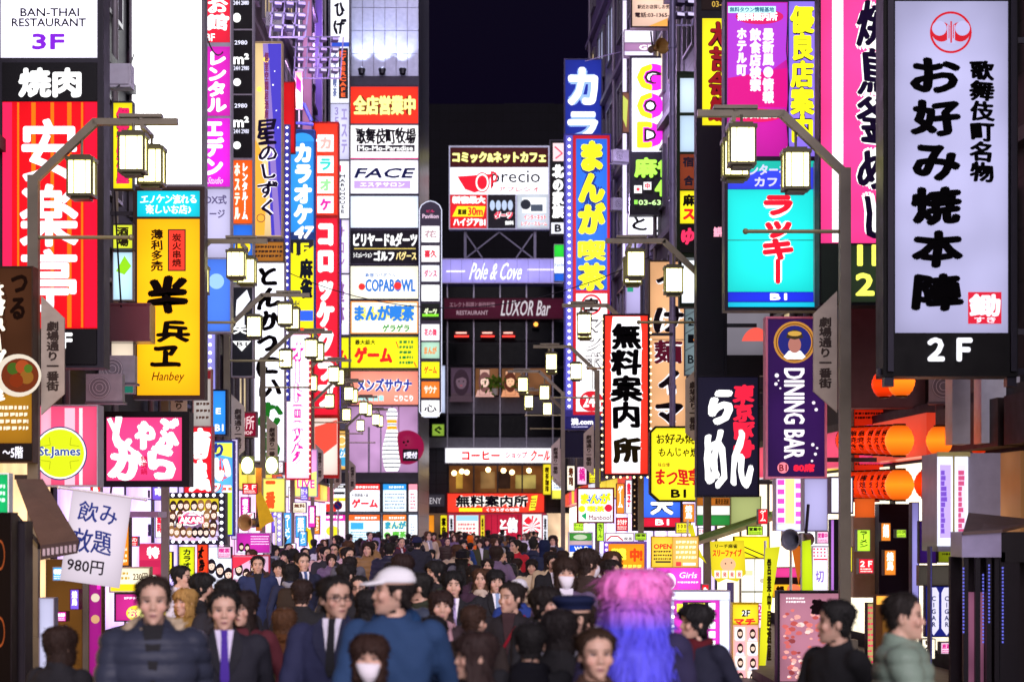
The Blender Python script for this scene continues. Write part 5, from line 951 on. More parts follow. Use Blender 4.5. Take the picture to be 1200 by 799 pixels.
s = S('wall_sign','lilac white lit side board behind the street lamp beside the dining bar sign','sign',942,560,970,622,27.5,.3,'#a8a4c8',.6); s.p(943,561,969,621,'#b4aee0',.8)
s = S('hanging_sign','magenta and white checker panel with a yellow stripe under the dining bar sign','sign',909,560,941,622,28.3,.35,'#d8d4f0',.8); s.p(910,561,940,613,'#f4dcf8',1.); s.rect(920,561,931,613,'#eef08c')
for i in range(5): s.rect(911,562+i*11,919,568+i*11,'#e048b8'); s.rect(932,566+i*11,939,572+i*11,'#d858c8')
s.p(910,613.5,940,621,'#d4d8f8',.9,False)
s = S('hanging_sign','white lit box edge near the street lamp below the purple sign','sign',973,558,1000,602,28,.3,'#5a566a',1.); s.p(974.5,560,998.5,600,'#ecebfc',.95)
s = S('hanging_sign','brown, white and green striped small sign below the black ramen sign','sign',816,582,856,616,37,.2,'#8a8478',.6); s.p(817,583,855,592,'#b06420',.8); s.p(817,592.5,855,603,'#e0e4dc',.85,False); s.p(817,603.5,855,615,'#2a8a3c',.8); s.t('蕎麦居酒屋',838,584,854,591,'#2c1c10',0,.03)
s = S('wall_panel','pale green lit wall panel beside the striped small sign','panel',856,581,892,616,38,.2,'#9aa45c',.4); s.p(857,582,891,615,'#c2cc84',.55)
aw2 = empty('awning', P(868,640,35), 'long green awning edge slanting over the yellow shop board', 'awning'); b = MB(); b.bar((-.8,0,.1),(.5,-.6,.55),.5,.05); b.build('canopy', mat('#6a8a50',.7,0,'cloth'), aw2); b = MB(); b.bar((-.8,-.05,.02),(.5,-.65,.47),.05,.06); b.build('rail', mat('#b8bca8',.4,.4), aw2)
s = S('shop_sign','bright yellow shop board with black diagonal rails under the green awning','sign',860,628,902,654,33.5,.2,'#a89a1c',.6); s.p(861,629,901,653,'#f4e41c',.95); s.line([(871,640),(899,652)],1.4,'#20202c',0); s.line([(871,646),(890,654)],1.4,'#20202c',0)
s = S('shop_window','bright white lit shop window with pale menu cards under the yellow board','shop window',868,654,902,714,34,.2,'#c8c4b4',.8); s.p(869,655,901,713,'#f8f4e4',1.05,True,.2); s.rect(884,655,885,713,'#8a8878',.2); s.rect(869,692,901,694,'#a8a490',.3); s.rect(872,668,882,674,'#e0d8a8',.9); s.disc(893,680,3,'#c8c0b0',.8)
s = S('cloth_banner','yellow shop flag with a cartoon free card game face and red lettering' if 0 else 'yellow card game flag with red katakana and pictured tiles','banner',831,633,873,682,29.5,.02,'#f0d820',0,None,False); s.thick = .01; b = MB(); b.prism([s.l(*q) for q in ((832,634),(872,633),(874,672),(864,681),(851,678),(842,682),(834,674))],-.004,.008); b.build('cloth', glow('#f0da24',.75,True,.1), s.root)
s.t('リーチ麻雀',838,637,864,642,'#302418',0,.03); s.t('スリーファイブ',835,643,869,652,'#d82818',.85,.05); s.disc(853,661,9,'#f4b48c',.85,ry=8); s.disc(850,660,.9,'#302018',0); s.disc(857,659,.9,'#302018',0); [s.rect(837+i*8.5,668,844+i*8.5,677,'#f4e4d8',.9) for i in range(4)]; [s.t('発',838.5+i*8.5,670,842.5+i*8.5,675.5,'#d84838',.7,.03) for i in range(4)]
b = MB(); b.tube((.05,.03,-2.2),(.05,.03,0),.05); b.build('pole', mat('#5a5488',.4,.3), s.root)
s = S('standing_board','yellow price board with red opening word above the glowing magenta poster','board',763,628,819,665,33,.12,'#c8a020',.6); s.p(764,629,788,664,'#f2c83c',.95); s.p(788.5,629,818,664,'#f0b85c',.95); s.t('OPEN',766,637,787,643,'#d82020',.9,.05); s.marks(766,644,787,657,3,'#5a3c18',0,6,.5); s.rect(768,657,786,659,'#20202c',0); s.marks(792,632,816,656,4,'#f8e8c0',1,8); s.rect(792,658,798,663,'#d84040'); s.rect(800,659,815,662,'#f4f4f0')
s = S('led_screen','glowing pink poster screen with a white ring of light beneath the price board','screen',767,664,822,694,34,.2,'#e8c8f4',.8); s.p(768,665,821,693,'#ec48d0',1.,var=.15); s.disc(784,681,8,'#fdf0ff',1.1,ry=10); s.disc(785,683,5,'#d890d8',.9,ry=6); s.t('Girls',796,670,817,677,'#ffd8fc',1.1,.03,None,0,.2); s.marks(794,680,818,684,1,'#ffe8ff',1,4)
s = S('game_machine','magenta game cabinet with yellow screens and white button lights','machine',786,692,856,800,28.5,.5,'#c8ccf4',1.2); s.p(787,693,855,702,'#d8e0ff',1.1); s.p(790,703,843,799,'#e03cc8',.95); s.p(844,703,854,799,'#dfe4ff',1.05,False); s.rect(800,705,833,727,'#301c38',0); s.rect(793,707,800,717,'#f0ee3c'); s.rect(806,706,826,724,'#e8ec4c',1); s.rect(809,709,823,722,'#c8d870',.9); [s.rect(830,706+i*11,838,714+i*11,'#fff',1.05) for i in range(6)]; s.bulbs([(788.5,700+i*11) for i in range(9)],'#f4f4ff',2,2)
s = S('led_screen','amber and red ticker screen with violet bulb edge above the coloured wig','screen',708,634,758,680,35,.25,'#8c70d8',2.); s.p(713,637,755,677,'#f08a14',1.1,True,.35); s.t('営業',716,642,734,656,'#f8ec3c',1.2,.1); s.t('中!',738,642,753,658,'#e83c10',1.1,.1); s.marks(716,660,752,674,2,'#f8e040',1.2,6); s.bulbs([(710.5,638+i*6) for i in range(7)],'#d8b0ff',2.2,1.6)
s = S('shop_sign','white lintel board with a red curved stroke above the amber ticker screen','sign',709,624,743,636,37,.12,'#c8b8b8',.5); s.p(710,625,742,635,'#f0e8ec',.9); s.line([(711,633),(716,628),(724,628),(730,633)],1.6,'#b8243c',.9); s.t('喫茶',731,629,741,633,'#40302c',0,.02)
s = S('hanging_sign','square manga cafe sign with yellow bubble letters in a dark red frame','sign',676,571,720,613,50,.2,'#8c1424',1.6); s.p(678,573,718,611,'#f2f0f4',.95); s.t('まんが',680,577,716,591,'#f4e81c',1,.07,('#2860d0',.10)); s.t('喫茶',688,592,709,600,'#f4e81c',1,.06,('#2860d0',.10)); s.disc(682,596,4,'#f0d81c'); s.disc(713,595,4.5,'#c8203c'); s.poly([(681,604),(687,600),(687,609)],'#1c9a5c'); s.t('Manboo!',690,603,716,609,'#8c2c3c',.7,.03)
s = S('standing_board','lit menu stand with green top, blue band and food pictures','board',666,623,695,682,41,.25,'#d8d4e8',.9); s.p(667.5,624.5,693.5,633,'#3a8a34',.85); s.disc(680,629,8,'#c8d8b8',.7,ry=3); s.p(667.5,633.5,693.5,638,'#c8a8b0',.8,False); s.p(667.5,638.5,693.5,646,'#1c54d8',.95); s.t('Wi-Fi',673,640,689,645,'#fff',1.05,.04); s.p(667.5,646.5,693.5,680,'#f8ecd8',1.,True,.15); rd = random.Random(3)
for i in range(12): s.disc(671+rd.random()*18, 650+rd.random()*14, 2.4, rd.choice(['#e8a040','#d86030','#f0c850','#a8b848']), .95)
s.marks(669,667,692,679,4,'#a89878',.8,6)
s = S('notice','small white notice with two blue figures beside the menu stand','notice',695,648,708,670,39,.03,'#e0dcf0',.3); s.p(695.5,648.5,707.5,669.5,'#dcd4f8',.8); s.rect(698,653,700,665,'#4a68c8',.8); s.rect(703,653,705,665,'#c86898',.8)
s = S('poster_panel','meat picture screen with a thick black brush character in a black frame','screen',911,692,986,800,25,.25,'#17121c',2.2); s.p(914,695,983,798,'#b87a90',.8,True,.4); rd = random.Random(9)
for i in range(110):
    q = (917+rd.random()*62, 712+rd.random()*80); r_ = rd.uniform(2.2,5); a_ = rd.uniform(0,3.14)
    s.poly([(q[0]+r_*rd.uniform(.6,1.1)*math.cos(a_+t_*.9), q[1]+r_*.6*math.sin(a_+t_*.9)) for t_ in range(7)], rd.choice(['#e8a098','#d8706c','#f4d0c8','#b8504c','#f0b0a8','#c86060','#8c3c40']), .85)
s.marks(918,698,940,706,2,'#f8e8ec',.9,11)
s.t('宿',946,700,966,720,'#201418',0,.08,None,.08)
s = S('poster_panel','column of small pink portrait cards on a yellow stand','poster',858,706,889,800,28,.2,'#e8c81c',.8); s.p(859,708,888,730,'#f0d428',.95); s.t('2F',869,714,879,722,'#20181c',0,.06,('#fff',.08)); s.t('マチ',860,724,885,732,'#e02828',.95,.08); s.p(859,732,888,799,'#f4b8a8',.9)
for i in range(2):
    for j in range(4): s.rect(860.5+i*14,734+j*17,873+i*14,749+j*17,('#f8e0d8','#f0a0a8')[(i+j) % 2]); s.face(867+i*14,741+j*17,10,('#3a2420','#1c1418')[(i*j) % 2])
def flag(label,pts,d,h,txt=None,e=.7):
    s = S('flag',label,'flag',min(p[0] for p in pts),min(p[1] for p in pts),max(p[0] for p in pts),max(p[1] for p in pts),d,.02,h,0,'upright shop flags on the east kerb',False); s.thick = .01
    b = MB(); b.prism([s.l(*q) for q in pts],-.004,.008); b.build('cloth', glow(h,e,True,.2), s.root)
    b = MB(); x,z = s.l(*pts[0]); b.tube((x,.03,z+.1),(x,.03,-1.4),.018); b.build('pole', mat('#d8d8dc',.4,.3), s.root)
    if txt: x0,x1 = min(p[0] for p in pts),max(p[0] for p in pts); y0,y1 = min(p[1] for p in pts),max(p[1] for p in pts); s.v(txt,(x0+x1)/2-3,y0+14,(x0+x1)/2+2.5,y1-16,'#3a3418',0,.03)
    return s
flag('tall yellow flag with small black characters nearest the white shop window',[(897,642),(914,640),(905,700),(896,790),(889,790),(893,700)],28.6,'#f0ee28','営業中居酒屋')
flag('lime green flag beside the red and white figure poster',[(940,634),(950,632),(953,694),(940,694)],27,'#d4f01c')
flag('orange brown narrow flag between the yellow and lime flags',[(927,636),(938,634),(939,660),(936,686),(931,660)],27.6,'#c8641c')
flag('small yellow hanging flag behind the price board',[(806,616),(812,614),(818,640),(828,660),(816,650)],34,'#e8dc20')
flag('pale yellow kerb flag on the far west pavement',[(357,616),(364,620),(368,640),(368,664),(362,640)],62,'#f4e020')
s = S('poster_panel','white poster with a red checked top and violet strokes behind the lime flag','poster',952,640,970,694,27.2,.08,'#e8e0f4',.4); s.p(952.5,641,969.5,693,'#ece4fa',.95); [s.rect(953+i*4,642+(j*4),955+i*4,644+j*4,'#e02840') for i in range(4) for j in range(3)]; s.rect(953,654,969,656,'#e02840'); s.t('切',955,668,965,682,'#8c70d0',.8,.03)
s = S('poster_panel','magenta and orange food board low behind the flags','poster',905,664,940,700,29,.1,'#401828',.6); s.p(906,665,939,676,'#e03c8c',.85); s.p(906,676.5,939,684,'#2c1018',0); s.p(906,684.5,939,699,'#f0b020',.95); s.disc(930,690,8,'#e8704c',.9,ry=6); s.t('鍋',909,686,919,697,'#3a1c08',0,.06)
s = S('shop_window','long bright white lit shop soffit behind the lime flag','shop window',920,622,974,640,28,.4,'#d8d8e8',.4); s.p(921,623,973,639,'#fbfbff',1.15)
s = S('hanging_sign','black upright strip with violet dashes beside the lamp pole','sign',973,608,988,692,26.5,.15,'#14101c',.6); s.p(974,609,977,691,'#c880e8',.7)
s = S('lamp_board','amber lit post with a vertical row of warm bulbs beneath the lanterns','lamp post',1026,697,1050,800,23.5,.15,'#6a4018',.8); s.p(1027,698,1049,708,'#f4a840',1.2); s.p(1034,708,1047,799,'#8a5a24',.5); s.bulbs([(1046,716+i*12) for i in range(7)],'#ffd884',3,1.8)
s = S('lamp_board','multicoloured flickering sign strip left of the amber post','sign',1016,706,1027,800,24,.15,'#38343c',.6); s.p(1016.6,707,1026.4,799,'#c8b470',.7,True,.5); s.marks(1017,709,1026,798,14,'#e03060',.9,3,.4)
# overhead cable across the street
cb = MB(); pts = [P(686+i*14, 70-i*3+ (i-3)**2*.2, 72-i*1.2) for i in range(6)]
for a,c in zip(pts, pts[1:]): cb.tube(a-pts[0],c-pts[0],.015,6)
o = cb.build('cable', mat('#b8b0d8',.5), None, pts[0]); tag(o, 'pale stay wire running from the blue karaoke sign up to the facade', 'cable')
horn(776,54,52,R(30),'orange lit loudspeaker arm beside the pale lilac floor plate',.2)
racklight(786,30,50,'white tilted spotlights on the bracket above the mahjong sign',2,3,.25,.3)
# vertical facade ducts on the east side
for i,(px,d,lb) in enumerate(((712,76,'tall grey ribbed duct behind the manga cafe column'),(788,47,'thin grey conduit beside the tan noodle sign'))):
    b = MB(); b.tube((0,0,0),(0,0,16),.16 if i == 0 else .07,12); 
    for j in range(10): b.tube((0,0,1+j*1.5),(0,0,1.08+j*1.5),.2 if i == 0 else .09,12)
    q = P(px,615,d); q.z = 4; tag(b.build('facade_duct', mat('#7c769c',.4,.3), None, q), lb, 'duct')


# ------------------------------------------------------------------ the crowd of little signs low on both rows of shops
rd = random.Random(31)
PAL = [('white','#f4f2fa','#d8203c','red'),('yellow','#f2e42c','#2a2018','black'),('red','#e42030','#fff8f0','white'),('magenta','#e030b0','#fff0fc','white'),('pale pink','#f6c8e4','#c02080','magenta'),('sky blue','#4aa8f0','#ffffff','white'),('orange','#f4882c','#fffbe8','white'),('lime','#b8e838','#20341c','dark green'),('violet','#7a58e0','#f4f0ff','white'),('cream','#f4ead0','#7a3c1c','brown')]
WORDS = ['居酒屋','個室','無料','飲放題','焼鳥','営業中','カラオケ','ラーメン','２Ｆ','ＢＡＲ','寿司','喫茶','ゲーム','３００円','生ビール','餃子','ホルモン','海鮮','鍋','ダーツ']
def small(px,py,w,h,d,i,where,vertical):
    c = PAL[(i*3+int(px)) % len(PAL)]; wd = WORDS[(i*7+int(py)) % len(WORDS)]
    s = S('small_sign', f'{c[0]} {"upright" if vertical else "square"} little sign with {c[3]} print, {where}', 'sign', px,py,px+w,py+h,d,.15,rd.choice(['#2a2630','#8a8694','#5a2028']),.6)
    s.p(px+.8,py+.8,px+w-.8,py+h-.8,c[1],rd.uniform(.85,1.05))
    if vertical: s.v(wd,px+w*.2,py+h*.08,px+w*.8,py+h*.8,c[2],1 if max(lin(c[2])[:3]) > .3 else 0,.05)
    else: s.t(wd,px+w*.1,py+h*.15,px+w*.9,py+h*.55,c[2],1 if max(lin(c[2])[:3]) > .3 else 0,.05); s.marks(px+w*.12,py+h*.62,px+w*.88,py+h*.92,2,c[2],.8,i)
lo = [(318,590,12,34,50,1,'beside the horn loudspeaker'),(332,600,10,40,54,1,'below the pink framed sign'),(343,588,16,13,60,0,'under the slanted lightboard'),(346,604,13,26,62,1,'by the far west lamp poles'),(361,592,9,26,68,1,'behind the no parking disc'),(264,588,9,38,45,1,'beside the flickering light column'),(284,566,18,13,44,0,'beneath the dark red information sign'),(282,582,11,26,45,1,'over the horn loudspeaker'),(316,540,16,14,57,0,'at the foot of the cutlet sign'),(322,606,11,36,48,1,'beside the magenta wall poster'),
      (178,560,14,26,37,1,'under the hot pot sign'),(176,640,14,20,37.5,0,'beside the pink food poster'),(106,560,12,22,28.5,1,'behind the drinks banner rod'),(255,640,16,14,41,0,'above the idol portraits'),(338,570,7,28,61,1,'at the pink framed sign foot'),
      (664,545,10,30,62,1,'below the dark blank cabinet'),(676,546,12,22,60,1,'over the square manga sign'),(690,548,14,18,58,0,'left of the blue basement sign' if 0 else 'beside the blue basement sign'),(722,566,10,36,52,1,'behind the square manga sign'),(733,562,8,40,50,1,'along the blue basement sign frame'),(722,606,14,16,48,0,'above the white lintel board'),(744,624,14,9,44,0,'over the amber ticker screen'),(800,590,14,22,44,1,'below the yellow cut-corner sign'),(792,612,18,13,41,0,'over the price board'),(818,618,12,12,36,0,'beside the small hanging flag'),
      (672,612,12,10,52,0,'beneath the square manga sign'),(699,612,9,22,47,1,'by the pole of the information sign lamp'),(876,616,18,11,33,0,'behind the yellow shop board'),(888,596,12,18,34,1,'beside the pale green wall panel'),(957,622,14,15,27.4,0,'above the red checked poster'),(822,684,9,46,31,1,'behind the magenta game cabinet'),(744,676,20,16,36,0,'beneath the amber ticker screen'),(770,694,15,18,34,1,'under the glowing pink screen')]
for i,a in enumerate(lo): small(*a[:5], i, a[6], a[5])
lo2 = [(62,664,12,16,23.5,0,'pinned at the top of the wooden door'),(82,690,11,24,23.5,1,'pinned in the middle of the wooden door'),(64,716,14,12,23.5,0,'low on the wooden door'),(150,628,12,12,36,0,'under the steel canopy slab'),(160,574,14,9,38,0,'right under the hot pot sign cabinet'),(182,600,9,30,37,1,'beside the idol screen bulbs'),(190,646,12,26,37,1,'beside the yellow karaoke banner'),(120,606,9,40,33,1,'beside the orange menu column'),(154,690,14,20,37,0,'above the magenta standing board'),
       (300,628,9,22,45,1,'over the lilac idol poster'),(309,560,9,16,50,1,'above the horn loudspeaker'),(352,570,9,16,64,0,'under the slanted lightboard corner'),(326,648,9,18,50,1,'behind the two standing men'),(338,636,9,22,54,1,'behind the striding suit man'),(350,622,10,18,58,1,'beside the pale yellow kerb flag'),(368,604,7,22,72,1,'near the magenta poster panel'),(289,600,9,18,44,1,'beside the tan horn mouth'),
       (1032,612,12,22,25.5,1,'on the dark doorway pier'),(1050,620,12,10,25.5,0,'beside the bluish glass edge'),(1036,644,14,30,25.4,1,'on the dark doorway pier below the first one'),(1004,620,16,26,26.5,1,'stuck on the beige stone pier'),(1006,654,18,18,26.5,0,'low on the beige stone pier'),(1080,748,16,24,24,1,'below the blue cigar sign'),(1102,752,18,14,24,0,'low beside the black kiosk'),(1132,700,9,40,21.9,1,'inside the black kiosk'),(886,706,8,30,30,1,'behind the portrait card stand'),(990,640,9,30,26.2,1,'beside the violet dashed strip')]
for i,a in enumerate(lo2): small(*a[:5], i+41, a[6], a[5])
# cables slung along the rows and over the street
def cable(label, a, b, sag, r=.014):
    a = Vector(a); b = Vector(b); cb = MB(); N = 14; pts = [a.lerp(b,i/N)-Vector((0,0,sag*4*(i/N)*(1-i/N))) for i in range(N+1)]
    for p,q in zip(pts,pts[1:]): cb.tube(p-a,q-a,r,5)
    tag(cb.build('cable', mat('#1c1a22',.6), None, a), label, 'cable')
cable('thin black cable slung from the red meat sign to the white blank sign', P(118,96,26.4), P(158,60,36.3), .3)
cable('black cable sagging from the blank white sign to the magenta column', P(236,20,36.3), P(262,60,41.2), .3)
cable('black cable crossing over to the tan noodle sign from the cutlet sign', P(330,316,55), P(764,300,50), 1.1, .012)
cable('black wire running along the east wall above the turquoise sign', P(905,210,36), P(800,120,58), .6)
cable('black wire along the tall purple west building above the karaoke column', P(334,70,62), P(388,150,86), .5)
cable('loose black cable loop hanging beside the steel duct box', P(134,224,30.5), P(142,360,30.6), .05)
# air conditioners on the walls
def aircon(px,py,d,label,yaw=0):
    o = empty('air_conditioner', P(px,py,d), label, 'air conditioner', None, R(yaw)); o.scale = (.62,)*3; b = MB(); b.box(-.4,.4,0,.3,0,.6); b.build('casing', mat('#8a8892',.5,.1), o)
    b = MB(); b.tube((-.1,-.012,.3),(-.1,0,.3),.24,20); b.build('fan_grille', mat('#6c6a74',.5), o)
    b = MB()
    for r in (.08,.15,.22):
        pts = [(-.1+r*math.cos(2*math.pi*i/20),-.016,.3+r*math.sin(2*math.pi*i/20)) for i in range(21)]
        for p,q in zip(pts,pts[1:]): b.tube(p,q,.006,4)
    b.build('guard_grille', mat('#d0ced8',.4,.3), o); b = MB(); b.box(-.42,.42,-.02,.5,-.05,-.005); b.build('shelf', mat('#5a5862',.5,.4), o)
aircon(137,448,29.4,'white air conditioner above the pink round emblem sign beside the red meat sign')
aircon(122,470,29,'lower white air conditioner perched on top of the pink sign cabinets')
aircon(322,30,58,'air conditioner beneath the cluster of slanted white floodlights')
aircon(728,190,63,'air conditioner on the pale facade beside the mahjong sign',20)
aircon(1112,470,26.5,'air conditioner on the dark stone wall above the round lantern',-15)
aircon(727,246,66,'second air conditioner lower on the pale facade under the other one',20)
for s in _signs: s.done()
# ================================================================== PEOPLE
HH = .235                                          # chin to crown
T_ = [0,.08,.2,.35,.5,.62,.75,.88,.96,1.0]
HF = [-.078,-.090,-.092,-.091,-.086,-.092,-.088,-.066,-.038,-.004]   # front
HB = [-.005,.012,.048,.078,.092,.098,.100,.086,.058,.012]           # back
HW = [.020,.037,.052,.063,.070,.073,.074,.066,.046,.006]            # half width
def hf(t): return float(np.interp(t,T_,HF))
def hb(t): return float(np.interp(t,T_,HB))
def hw(t): return float(np.interp(t,T_,HW))
def rings_mesh(mb, rings, n=20):
    """closed loft of horizontal rings (z, x half width, front y, back y)"""
    vs = []
    for z,wx,f,b in rings:
        cy = (f+b)/2; ry = (b-f)/2
        for i in range(n):
            a = 2*math.pi*i/n; c,s = math.cos(a), math.sin(a); p = .86
            vs.append((wx*math.copysign(abs(c)**p,c), cy+ry*math.copysign(abs(s)**p,s), z))
    m = len(rings); fs = [(j*n+i, j*n+(i+1)%n, (j+1)*n+(i+1)%n, (j+1)*n+i) for j in range(m-1) for i in range(n)]
    fs += [tuple(range(n-1,-1,-1)), tuple(range((m-1)*n, m*n))]; mb.add(vs, fs)
def chain(mb, pts, n=12):
    """tapered limb through points (x,y,z,r) with round ends"""
    for (a,b) in zip(pts, pts[1:]):
        mb.tube(a[:3], b[:3], a[3], n, 0, b[3])
    for p in pts: mb.ball(p[:3], p[3], p[3], p[3], 12, 8)
def remesh(mb, vox, smooth=3, name='body'):
    me = bpy.data.meshes.new(name); me.from_pydata(mb.v, [], mb.f)
    o = bpy.data.objects.new(name, me); col.objects.link(o)
    m = o.modifiers.new('r','REMESH'); m.mode = 'VOXEL'; m.voxel_size = vox; m.use_smooth_shade = True
    if smooth: q = o.modifiers.new('s','SMOOTH'); q.iterations = smooth; q.factor = .5
    dg = bpy.context.evaluated_depsgraph_get(); r = bpy.data.meshes.new_from_object(o.evaluated_get(dg))
    bpy.data.objects.remove(o); bpy.data.meshes.remove(me); r.name = name; return r
def co_of(me):
    v = np.empty(len(me.vertices)*3, np.float32); me.vertices.foreach_get('co', v); return v.reshape(-1,3)
def set_co(me, v): me.vertices.foreach_set('co', v.astype(np.float32).ravel()); me.update()
NECK = Vector((0,-.005,1.47))                      # chin level; the head turns about the vertical here
POSES = {                                          # shoulder, elbow, wrist for both arms, legs (hip, knee, ankle)
 'stand': (((.19,0,1.375),(.245,.03,1.10),(.25,-.05,.86)), ((-.19,0,1.375),(-.245,.03,1.10),(-.25,-.05,.86)), ((.09,0,.92),(.095,-.01,.49),(.10,.02,.09)), ((-.09,0,.92),(-.095,-.01,.49),(-.10,.02,.09))),
 'walk':  (((.19,0,1.375),(.25,.13,1.13),(.24,.10,.88)), ((-.19,0,1.375),(-.245,-.07,1.11),(-.21,-.22,.92)), ((.085,0,.92),(.09,-.17,.53),(.09,-.16,.10)), ((-.085,0,.92),(-.09,.05,.49),(-.09,.28,.16))),
 'phone': (((.19,0,1.375),(.24,.02,1.12),(.09,-.24,1.16)), ((-.19,0,1.375),(-.245,.03,1.10),(-.25,-.05,.86)), ((.09,0,.92),(.095,-.01,.49),(.10,.02,.09)), ((-.09,0,.92),(-.095,-.06,.49),(-.10,-.04,.09))),
 'hands': (((.19,0,1.375),(.25,.02,1.11),(.06,-.22,1.05)), ((-.19,0,1.375),(-.25,.02,1.11),(-.06,-.22,1.05)), ((.09,0,.92),(.095,-.01,.49),(.10,.02,.09)), ((-.09,0,.92),(-.095,-.01,.49),(-.10,.02,.09))),
 'pocket':(((.19,0,1.375),(.285,.07,1.12),(.22,-.06,.95)), ((-.19,0,1.375),(-.285,.07,1.12),(-.22,-.06,.95)), ((.09,0,.92),(.10,-.10,.50),(.10,-.06,.09)), ((-.09,0,.92),(-.095,.02,.49),(-.10,.12,.10))),
}
TORSO = [(.80,.150,-.10,.115),(.90,.168,-.105,.125),(1.05,.148,-.10,.105),(1.20,.165,-.118,.11),(1.32,.178,-.108,.105),(1.39,.172,-.085,.092),(1.43,.115,-.062,.075),(1.455,.065,-.05,.062)]
def torso_f(z): return float(np.interp(z,[r[0] for r in TORSO],[r[2] for r in TORSO]))
def turn_head(v, yaw, pitch=0):
    c,s = math.cos(yaw), math.sin(yaw); x,y = v[:,0]-NECK.x, v[:,1]-NECK.y
    return np.stack([NECK.x+x*c-y*s, NECK.y+x*s+y*c, v[:,2]],1)
_pc = {}
def cached(key, fn):
    if key not in _pc: _pc[key] = fn()
    return _pc[key]
def body_mesh(pose, yaw, fine):
    mb = MB(); arms = POSES[pose][:2]; legs = POSES[pose][2:]
    hd = MB()
    rings_mesh(hd, [(NECK.z+t*HH, hw(t), NECK.y+hf(t), NECK.y+hb(t)) for t in (0,.03,.08,.14,.2,.28,.35,.43,.5,.56,.62,.68,.75,.82,.88,.93,.96,.985,1.0)], 24)
    # nose, brow ridge, lips, ears
    z = lambda t: NECK.z+t*HH
    hd.tube((0,NECK.y-.082,z(.56)),(0,NECK.y-.102,z(.37)),.0065,8,0,.0100); hd.ball((0,NECK.y-.102,z(.36)),.0105,.0115,.0095,8,6)
    for q in (-1,1):
        hd.ball((q*.011,NECK.y-.095,z(.345)),.009,.01,.008,8,6)
        hd.ball((q*.077,NECK.y+.012,z(.45)),.010,.018,.032,8,8)
        hd.ball((q*.045,NECK.y-.068,z(.38)),.024,.02,.026,8,8)
    hd.ball((0,NECK.y-.089,z(.225)),.022,.012,.007,10,6); hd.ball((0,NECK.y-.087,z(.185)),.019,.012,.008,10,6); hd.ball((0,NECK.y-.08,z(.06)),.02,.014,.016,8,6)
    hv = turn_head(np.array(hd.v), yaw); mb.add([tuple(p) for p in hv], hd.f)
    mb.tube((0,.025,1.41),(0,.016,1.53),.056,16,0,.050)
    rings_mesh(mb, TORSO, 24)
    for sh,el,wr in arms:
        chain(mb, [(*sh,.052),(*el,.040),(*wr,.029)])
        # hand: palm, four unequal fingers, thumb
        sh,el,wr = map(Vector, (sh,el,wr)); dv = (wr-el).normalized(); side = Vector((1 if wr.x > 0 else -1,0,0))
        inward = Vector((-side.x*.35,-.6,-.2)); inward = (inward-dv*inward.dot(dv)).normalized(); acr = dv.cross(inward).normalized()
        pc = wr+dv*.045; 
        for t in (-.022,-.007,.008,.022): chain(mb, [(*(wr+dv*.01+acr*t*.7),.016),(*(wr+dv*.085+acr*t),.012)], 8)
        for t,ln in ((-.026,.060),(-.009,.075),(.009,.080),(.026,.070)):
            b0 = wr+dv*.085+acr*t; b1 = b0+dv*ln*.55+inward*.012; b2 = b1+dv*ln*.38+inward*.028
            chain(mb, [(*b0,.0095),(*b1,.0088),(*b2,.0075)], 8)
        tb = wr+dv*.025+acr*.024; chain(mb, [(*tb,.012),(*(tb+acr*.022+dv*.03+inward*.01),.010),(*(tb+acr*.024+dv*.062+inward*.02),.0085)], 8)
    for hp,kn,an in legs:
        chain(mb, [(*hp,.085),(*kn,.052),(*an,.036)]); mb.ball((an[0],an[1]-.06,an[2]-.045),.042,.11,.038,12,8)
    me = remesh(mb, .0075 if fine else .0095, 2)
    v = co_of(me); hv = turn_head(v, -yaw); t = (hv[:,2]-NECK.z)/HH; x = hv[:,0]; y = hv[:,1]-NECK.y
    front = (y < -.03) & (t > 0) & (t < 1)
    # eye sockets
    d = np.zeros(len(v))
    for q in (-1,1): d += .006*np.exp(-(((x-q*.032)/.016)**2+((t-.515)/.05)**2))*front
    hv2 = hv.copy(); hv2[:,1] += d; nv = turn_head(hv2, yaw); mv = d > 1e-5; v[mv] = nv[mv]; set_co(me, v)
    c = np.tile(np.array([.66,.41,.30,1.]), (len(v),1)).astype(np.float32)
    blush = np.exp(-((np.abs(x)-.045)**2/.0006+((t-.36)/.12)**2))*front; c[:,1] -= .06*blush; c[:,2] -= .04*blush
    for q in (-1,1):
        ex,et = (x-q*.032)/.0155, (t-.512)/.024
        e = front & (ex**2+et**2 < 1); c[e] = (.62,.58,.56,1)
        ir = e & (((x-q*.032)/.0078)**2+((t-.514)/.034)**2 < 1); c[ir] = (.02,.014,.012,1)
        lid = front & (np.abs(ex) < 1.15) & (np.abs(t-(.534-.010*ex**2)) < .010); c[lid] = (.05,.03,.028,1)
        br = front & (np.abs((x-q*.034)/.021) < 1) & (np.abs(t-(.605-.016*((x-q*.03)/.021)**2)) < .016); c[br] = (.05,.035,.03,1)
    lip = front & (((x)/.021)**2+((t-.205)/.036)**2 < 1); c[lip] = (.50,.22,.20,1)
    mth = front & (np.abs(x) < .019) & (np.abs(t-.207) < .007); c[mth] = (.12,.04,.04,1)
    nos = front & (np.abs(np.abs(x)-.009) < .004) & (np.abs(t-.325) < .012); c[nos] = (.25,.12,.09,1)
    at = me.color_attributes.new('skin','FLOAT_COLOR','POINT'); at.data.foreach_set('color', c.ravel())
    me.materials.append(skin_mat()); return me
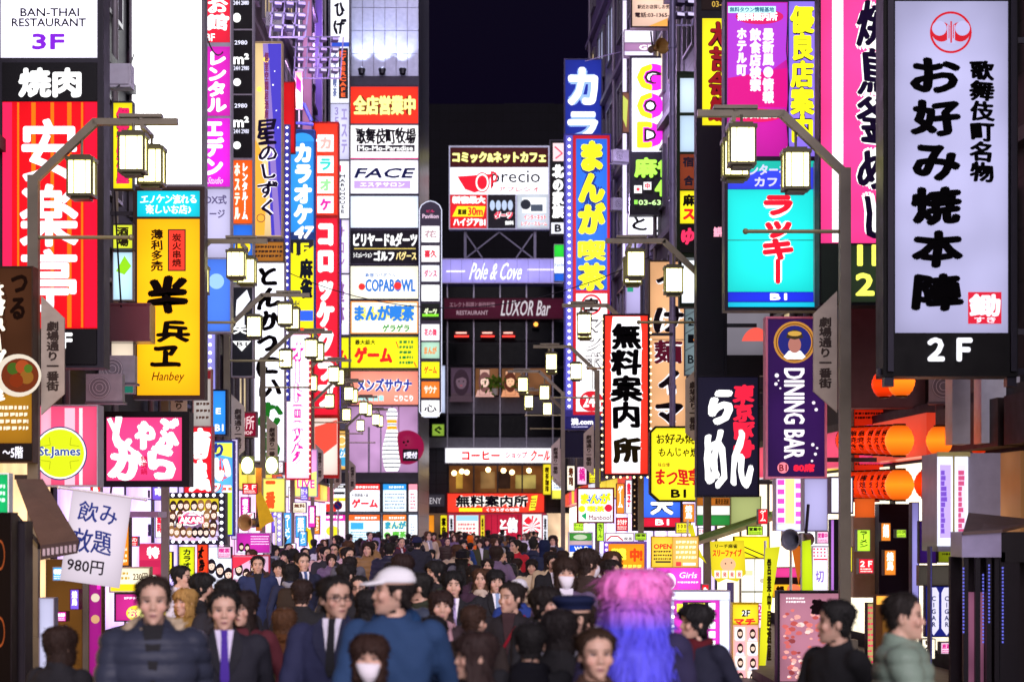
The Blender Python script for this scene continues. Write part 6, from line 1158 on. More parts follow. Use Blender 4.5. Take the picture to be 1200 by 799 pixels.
def skin_mat():
    def f():
        m = bpy.data.materials.new('skin'); m.use_nodes = True; n = m.node_tree.nodes; b = n['Principled BSDF']
        a = n.new('ShaderNodeAttribute'); a.attribute_name = 'skin'; m.node_tree.links.new(a.outputs['Color'], b.inputs['Base Color'])
        b.inputs['Roughness'].default_value = .5; b.inputs['Subsurface Weight'].default_value = .06; b.inputs['Subsurface Radius'].default_value = (.02,.008,.005); return m
    return cached('skinmat', f)
def wrinkle(me, amp, sc_=9., quilt=0.):
    v = co_of(me); n = np.empty(len(v)*3, np.float32); me.vertices.foreach_get('normal', n); n = n.reshape(-1,3)
    d = amp*(np.sin(v[:,2]*sc_*5+3*np.sin(v[:,0]*sc_*2.2+v[:,1]*7))*.5+np.sin(v[:,0]*sc_*4.3+v[:,2]*sc_*2.1+2*np.sin(v[:,1]*sc_*2))*.5)
    if quilt: d = d*.5+quilt*np.abs(np.sin(v[:,2]*math.pi/.085))**.6
    set_co(me, v+n*d[:,None]); return me
def coat_mesh(kind, pose):
    """kinds: jacket (hip), long (to the knee), puffer, slim"""
    g = {'jacket':.020,'long':.024,'puffer':.040,'slim':.012}[kind]; mb = MB(); hem = {'jacket':.76,'long':.50,'puffer':.74,'slim':.84}[kind]
    rr = [(z,w_+g,f-g,b+g) for z,w_,f,b in TORSO if z > hem]
    z0,w0,f0,b0 = rr[0]; fl = .035 if kind == 'long' else .008
    rr = [(hem,w0+fl,f0-fl,b0+fl),(hem+.03,w0+fl,f0-fl,b0+fl)]+rr
    rr = [(z,w_+(.012 if z > 1.15 and z < 1.42 else 0),f,b) for z,w_,f,b in rr]
    rings_mesh(mb, rr, 28)
    k = {'jacket':1.42,'long':1.45,'puffer':1.55,'slim':1.28}[kind]
    for sh,el,wr in POSES[pose][:2]:
        s_ = Vector(sh); mb.ball((s_.x*.97,s_.y,s_.z-.005),.064*k*.9,.062*k*.9,.058*k*.85,12,8)
        chain(mb, [(*sh,.052*k),(*el,.041*k),(*(Vector(el).lerp(Vector(wr),.93)),.036*k)])
    # collar
    n = 18
    for i in range(n):
        a = 2*math.pi*i/n; 
        if kind in ('jacket','slim') and abs(a-1.5*math.pi) < .55: continue
        mb.ball((.062*math.cos(a)*1.05,.012+.064*math.sin(a),1.452+.018*math.sin(a)),.022,.02,.03,8,6)
    me = remesh(mb, .012, 3, 'coat'); return wrinkle(me, .0035 if kind != 'puffer' else .003, 9, .014 if kind == 'puffer' else 0)
HAIR = {   # hairline height (in head heights above the chin) by angle from the face, then thickness and fullness
 'short': ([0,.45,.8,1.1,1.3,1.45,1.7,2.1,2.6,3.15],[.82,.81,.74,.62,.36,.44,.46,.22,.12,.10],.008,.012),
 'crop':  ([0,.45,.8,1.1,1.3,1.45,1.7,2.1,2.6,3.15],[.85,.83,.78,.66,.40,.48,.50,.28,.17,.15],.006,.006),
 'bowl':  ([0,.5,.8,1.05,1.3,1.6,2.0,2.6,3.15],[.63,.61,.56,.42,.32,.30,.18,.06,.04],.013,.012),
 'shaggy':([0,.4,.8,1.05,1.3,1.6,2.0,2.6,3.15],[.72,.68,.58,.44,.30,.26,.12,.0,-.02],.014,.020),
 'fringe':([0,.55,.8,.95,1.05,1.3,3.15],[.63,.60,.50,.25,-.7,-.95,-1.3],.013,.010),
 'long':  ([0,.3,.6,.85,1.0,1.1,1.35,3.15],[.84,.76,.60,.42,.15,-.6,-1.1,-1.5],.014,.012),
 'bob':   ([0,.5,.8,.95,1.05,1.5,3.15],[.63,.58,.45,.2,-.04,-.10,-.14],.017,.010),
 'wig':   ([0,.5,.75,.9,1.1,1.5,3.15],[.68,.60,.40,-.2,-.9,-1.2,-1.6],.040,.012)}
def hair_mesh(style, yaw, hat=False):
    ka, kh, th, top = HAIR[style]; lo = min(kh)-.06; n = 72; ts = np.concatenate([np.linspace(lo, .3, 26 if lo < -.3 else 10, endpoint=False), np.linspace(.3, 1.0, 34)])
    rg = random.Random(len(style)*7+len(kh)); ph = [rg.uniform(0,6.28) for _ in range(6)]; vs = []
    for t in ts:
        tt = max(.3, t); w_ = max(hw(tt), hw(.5)*(.98 if lo > -.5 else 1.0+.18*min(1,max(0,.4-t))) if t < .5 else 0); f = hf(tt); b = hb(tt)
        cy = (f+b)/2; ry = (b-f)/2; dn = min(1, max(0, (-.05-t)/.4))
        for i in range(n):
            a = 2*math.pi*i/n; fr = abs(math.atan2(math.sin(a+math.pi/2), math.cos(a+math.pi/2)))   # 0 at the face
            hl = float(np.interp(fr, ka, kh))+.020*math.sin(a*19+ph[0])+.018*math.sin(a*31+ph[1])
            on = min(1, max(0, (t-hl)/.05)); on = on*on*(3-2*on)
            cl = .30*math.sin(a*11+ph[2]+t*4)+.30*math.sin(a*23+ph[3]-t*5)+.2*math.sin(a*41+ph[4]+t*9)
            r = th*(1+cl*.45)+top*.7*math.sin(math.pi*min(1,max(0,(t-.45)/.55)))*(1+.7*cl)
            if hat and t > .64: r = -.016
            c_,s_ = math.cos(a), math.sin(a); p = .88
            q = on*r-(1-on)*.014
            rx = w_+q; ry_ = ry+q
            if t < .3 and on < .5: rx = min(rx, .035); ry_ = min(ry_, .03)
            elif t < .0: rx += .012*dn; ry_ += .085*dn
            vs.append((rx*math.copysign(abs(c_)**p,c_), NECK.y+cy*(1-.4*dn)+.012*dn+ry_*math.copysign(abs(s_)**p,s_), NECK.z+t*HH+(0 if hat else on*(top*.7+th*.5)*max(0,(t-.55)/.45)**1.3)))
    m = len(ts); fs = [(j*n+i, j*n+(i+1)%n, (j+1)*n+(i+1)%n, (j+1)*n+i) for j in range(m-1) for i in range(n)]
    vs.append((0, NECK.y+(HF[-1]+HB[-1])/2, NECK.z+HH+(0 if hat else top*.73+th*.53))); fs += [((m-1)*n+i, (m-1)*n+(i+1)%n, len(vs)-1) for i in range(n)]
    fs.append(tuple(range(n-1,-1,-1)))
    g = np.array(vs[:m*n]).reshape(m,n,3); tip = []; tf = []
    for _ in range(420 if lo > -.3 else 620):
        j = rg.randrange(3, m-1); i = rg.randrange(n); a = 2*math.pi*i/n; fr = abs(math.atan2(math.sin(a+math.pi/2), math.cos(a+math.pi/2)))
        if ts[j] < float(np.interp(fr, ka, kh))+.03 or (hat and ts[j] > .6): continue
        p0 = Vector(g[j,i]); jj = max(0, j-rg.randrange(3,7)); p1 = Vector(g[jj,i]) if ts[jj] > float(np.interp(fr, ka, kh)) else p0+Vector((0,0,-.025))
        o_ = Vector((math.cos(a), math.sin(a), .15)); ln = rg.uniform(.006,.020)*(1.8 if style == 'wig' else 1)
        if ts[j] > .9: p1 = p0+Vector((rg.uniform(-.03,.03), rg.uniform(-.03,.03), rg.uniform(.0,.012)))
        p1 = p1+o_*ln+Vector((rg.uniform(-.012,.012), rg.uniform(-.012,.012), 0)); sd_ = Vector((-math.sin(a), math.cos(a), 0))*rg.uniform(.003,.007)
        q_ = len(vs)+len(tip); tip += [tuple(p0-sd_), tuple(p0+sd_), tuple((p0+p1)/2+o_*.006), tuple(p1)]; tf += [(q_,q_+1,q_+2),(q_,q_+2,q_+3),(q_+2,q_+1,q_+3)]
    hv = turn_head(np.array(vs+tip), yaw); mb = MB(); mb.add([tuple(p) for p in hv], fs+tf); return mb.mesh('hair', [mat('#888888')], True)
def head_part(kind, yaw):
    mb = MB(); z = lambda t: NECK.z+t*HH; Y = NECK.y; vox = .007
    if kind == 'cap':
        rings_mesh(mb, [(z(t)+.004+.012*max(0,t-.8), hw(t)+.009-.004*max(0,t-.7), Y+hf(t)-.010, Y+hb(t)+.009) for t in np.linspace(.66,1.0,12)], 28)
        for i in range(-6,7):
            a = i/6*.9; mb.tube((math.sin(a)*.08,Y-.06,z(.70)),(math.sin(a)*.072,Y-.10-.075*math.cos(a),z(.64)),.013,8,0,.008)
    elif kind == 'peaked':
        rings_mesh(mb, [(z(t)+.012, hw(.72)+.010+g_, Y+hf(.72)-.010-g_, Y+hb(.72)+.010+g_) for t,g_ in ((.66,0),(.74,.0),(.80,.012),(.88,.026),(.95,.024),(1.0,.008),(1.03,-.03))], 24)
        for i in range(-6,7):
            a = i/6*.9; mb.tube((math.sin(a)*.08,Y-.06,z(.68)),(math.sin(a)*.066,Y-.09-.05*math.cos(a),z(.58)),.012,8,0,.008)
    elif kind == 'beanie':
        rings_mesh(mb, [(z(t)+.01+.03*max(0,t-.8), hw(t)+.018, Y+hf(t)-.016, Y+hb(t)+.018) for t in np.linspace(.60,1.0,12)], 24); rings_mesh(mb, [(z(t), hw(.66)+.024, Y+hf(.66)-.022, Y+hb(.66)+.024) for t in (.58,.72)], 24)
    elif kind == 'brim':
        rings_mesh(mb, [(z(t)+.01, hw(.75)+.016, Y+hf(.75)-.014, Y+hb(.75)+.016) for t in np.linspace(.68,1.06,6)], 24); rings_mesh(mb, [(z(t), hw(.7)+.075, Y+hf(.7)-.075, Y+hb(.7)+.075) for t in (.68,.715)], 28)
    elif kind == 'hood':
        rings_mesh(mb, [(z(t)+(.03 if t > .9 else 0), max(hw(max(t,.35)),.05)+.032-.02*(t > .95), Y+(-.055 if .0 < t < .80 else (-.02 if t <= 0 else hf(t)-.02)), Y+max(hb(max(.3,t)),.05)+.036) for t in np.linspace(-.22,1.02,16)], 24); vox = .01
    elif kind == 'mask':
        rings_mesh(mb, [(z(t), hw(t)*.93+.004, Y+hf(t)-.016-.012*math.sin(math.pi*min(1,max(0,(t-.0)/.42))), Y-.03) for t in np.linspace(-.02,.42,8)], 22); vox = .006
    elif kind == 'glasses':
        for q in (-1,1):
            pts = [(q*.033+.023*math.cos(a), Y-.104+.008*abs(math.cos(a)), z(.515)+.017*math.sin(a)) for a in np.linspace(0,2*math.pi,15)]
            for a,b in zip(pts,pts[1:]): mb.tube(a,b,.0024,6)
            mb.tube((q*.056,Y-.098,z(.53)),(q*.077,Y+.01,z(.50)),.0022,6)
        mb.tube((-.011,Y-.106,z(.52)),(.011,Y-.106,z(.52)),.0022,6)
    v = turn_head(np.array(mb.v), yaw); mb.v = [tuple(p) for p in v]
    if kind == 'glasses': return mb.mesh('glasses', mat('#1c1a20',.3,.3), True)
    me = remesh(mb, vox, 2, kind); return wrinkle(me, .002, 7)
def simple_part(kind, pose):
    mb = MB()
    if kind == 'trousers':
        for hp,kn,an in POSES[pose][2:]: chain(mb, [(*hp,.098),(*kn,.074),(an[0],an[1],an[2]+.02,.062)])
        rings_mesh(mb, [(z,w_+.014,f-.012,b+.014) for z,w_,f,b in ((.80,.15,-.1,.115),(.90,.168,-.105,.125),(.99,.155,-.10,.11))], 24)
        return wrinkle(remesh(mb, .013, 2, 'trousers'), .003, 6)
    if kind == 'shoes':
        pass
    if kind == 'shoe':
        for i,(hp,kn,an) in enumerate(POSES[pose][2:]): pass
    if kind == 'fur':
        n = 26; rd = random.Random(2)
        for i in range(n):
            a = 2*math.pi*i/n; mb.ball((.125*math.cos(a),.045+.10*math.sin(a),1.44+.035*math.sin(a)),.036,.036,.04,8,6)
            for j in range(5):
                q = Vector((.125*math.cos(a)+rd.uniform(-.03,.03),.045+.10*math.sin(a)+rd.uniform(-.03,.03),1.44+.035*math.sin(a)+rd.uniform(-.03,.03))); e = q+Vector((math.cos(a)*.03,math.sin(a)*.03,.0))+Vector((rd.uniform(-.02,.02),rd.uniform(-.02,.02),rd.uniform(-.01,.035))); mb.tube(q,e,.010,5,0,.003)
        rings_mesh(mb, [(1.20,.08,.10,.16),(1.28,.12,.09,.20),(1.36,.13,.06,.205),(1.43,.10,.03,.16)], 20)
        return remesh(mb, .008, 1, 'fur_hood')
    if kind == 'hood_down':
        rings_mesh(mb, [(1.24,.07,.08,.15),(1.30,.11,.075,.19),(1.38,.125,.05,.20),(1.44,.11,.02,.165),(1.47,.085,.0,.13)], 22); n = 20
        for i in range(n):
            a = math.pi*2*i/n; mb.ball((.10*math.cos(a),.03+.09*math.sin(a),1.435+.035*math.sin(a)),.03,.03,.034,8,6)
        return wrinkle(remesh(mb, .01, 3, 'hood'), .003, 9)
    if kind == 'scarf':
        n = 22
        for i in range(n):
            a = 2*math.pi*i/n; mb.ball((.085*math.cos(a),.01+.085*math.sin(a),1.435+.012*math.sin(a*3)),.036,.036,.042,8,6)
        chain(mb, [(.03,-.10,1.41,.04),(.05,-.16,1.25,.038),(.055,-.165,1.08,.036)])
        return wrinkle(remesh(mb, .01, 2, 'scarf'), .004, 12)
    if kind == 'backpack':
        rings_mesh(mb, [(.95,.13,.13,.24),(1.0,.15,.12,.27),(1.2,.155,.12,.28),(1.36,.13,.11,.25),(1.40,.09,.11,.2)], 20)
        for q in (-1,1): chain(mb, [(q*.10,.12,1.36,.02),(q*.11,.0,1.425,.02),(q*.12,-.135,1.30,.02),(q*.15,-.12,1.05,.018)], 8)
        return wrinkle(remesh(mb, .011, 2, 'backpack'), .003, 7)
    if kind == 'bag':
        mb.box(-.36,-.30,-.12,.16,.62,.86); chain(mb, [(-.33,.1,.86,.01),(-.26,.06,1.1,.01),(-.2,.03,1.43,.012)], 6); return remesh(mb, .01, 1, 'handbag')
    if kind == 'strap':
        chain(mb, [(.10,.02,1.44,.014),(.05,-.135,1.34,.014),(-.10,-.155,1.08,.014),(-.17,-.10,.92,.014)], 8); return remesh(mb, .006, 1, 'strap')
    if kind == 'phone':
        mb.box(.03,.10,-.335,-.325,1.20,1.34); return mb.mesh('phone', [glow('#cfe0ff',.9,False)])
def shoe_mesh(pose, i):
    mb = MB(); hp,kn,an = POSES[pose][2+i]
    mb.ball((an[0],an[1]-.07,an[2]-.05),.05,.135,.05,12,8); mb.ball((an[0],an[1],an[2]-.01),.05,.055,.06,10,8); mb.box(an[0]-.045,an[0]+.045,an[1]-.18,an[1]+.05,an[2]-.10,an[2]-.075)
    return remesh(mb, .012, 2, 'shoe')
def front_mesh(kind, ck):
    """shirt front, tie and lapels laid on the chest of the coat"""
    g = {'jacket':.020,'long':.024,'puffer':.040,'slim':.012}[ck]+.006; mb = MB(); N = 8; z1,z0 = 1.475,1.15
    def fy(z): return min(torso_f(min(z,1.40))-g, -.066 if z > 1.43 else 9) if z < 1.44 else -.070-g*.4
    def strip_(x_of, y_off, th=.012):
        vs = []
        for i in range(N+1):
            z = z1+(z0-z1)*i/N; a,b = x_of(i/N); 
            for xx in (a,b): vs += [(xx,fy(z)-y_off,z),(xx,fy(z)+th,z)]
        fs = []
        for i in range(N):
            o = i*4; p = o+4; fs += [(o,p,p+2,o+2),(o+1,o+3,p+3,p+1),(o,o+1,p+1,p),(o+2,p+2,p+3,o+3)]
        fs += [(0,2,3,1),(N*4,N*4+1,N*4+3,N*4+2)]; mb.add(vs, fs)
    if kind == 'shirt': strip_(lambda t: (-.050*(1-t)-.004,.050*(1-t)+.004), .004)
    if kind == 'tie': strip_(lambda t: (-.016-.012*t+.02*max(0,t-.9)*10*.6,.016+.012*t-.02*max(0,t-.9)*10*.6) if t > .08 else (-.020,.020), .010)
    if kind == 'lapel':
        for q in (-1,1): strip_(lambda t: (q*(.052*(1-t)+.002), q*(.052*(1-t)+.012+.055*math.sin(math.pi*min(1,t*1.15)**.8))), .008)
    return mb.mesh(kind, [], False) if False else mb.mesh(kind, [mat('#888888')])
def cloth_hex(h, k):
    c = [int(h.lstrip('#')[i:i+2],16)/255 for i in (0,2,4)]; c = [((x**2.2)+k)**(1/2.2) for x in c]
    return '#'+''.join('%02x' % min(255, int(x*255+.5)) for x in c)
npers = 0
def recolor(o, m):
    if len(o.data.materials) == 0: o.data.materials.append(m)
    o.material_slots[0].link = 'OBJECT'; o.material_slots[0].material = m
def person(px, top, d, label, turn=0, head=0, hair='short', hc='#17110f', coat='jacket', cc='#1c1c26', pose='stand', trouser='#17171c', ex=(), group=None, X=None, height=None, roll=0):
    """ex: tuples (part, colour)"""
    global npers; npers += 1
    if X is None:
        if d < 13: d *= 1.16
        q = P(px, top, d); X = q.x; height = q.z
    fine = d < 14; hq = int(round(head/35.))*35; yaw = R(hq)
    sc_ = height/(1.735 if hair not in ('none',) else 1.72)
    o = link('person', cached(('body',pose,hq,fine), lambda: body_mesh(pose, yaw, fine)), None, (X,d,0.125 if (X < -4.8 or X > 3.6) else .008))
    o.location.z = .01; tag(o, label, 'person', group)
    sk = cached(('skinmat',), skin_mat)
    o.scale = (sc_*(u_:=random.uniform(.95,1.04)), sc_*u_, sc_); o.rotation_euler = (0,0,R(turn))
    def add(name, key, fn, m):
        c = link(name, cached(key, fn), o); recolor(c, m); return c
    hat = any(e[0] in ('cap','peaked','beanie','brim') for e in ex)
    cc = cloth_hex(cc, .014); hc = cloth_hex(hc, .007); trouser = cloth_hex(trouser, .012)
    if hair != 'none': add('hair', ('hair',hair,hq,hat), lambda: hair_mesh(hair, yaw, hat), mat(hc,.62,0,'hair',.45))
    add('coat', ('coat',coat,pose), lambda: coat_mesh(coat, pose), mat(cc,.8 if coat != 'puffer' else .42,0,'cloth',.18,5))
    add('trousers', ('tr',pose), lambda: simple_part('trousers', pose), mat(trouser,.85,0,'cloth',.15,5))
    for i in (0,1): add('shoe', ('shoe',pose,i), lambda: shoe_mesh(pose, i), mat('#15120f' if npers % 3 else '#b8b4b0',.5))
    for e in ex:
        k, c = e
        if k in ('shirt','tie','lapel'): add({'shirt':'shirt_front','tie':'tie','lapel':'lapel'}[k], ('fr',k,coat), lambda: front_mesh(k, coat), mat(cloth_hex(c,.012),.8,0,'cloth',.08))
        elif k in ('cap','peaked','beanie','brim','hood','mask'): add({'peaked':'peaked_cap','brim':'brimmed_hat'}.get(k,k), ('hp',k,hq), lambda: head_part(k, yaw), mat(c,.8,0,'cloth',.1))
        elif k == 'glasses': link('glasses', cached(('hp',k,hq), lambda: head_part(k, yaw)), o)
        elif k == 'phone': link('phone', cached(('ph',), lambda: simple_part('phone', pose)), o)
        else: add({'fur':'fur_hood','hood_down':'hood','bag':'handbag','strap':'bag_strap'}.get(k,k), ('sp',k), lambda: simple_part(k, pose), mat(c,.85,0,'cloth',.2))
    return o
SUIT = lambda sh='#e8e4f0', tie='#2a2038', lap='#1a1a26': (('shirt',sh),('tie',tie),('lapel',lap))
W_ = '#e4e0e8'
pp = person
# ---- the people nearest the camera
pp(180,672,9.3,'man in a dark quilted jacket with a pale fur hood by the magenta standing board',8,0,'short','#2a1c14','puffer','#2b3044','walk','#14141a',(('fur','#c8b498'),('shirt','#16161c')))
pp(262,688,10.4,'man in a dark overcoat with white shirt and purple tie by the fur hooded passer-by',10,0,'short','#17120f','long','#1b1b28','walk','#17171c',SUIT('#dcd4ee','#4a2a9c','#191924'))
pp(393,672,10.4,'bespectacled man in a navy coat and dark tie looking off past the white cap',-6,35,'short','#17120f','long','#262a4e','walk','#17171c',SUIT('#e4e0f0','#15151c','#20233f')+(('glasses',''),))
o = pp(462,660,9.6,'man in a white cap and blue hooded jacket turning his face aside',-10,-70,'short','#1c1410','jacket','#22416a','walk','#20242e',(('cap','#f0f0f4'),('hood_down','#223f66')))
pp(433,741,8.4,'brown haired woman in a white face mask at the bottom edge',0,0,'bob','#331d13','jacket','#3a3038','walk','#17171c',(('mask','#f0eaf0'),))
pp(557,737,8.3,'woman with long dark brown hair and bangs looking aside at the bottom edge',-8,-70,'fringe','#2c1a16','jacket','#241d22','walk','#17171c',())
pp(333,711,12.5,'light brown haired woman in an olive parka with a brown fur hood seen from behind',180,0,'bob','#54351d','long','#4a4a24','walk','#1c1a18',(('fur','#5a3820'),))
pp(354,677,16.5,'man with brown hair and a black jacket seen from behind by the denim jacket man',175,0,'short','#2a1912','jacket','#14141a','walk','#14141a',())
pp(237,670,17.5,'man in black with thick black hair seen in profile facing the idol posters',95,0,'shaggy','#0f0d0e','jacket','#15151c','stand','#14141a',())
pp(302,650,27,'man with swept hair in a fur collared denim blue jacket standing by the lilac poster',8,0,'short','#15110f','jacket','#23305c','pocket','#1a1c2c',(('fur','#4a3a34'),('shirt','#14141a')))
pp(327,655,27.5,'thin man with a fringe in a black leather jacket and white shirt standing still',-4,0,'bowl','#141011','slim','#15151f','pocket','#15151f',(('shirt','#e8e4ee'),))
pp(354,646,26,'man in a navy suit and white shirt striding beside the horn speaker posters',30,0,'short','#1c1411','jacket','#1b1f3c','walk','#1b1f3c',SUIT('#e8e8f4','#4a6090','#171a34'))
pp(377,639,38,'woman with long brown curls in a pale pink coat',6,0,'long','#4a2a1e','long','#d8b4b4','stand','#3a3038',())
pp(392,636,40,'man in a black coat and white shirt beside the woman in the pale pink coat',-4,0,'short','#15110f','long','#14141c','stand','#14141c',(('shirt','#dcd8e4'),('glasses','')))
pp(266,676,15.5,'person with black hair and a charcoal coat seen from behind at the shop front',180,0,'short','#120f10','jacket','#26242c','walk','#17171c',())
pp(286,690,13.5,'young woman with tied dark hair in a dark red jacket behind the purple tie man',-20,0,'fringe','#241612','jacket','#5a1c28','walk','#17171c',())
pp(410,651,28,'person with a dark bob in a mauve coat seen from behind by the bowling tower',180,0,'bob','#1a1214','jacket','#5a4868','stand','#17171c',())
pp(404,640,38,'person in a pale pink quilted jacket with blond hair near the game posters',160,0,'bob','#a8804c','puffer','#d8b8c4','stand','#26242c',())
pp(70,732,10,'brown haired person in a dark coat lifting a phone by the wooden door',150,0,'bob','#2e1b12','jacket','#1d1a22','phone','#17171c',(('phone',''),))
pp(212,661,21,'man in a white printed shirt facing the yellow banner under the idol screen',80,0,'short','#141011','jacket','#d8d4e0','stand','#20202a',())
pp(217,688,17,'blond girl in a mustard jacket half hidden by the man in black',0,-35,'bob','#b0884c','jacket','#8a6a2c','stand','#26242c',())
pp(441,631,50,'person in a lilac quilted jacket with the hood up seen from behind',185,0,'none','#000000','puffer','#8c80b4','stand','#1c1a24',(('hood','#8c80b4'),))
pp(456,634,34,'broad man in a dark navy coat seen from behind by the lilac hooded jacket',180,0,'crop','#15110f','puffer','#1a1c36','stand','#15151c',())
pp(489,628,41,'man in a dark blue knit hat and long navy coat seen from behind',178,0,'crop','#15110f','long','#1c1e30','walk','#15151c',(('beanie','#26284a'),))
pp(472,648,20,'person with dark red brown hair in a maroon coat behind the white cap',170,0,'shaggy','#2a1614','jacket','#3a2028','walk','#17171c',())
pp(531,668,18,'laughing man in a dark suit with a pale tie and loose hair',5,0,'shaggy','#120f10','jacket','#1a1a22','walk','#1a1a22',SUIT('#f0ecf4','#b8a8d8','#16161e'))
pp(510,656,22,'young man in a dark green jacket with a pale face turned aside',-25,-35,'shaggy','#141011','jacket','#26301f','walk','#17171c',(('scarf','#2c2a2c'),))
pp(517,690,15,'woman with long straight brown hair and a pink scarf below the laughing man',8,0,'fringe','#2c1a15','jacket','#3a2a30','walk','#17171c',(('scarf','#b89098'),))
pp(492,669,17,'man in a moss green coat with dark hair in profile behind the blue hooded jacket',-60,-35,'short','#15110f','jacket','#2c3424','walk','#17171c',())
pp(421,673,19,'man in a black jacket and thin glasses between the navy coat and the white cap',-5,0,'short','#15110f','jacket','#16161e','walk','#17171c',(('glasses',''),))
pp(431,689,14.5,'woman with long black hair seen from behind beside the white cap',175,0,'long','#120e10','jacket','#1e1a22','walk','#17171c',())
pp(541,646,29,'person in a black cape coat and wide brimmed black hat',170,0,'bob','#15110f','long','#101014','stand','#101014',(('brim','#15131a'),))
pp(551,628,61,'person in a bright orange hooded jacket near the red curtain shop',180,0,'none','#000000','jacket','#e86a14','stand','#26242c',(('hood','#e86a14'),))
o = pp(604,631,39,'tall man in a red team jacket with white letters on its shoulder',-25,-35,'short','#1a1210','jacket','#b8142c','stand','#15151c',())
pp(587,641,33,'man in a grey cap and black jacket reading his phone before the red team jacket',-4,0,'none','#15110f','puffer','#15151c','phone','#15151c',(('cap','#8c8c98'),('phone','')))
pp(623,654,30,'woman in a short cream coat looking down with both hands together',-2,0,'fringe','#1c1210','long','#d8c8ac','hands','#241c20',(('bag','#26201f'),))
pp(645,645,29,'long haired woman in a beige coat to the side of the short cream coat',2,0,'fringe','#201310','long','#c8b494','stand','#241c20',())
pp(625,630,42,'man in a dark navy jacket and white collar seen from behind near the menu stand',170,0,'short','#15110f','jacket','#1c2240','walk','#15151c',(('backpack','#20243a'),))
pp(638,634,38,'person with a navy hood up between the red jacket and the menu stand',185,0,'none','#000000','jacket','#1b2444','stand','#15151c',(('hood','#1b2444'),))
pp(581,666,20,'young man in a black suit and pale blue tie looking down',10,0,'bowl','#141011','jacket','#16161e','walk','#16161e',SUIT('#f0f0f8','#8ca4c8','#121218'))
pp(599,680,15.5,'tall young man in a black zip jacket with a red strap across his chest',-12,-35,'short','#1c1310','jacket','#1d161c','walk','#17171c',(('strap','#8c1c2c'),('shirt','#3a2428')))
pp(608,676,18,'person in a white cap and royal blue jacket seen from behind the red strap man',165,0,'crop','#15110f','jacket','#203c88','walk','#17171c',(('cap','#e8e8f0'),))
pp(639,686,14.2,'curly haired man in a black suit and pale shirt with his head turned',20,35,'shaggy','#1a1210','jacket','#19181f','walk','#19181f',SUIT('#d8c8d4','#7a5878','#141319'))
pp(668,667,22,'man in a yellow green cap and a lilac jacket with white shirt',-5,0,'none','#15110f','jacket','#8c7aa8','walk','#26242c',(('cap','#a8a82c'),('shirt','#e8e4ea')))
pp(555,706,11.5,'man with receding brown hair in a brown coat low in the crowd centre',150,0,'crop','#3a2418','jacket','#2e2320','walk','#17171c',())
pp(672,697,10.2,'man in a dark blue peaked cap and pale grey uniform jacket',-30,-35,'crop','#2a1c14','jacket','#a8a8b8','walk','#26242c',(('peaked','#1c2444'),))
pp(698,733,8.0,'short haired man in a brown jacket looking down at the bottom edge',12,0,'short','#33200f','jacket','#4a3224','walk','#17171c',())
wig = pp(745,668,8.6,'person in a big pink and violet blue wig seen from behind',170,0,'wig','#e85ab8','jacket','#2a2448','walk','#17171c',())
pp(815,706,11.2,'man with dark wavy hair and a navy jacket in front of the magenta game cabinet',-40,-35,'shaggy','#141011','jacket','#1a1c34','walk','#17171c',(('scarf','#5a1c24'),))
pp(980,700,9.6,'man with black hair in a black jacket bending before the meat picture screen',-60,-35,'short','#0f0c0d','jacket','#17161c','walk','#17171c',())
pp(1058,690,9.0,'man in a pale green grey jacket passing by the amber lit post',80,0,'crop','#1c1512','puffer','#7c9080','walk','#26242c',())
pp(695,654,25,'person in a dark brown coat and soft brown hat beside the menu stand',150,0,'short','#2a1a14','long','#2c1f1c','walk','#17171c',(('beanie','#3a2820'),))
pp(655,712,9.5,'woman with dark bob hair in a black coat beside the peaked cap man',160,0,'bob','#1a1214','long','#16141a','walk','#17171c',())
pp(622,727,9.2,'man in a black hooded jacket low in the crowd beside the bottom edge woman',175,0,'short','#141011','jacket','#17171e','walk','#17171c',(('hood_down','#17171e'),))
pp(508,720,10.6,'man with short black hair and a navy hooded jacket beside the blue hooded jacket',170,0,'short','#141011','jacket','#1c2c48','walk','#17171c',(('hood_down','#1a2840'),))
# white letters on the red jacket
mb = MB(); v,f,_,_n = glyphs('Ti')
for i in range(5): mb.add([(-.02+a*.16, -.152-.0006*i+.03*abs(a-.1)*0, 1.26+c*.10) for a,c in v], f)
mb.build('lettering', mat('#f4f0f0',.6), o if False else [q for q in col.objects if q.get('label','').startswith('tall man in a red team')][0])
# the wig is pink on top and violet blue below
wm = mat('#e85ab8',.5,0,'hair',.35).copy(); n = wm.node_tree.nodes; L = wm.node_tree.links; b = n['Principled BSDF']
tc = n.new('ShaderNodeTexCoord'); sp = n.new('ShaderNodeSeparateXYZ'); mr = n.new('ShaderNodeMapRange'); mr.inputs['From Min'].default_value = 1.46; mr.inputs['From Max'].default_value = 1.62
mx = n.new('ShaderNodeMix'); mx.data_type = 'RGBA'; mx.inputs[6].default_value = lin('#6460f4'); mx.inputs[7].default_value = lin('#ff8cdc')
L.new(tc.outputs['Object'], sp.inputs[0]); L.new(sp.outputs[2], mr.inputs['Value']); L.new(mr.outputs[0], mx.inputs[0]); L.new(mx.outputs[2], b.inputs['Base Color'])
wh = [c for c in wig.children if c.name.startswith('hair')][0]; wh.material_slots[0].material = wm; wh.scale = (1.32,1.25,1.0)
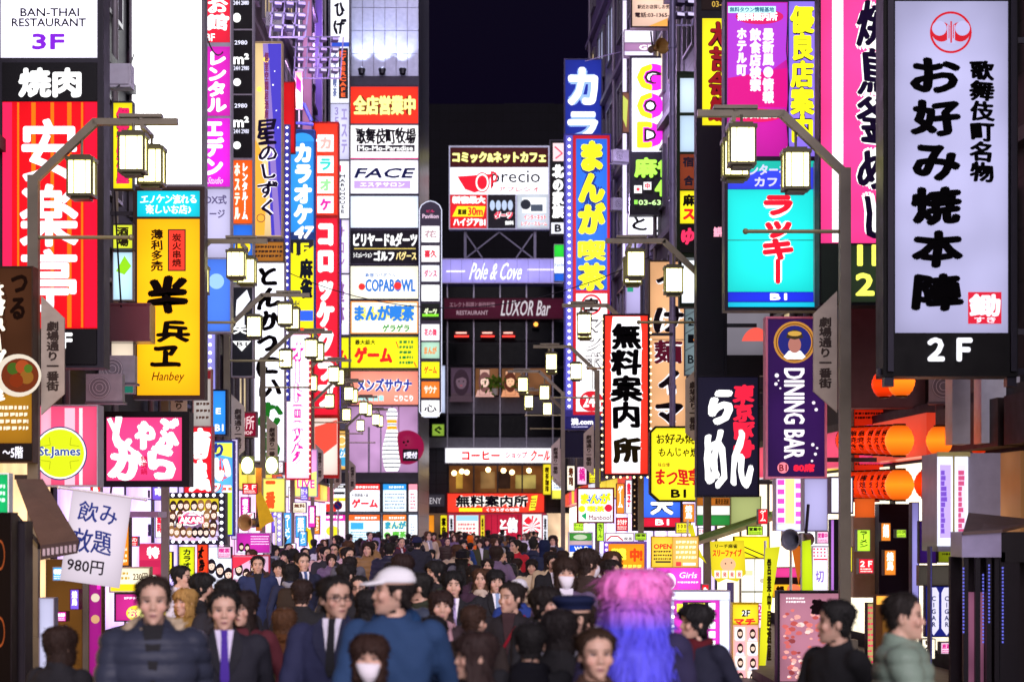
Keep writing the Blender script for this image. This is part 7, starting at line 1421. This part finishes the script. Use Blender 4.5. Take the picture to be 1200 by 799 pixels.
# ---- the rest of the crowd
rd = random.Random(77); placed = [(o.location.x, o.location.y) for o in col.objects if o.name.startswith('person')]
CC = [('black','#15151c'),('charcoal','#2a2a32'),('navy','#1c2442'),('dark brown','#33241e'),('grey','#5c5c68'),('beige','#b8a48c'),('olive','#3c3e26'),('wine red','#5a1a28'),('blue','#23407c'),('mauve','#6a5878'),('white','#d4d0dc'),('camel','#8c6a44'),('slate','#3c4456'),('plum','#3c2238')]
HS = [('short black hair','short','#141011'),('cropped dark hair','crop','#1a1412'),('a black bowl cut','bowl','#131011'),('long dark hair','long','#1c1312'),('a brown bob','bob','#2e1c14'),('shaggy brown hair','shaggy','#281811'),('light brown long hair','long','#4a2f1c'),('black bob hair','bob','#141012')]
CT = [('jacket','jacket'),('long coat','long'),('quilted jacket','puffer'),('slim jacket','slim')]
combos = [(a,b,c,t) for a in CC for b in HS for c in CT for t in (0,1)]; rd.shuffle(combos)
def spot(d):
    xl = -5.3-.012*(d-25) if d > 36 else -.108*d; xr = .055*d if d < 36 else 1.9+.01*d if d < 40 else (2.4 if d < 52 else 1.4)
    for _ in range(40):
        x = rd.uniform(xl, xr); dd = d+rd.uniform(-1,1)
        if all((x-a)**2+((dd-b)*.6)**2 > .22 for a,b in placed): placed.append((x,dd)); return x,dd
    return None
bands = [(13,20,5,'near the first lamps'),(20,30,9,'by the idol screen'),(30,44,20,'in mid street'),(44,62,36,'by the information sign'),(62,84,34,'below the bowling pin'),(84,108,30,'before the red shop')]
kk = 0
for d0,d1,n_,where in bands:
    for i in range(n_):
        q = spot(rd.uniform(d0,d1))
        if q is None: continue
        (cn,ch),(hn,hs,hcol),(kn,kind),tw = combos[kk]; kk += 1
        back = tw == 0
        lb = f'pedestrian in {cn} {kn}, {hn}, {"back turned" if back else "face showing"}, {where}'
        ex = ()
        if kind in ('jacket','long') and not back and rd.random() < .5: ex = (('shirt','#dcd8e4'),)
        if kind != 'puffer' and rd.random() < .2: ex += (('scarf', rd.choice(['#7a2c34','#8c8c98','#c8b8a8'])),)
        if back and rd.random() < .25: ex += (('backpack', rd.choice(['#1c1c24','#3a3028','#24344c'])),)
        if d0 >= 13 and rd.random() < .06: ex += (('mask','#ece8f0'),)
        person(0,0,q[1],lb,(180 if back else 0)+rd.uniform(-25,25), rd.choice([0,0,-35,35]), hs, hcol, kind, ch, rd.choice(['walk','walk','stand','pocket']), rd.choice(['#17171c','#1c2030','#2a2622']), ex, 'pedestrians filling the street', q[0], rd.gauss(1.64,.085))
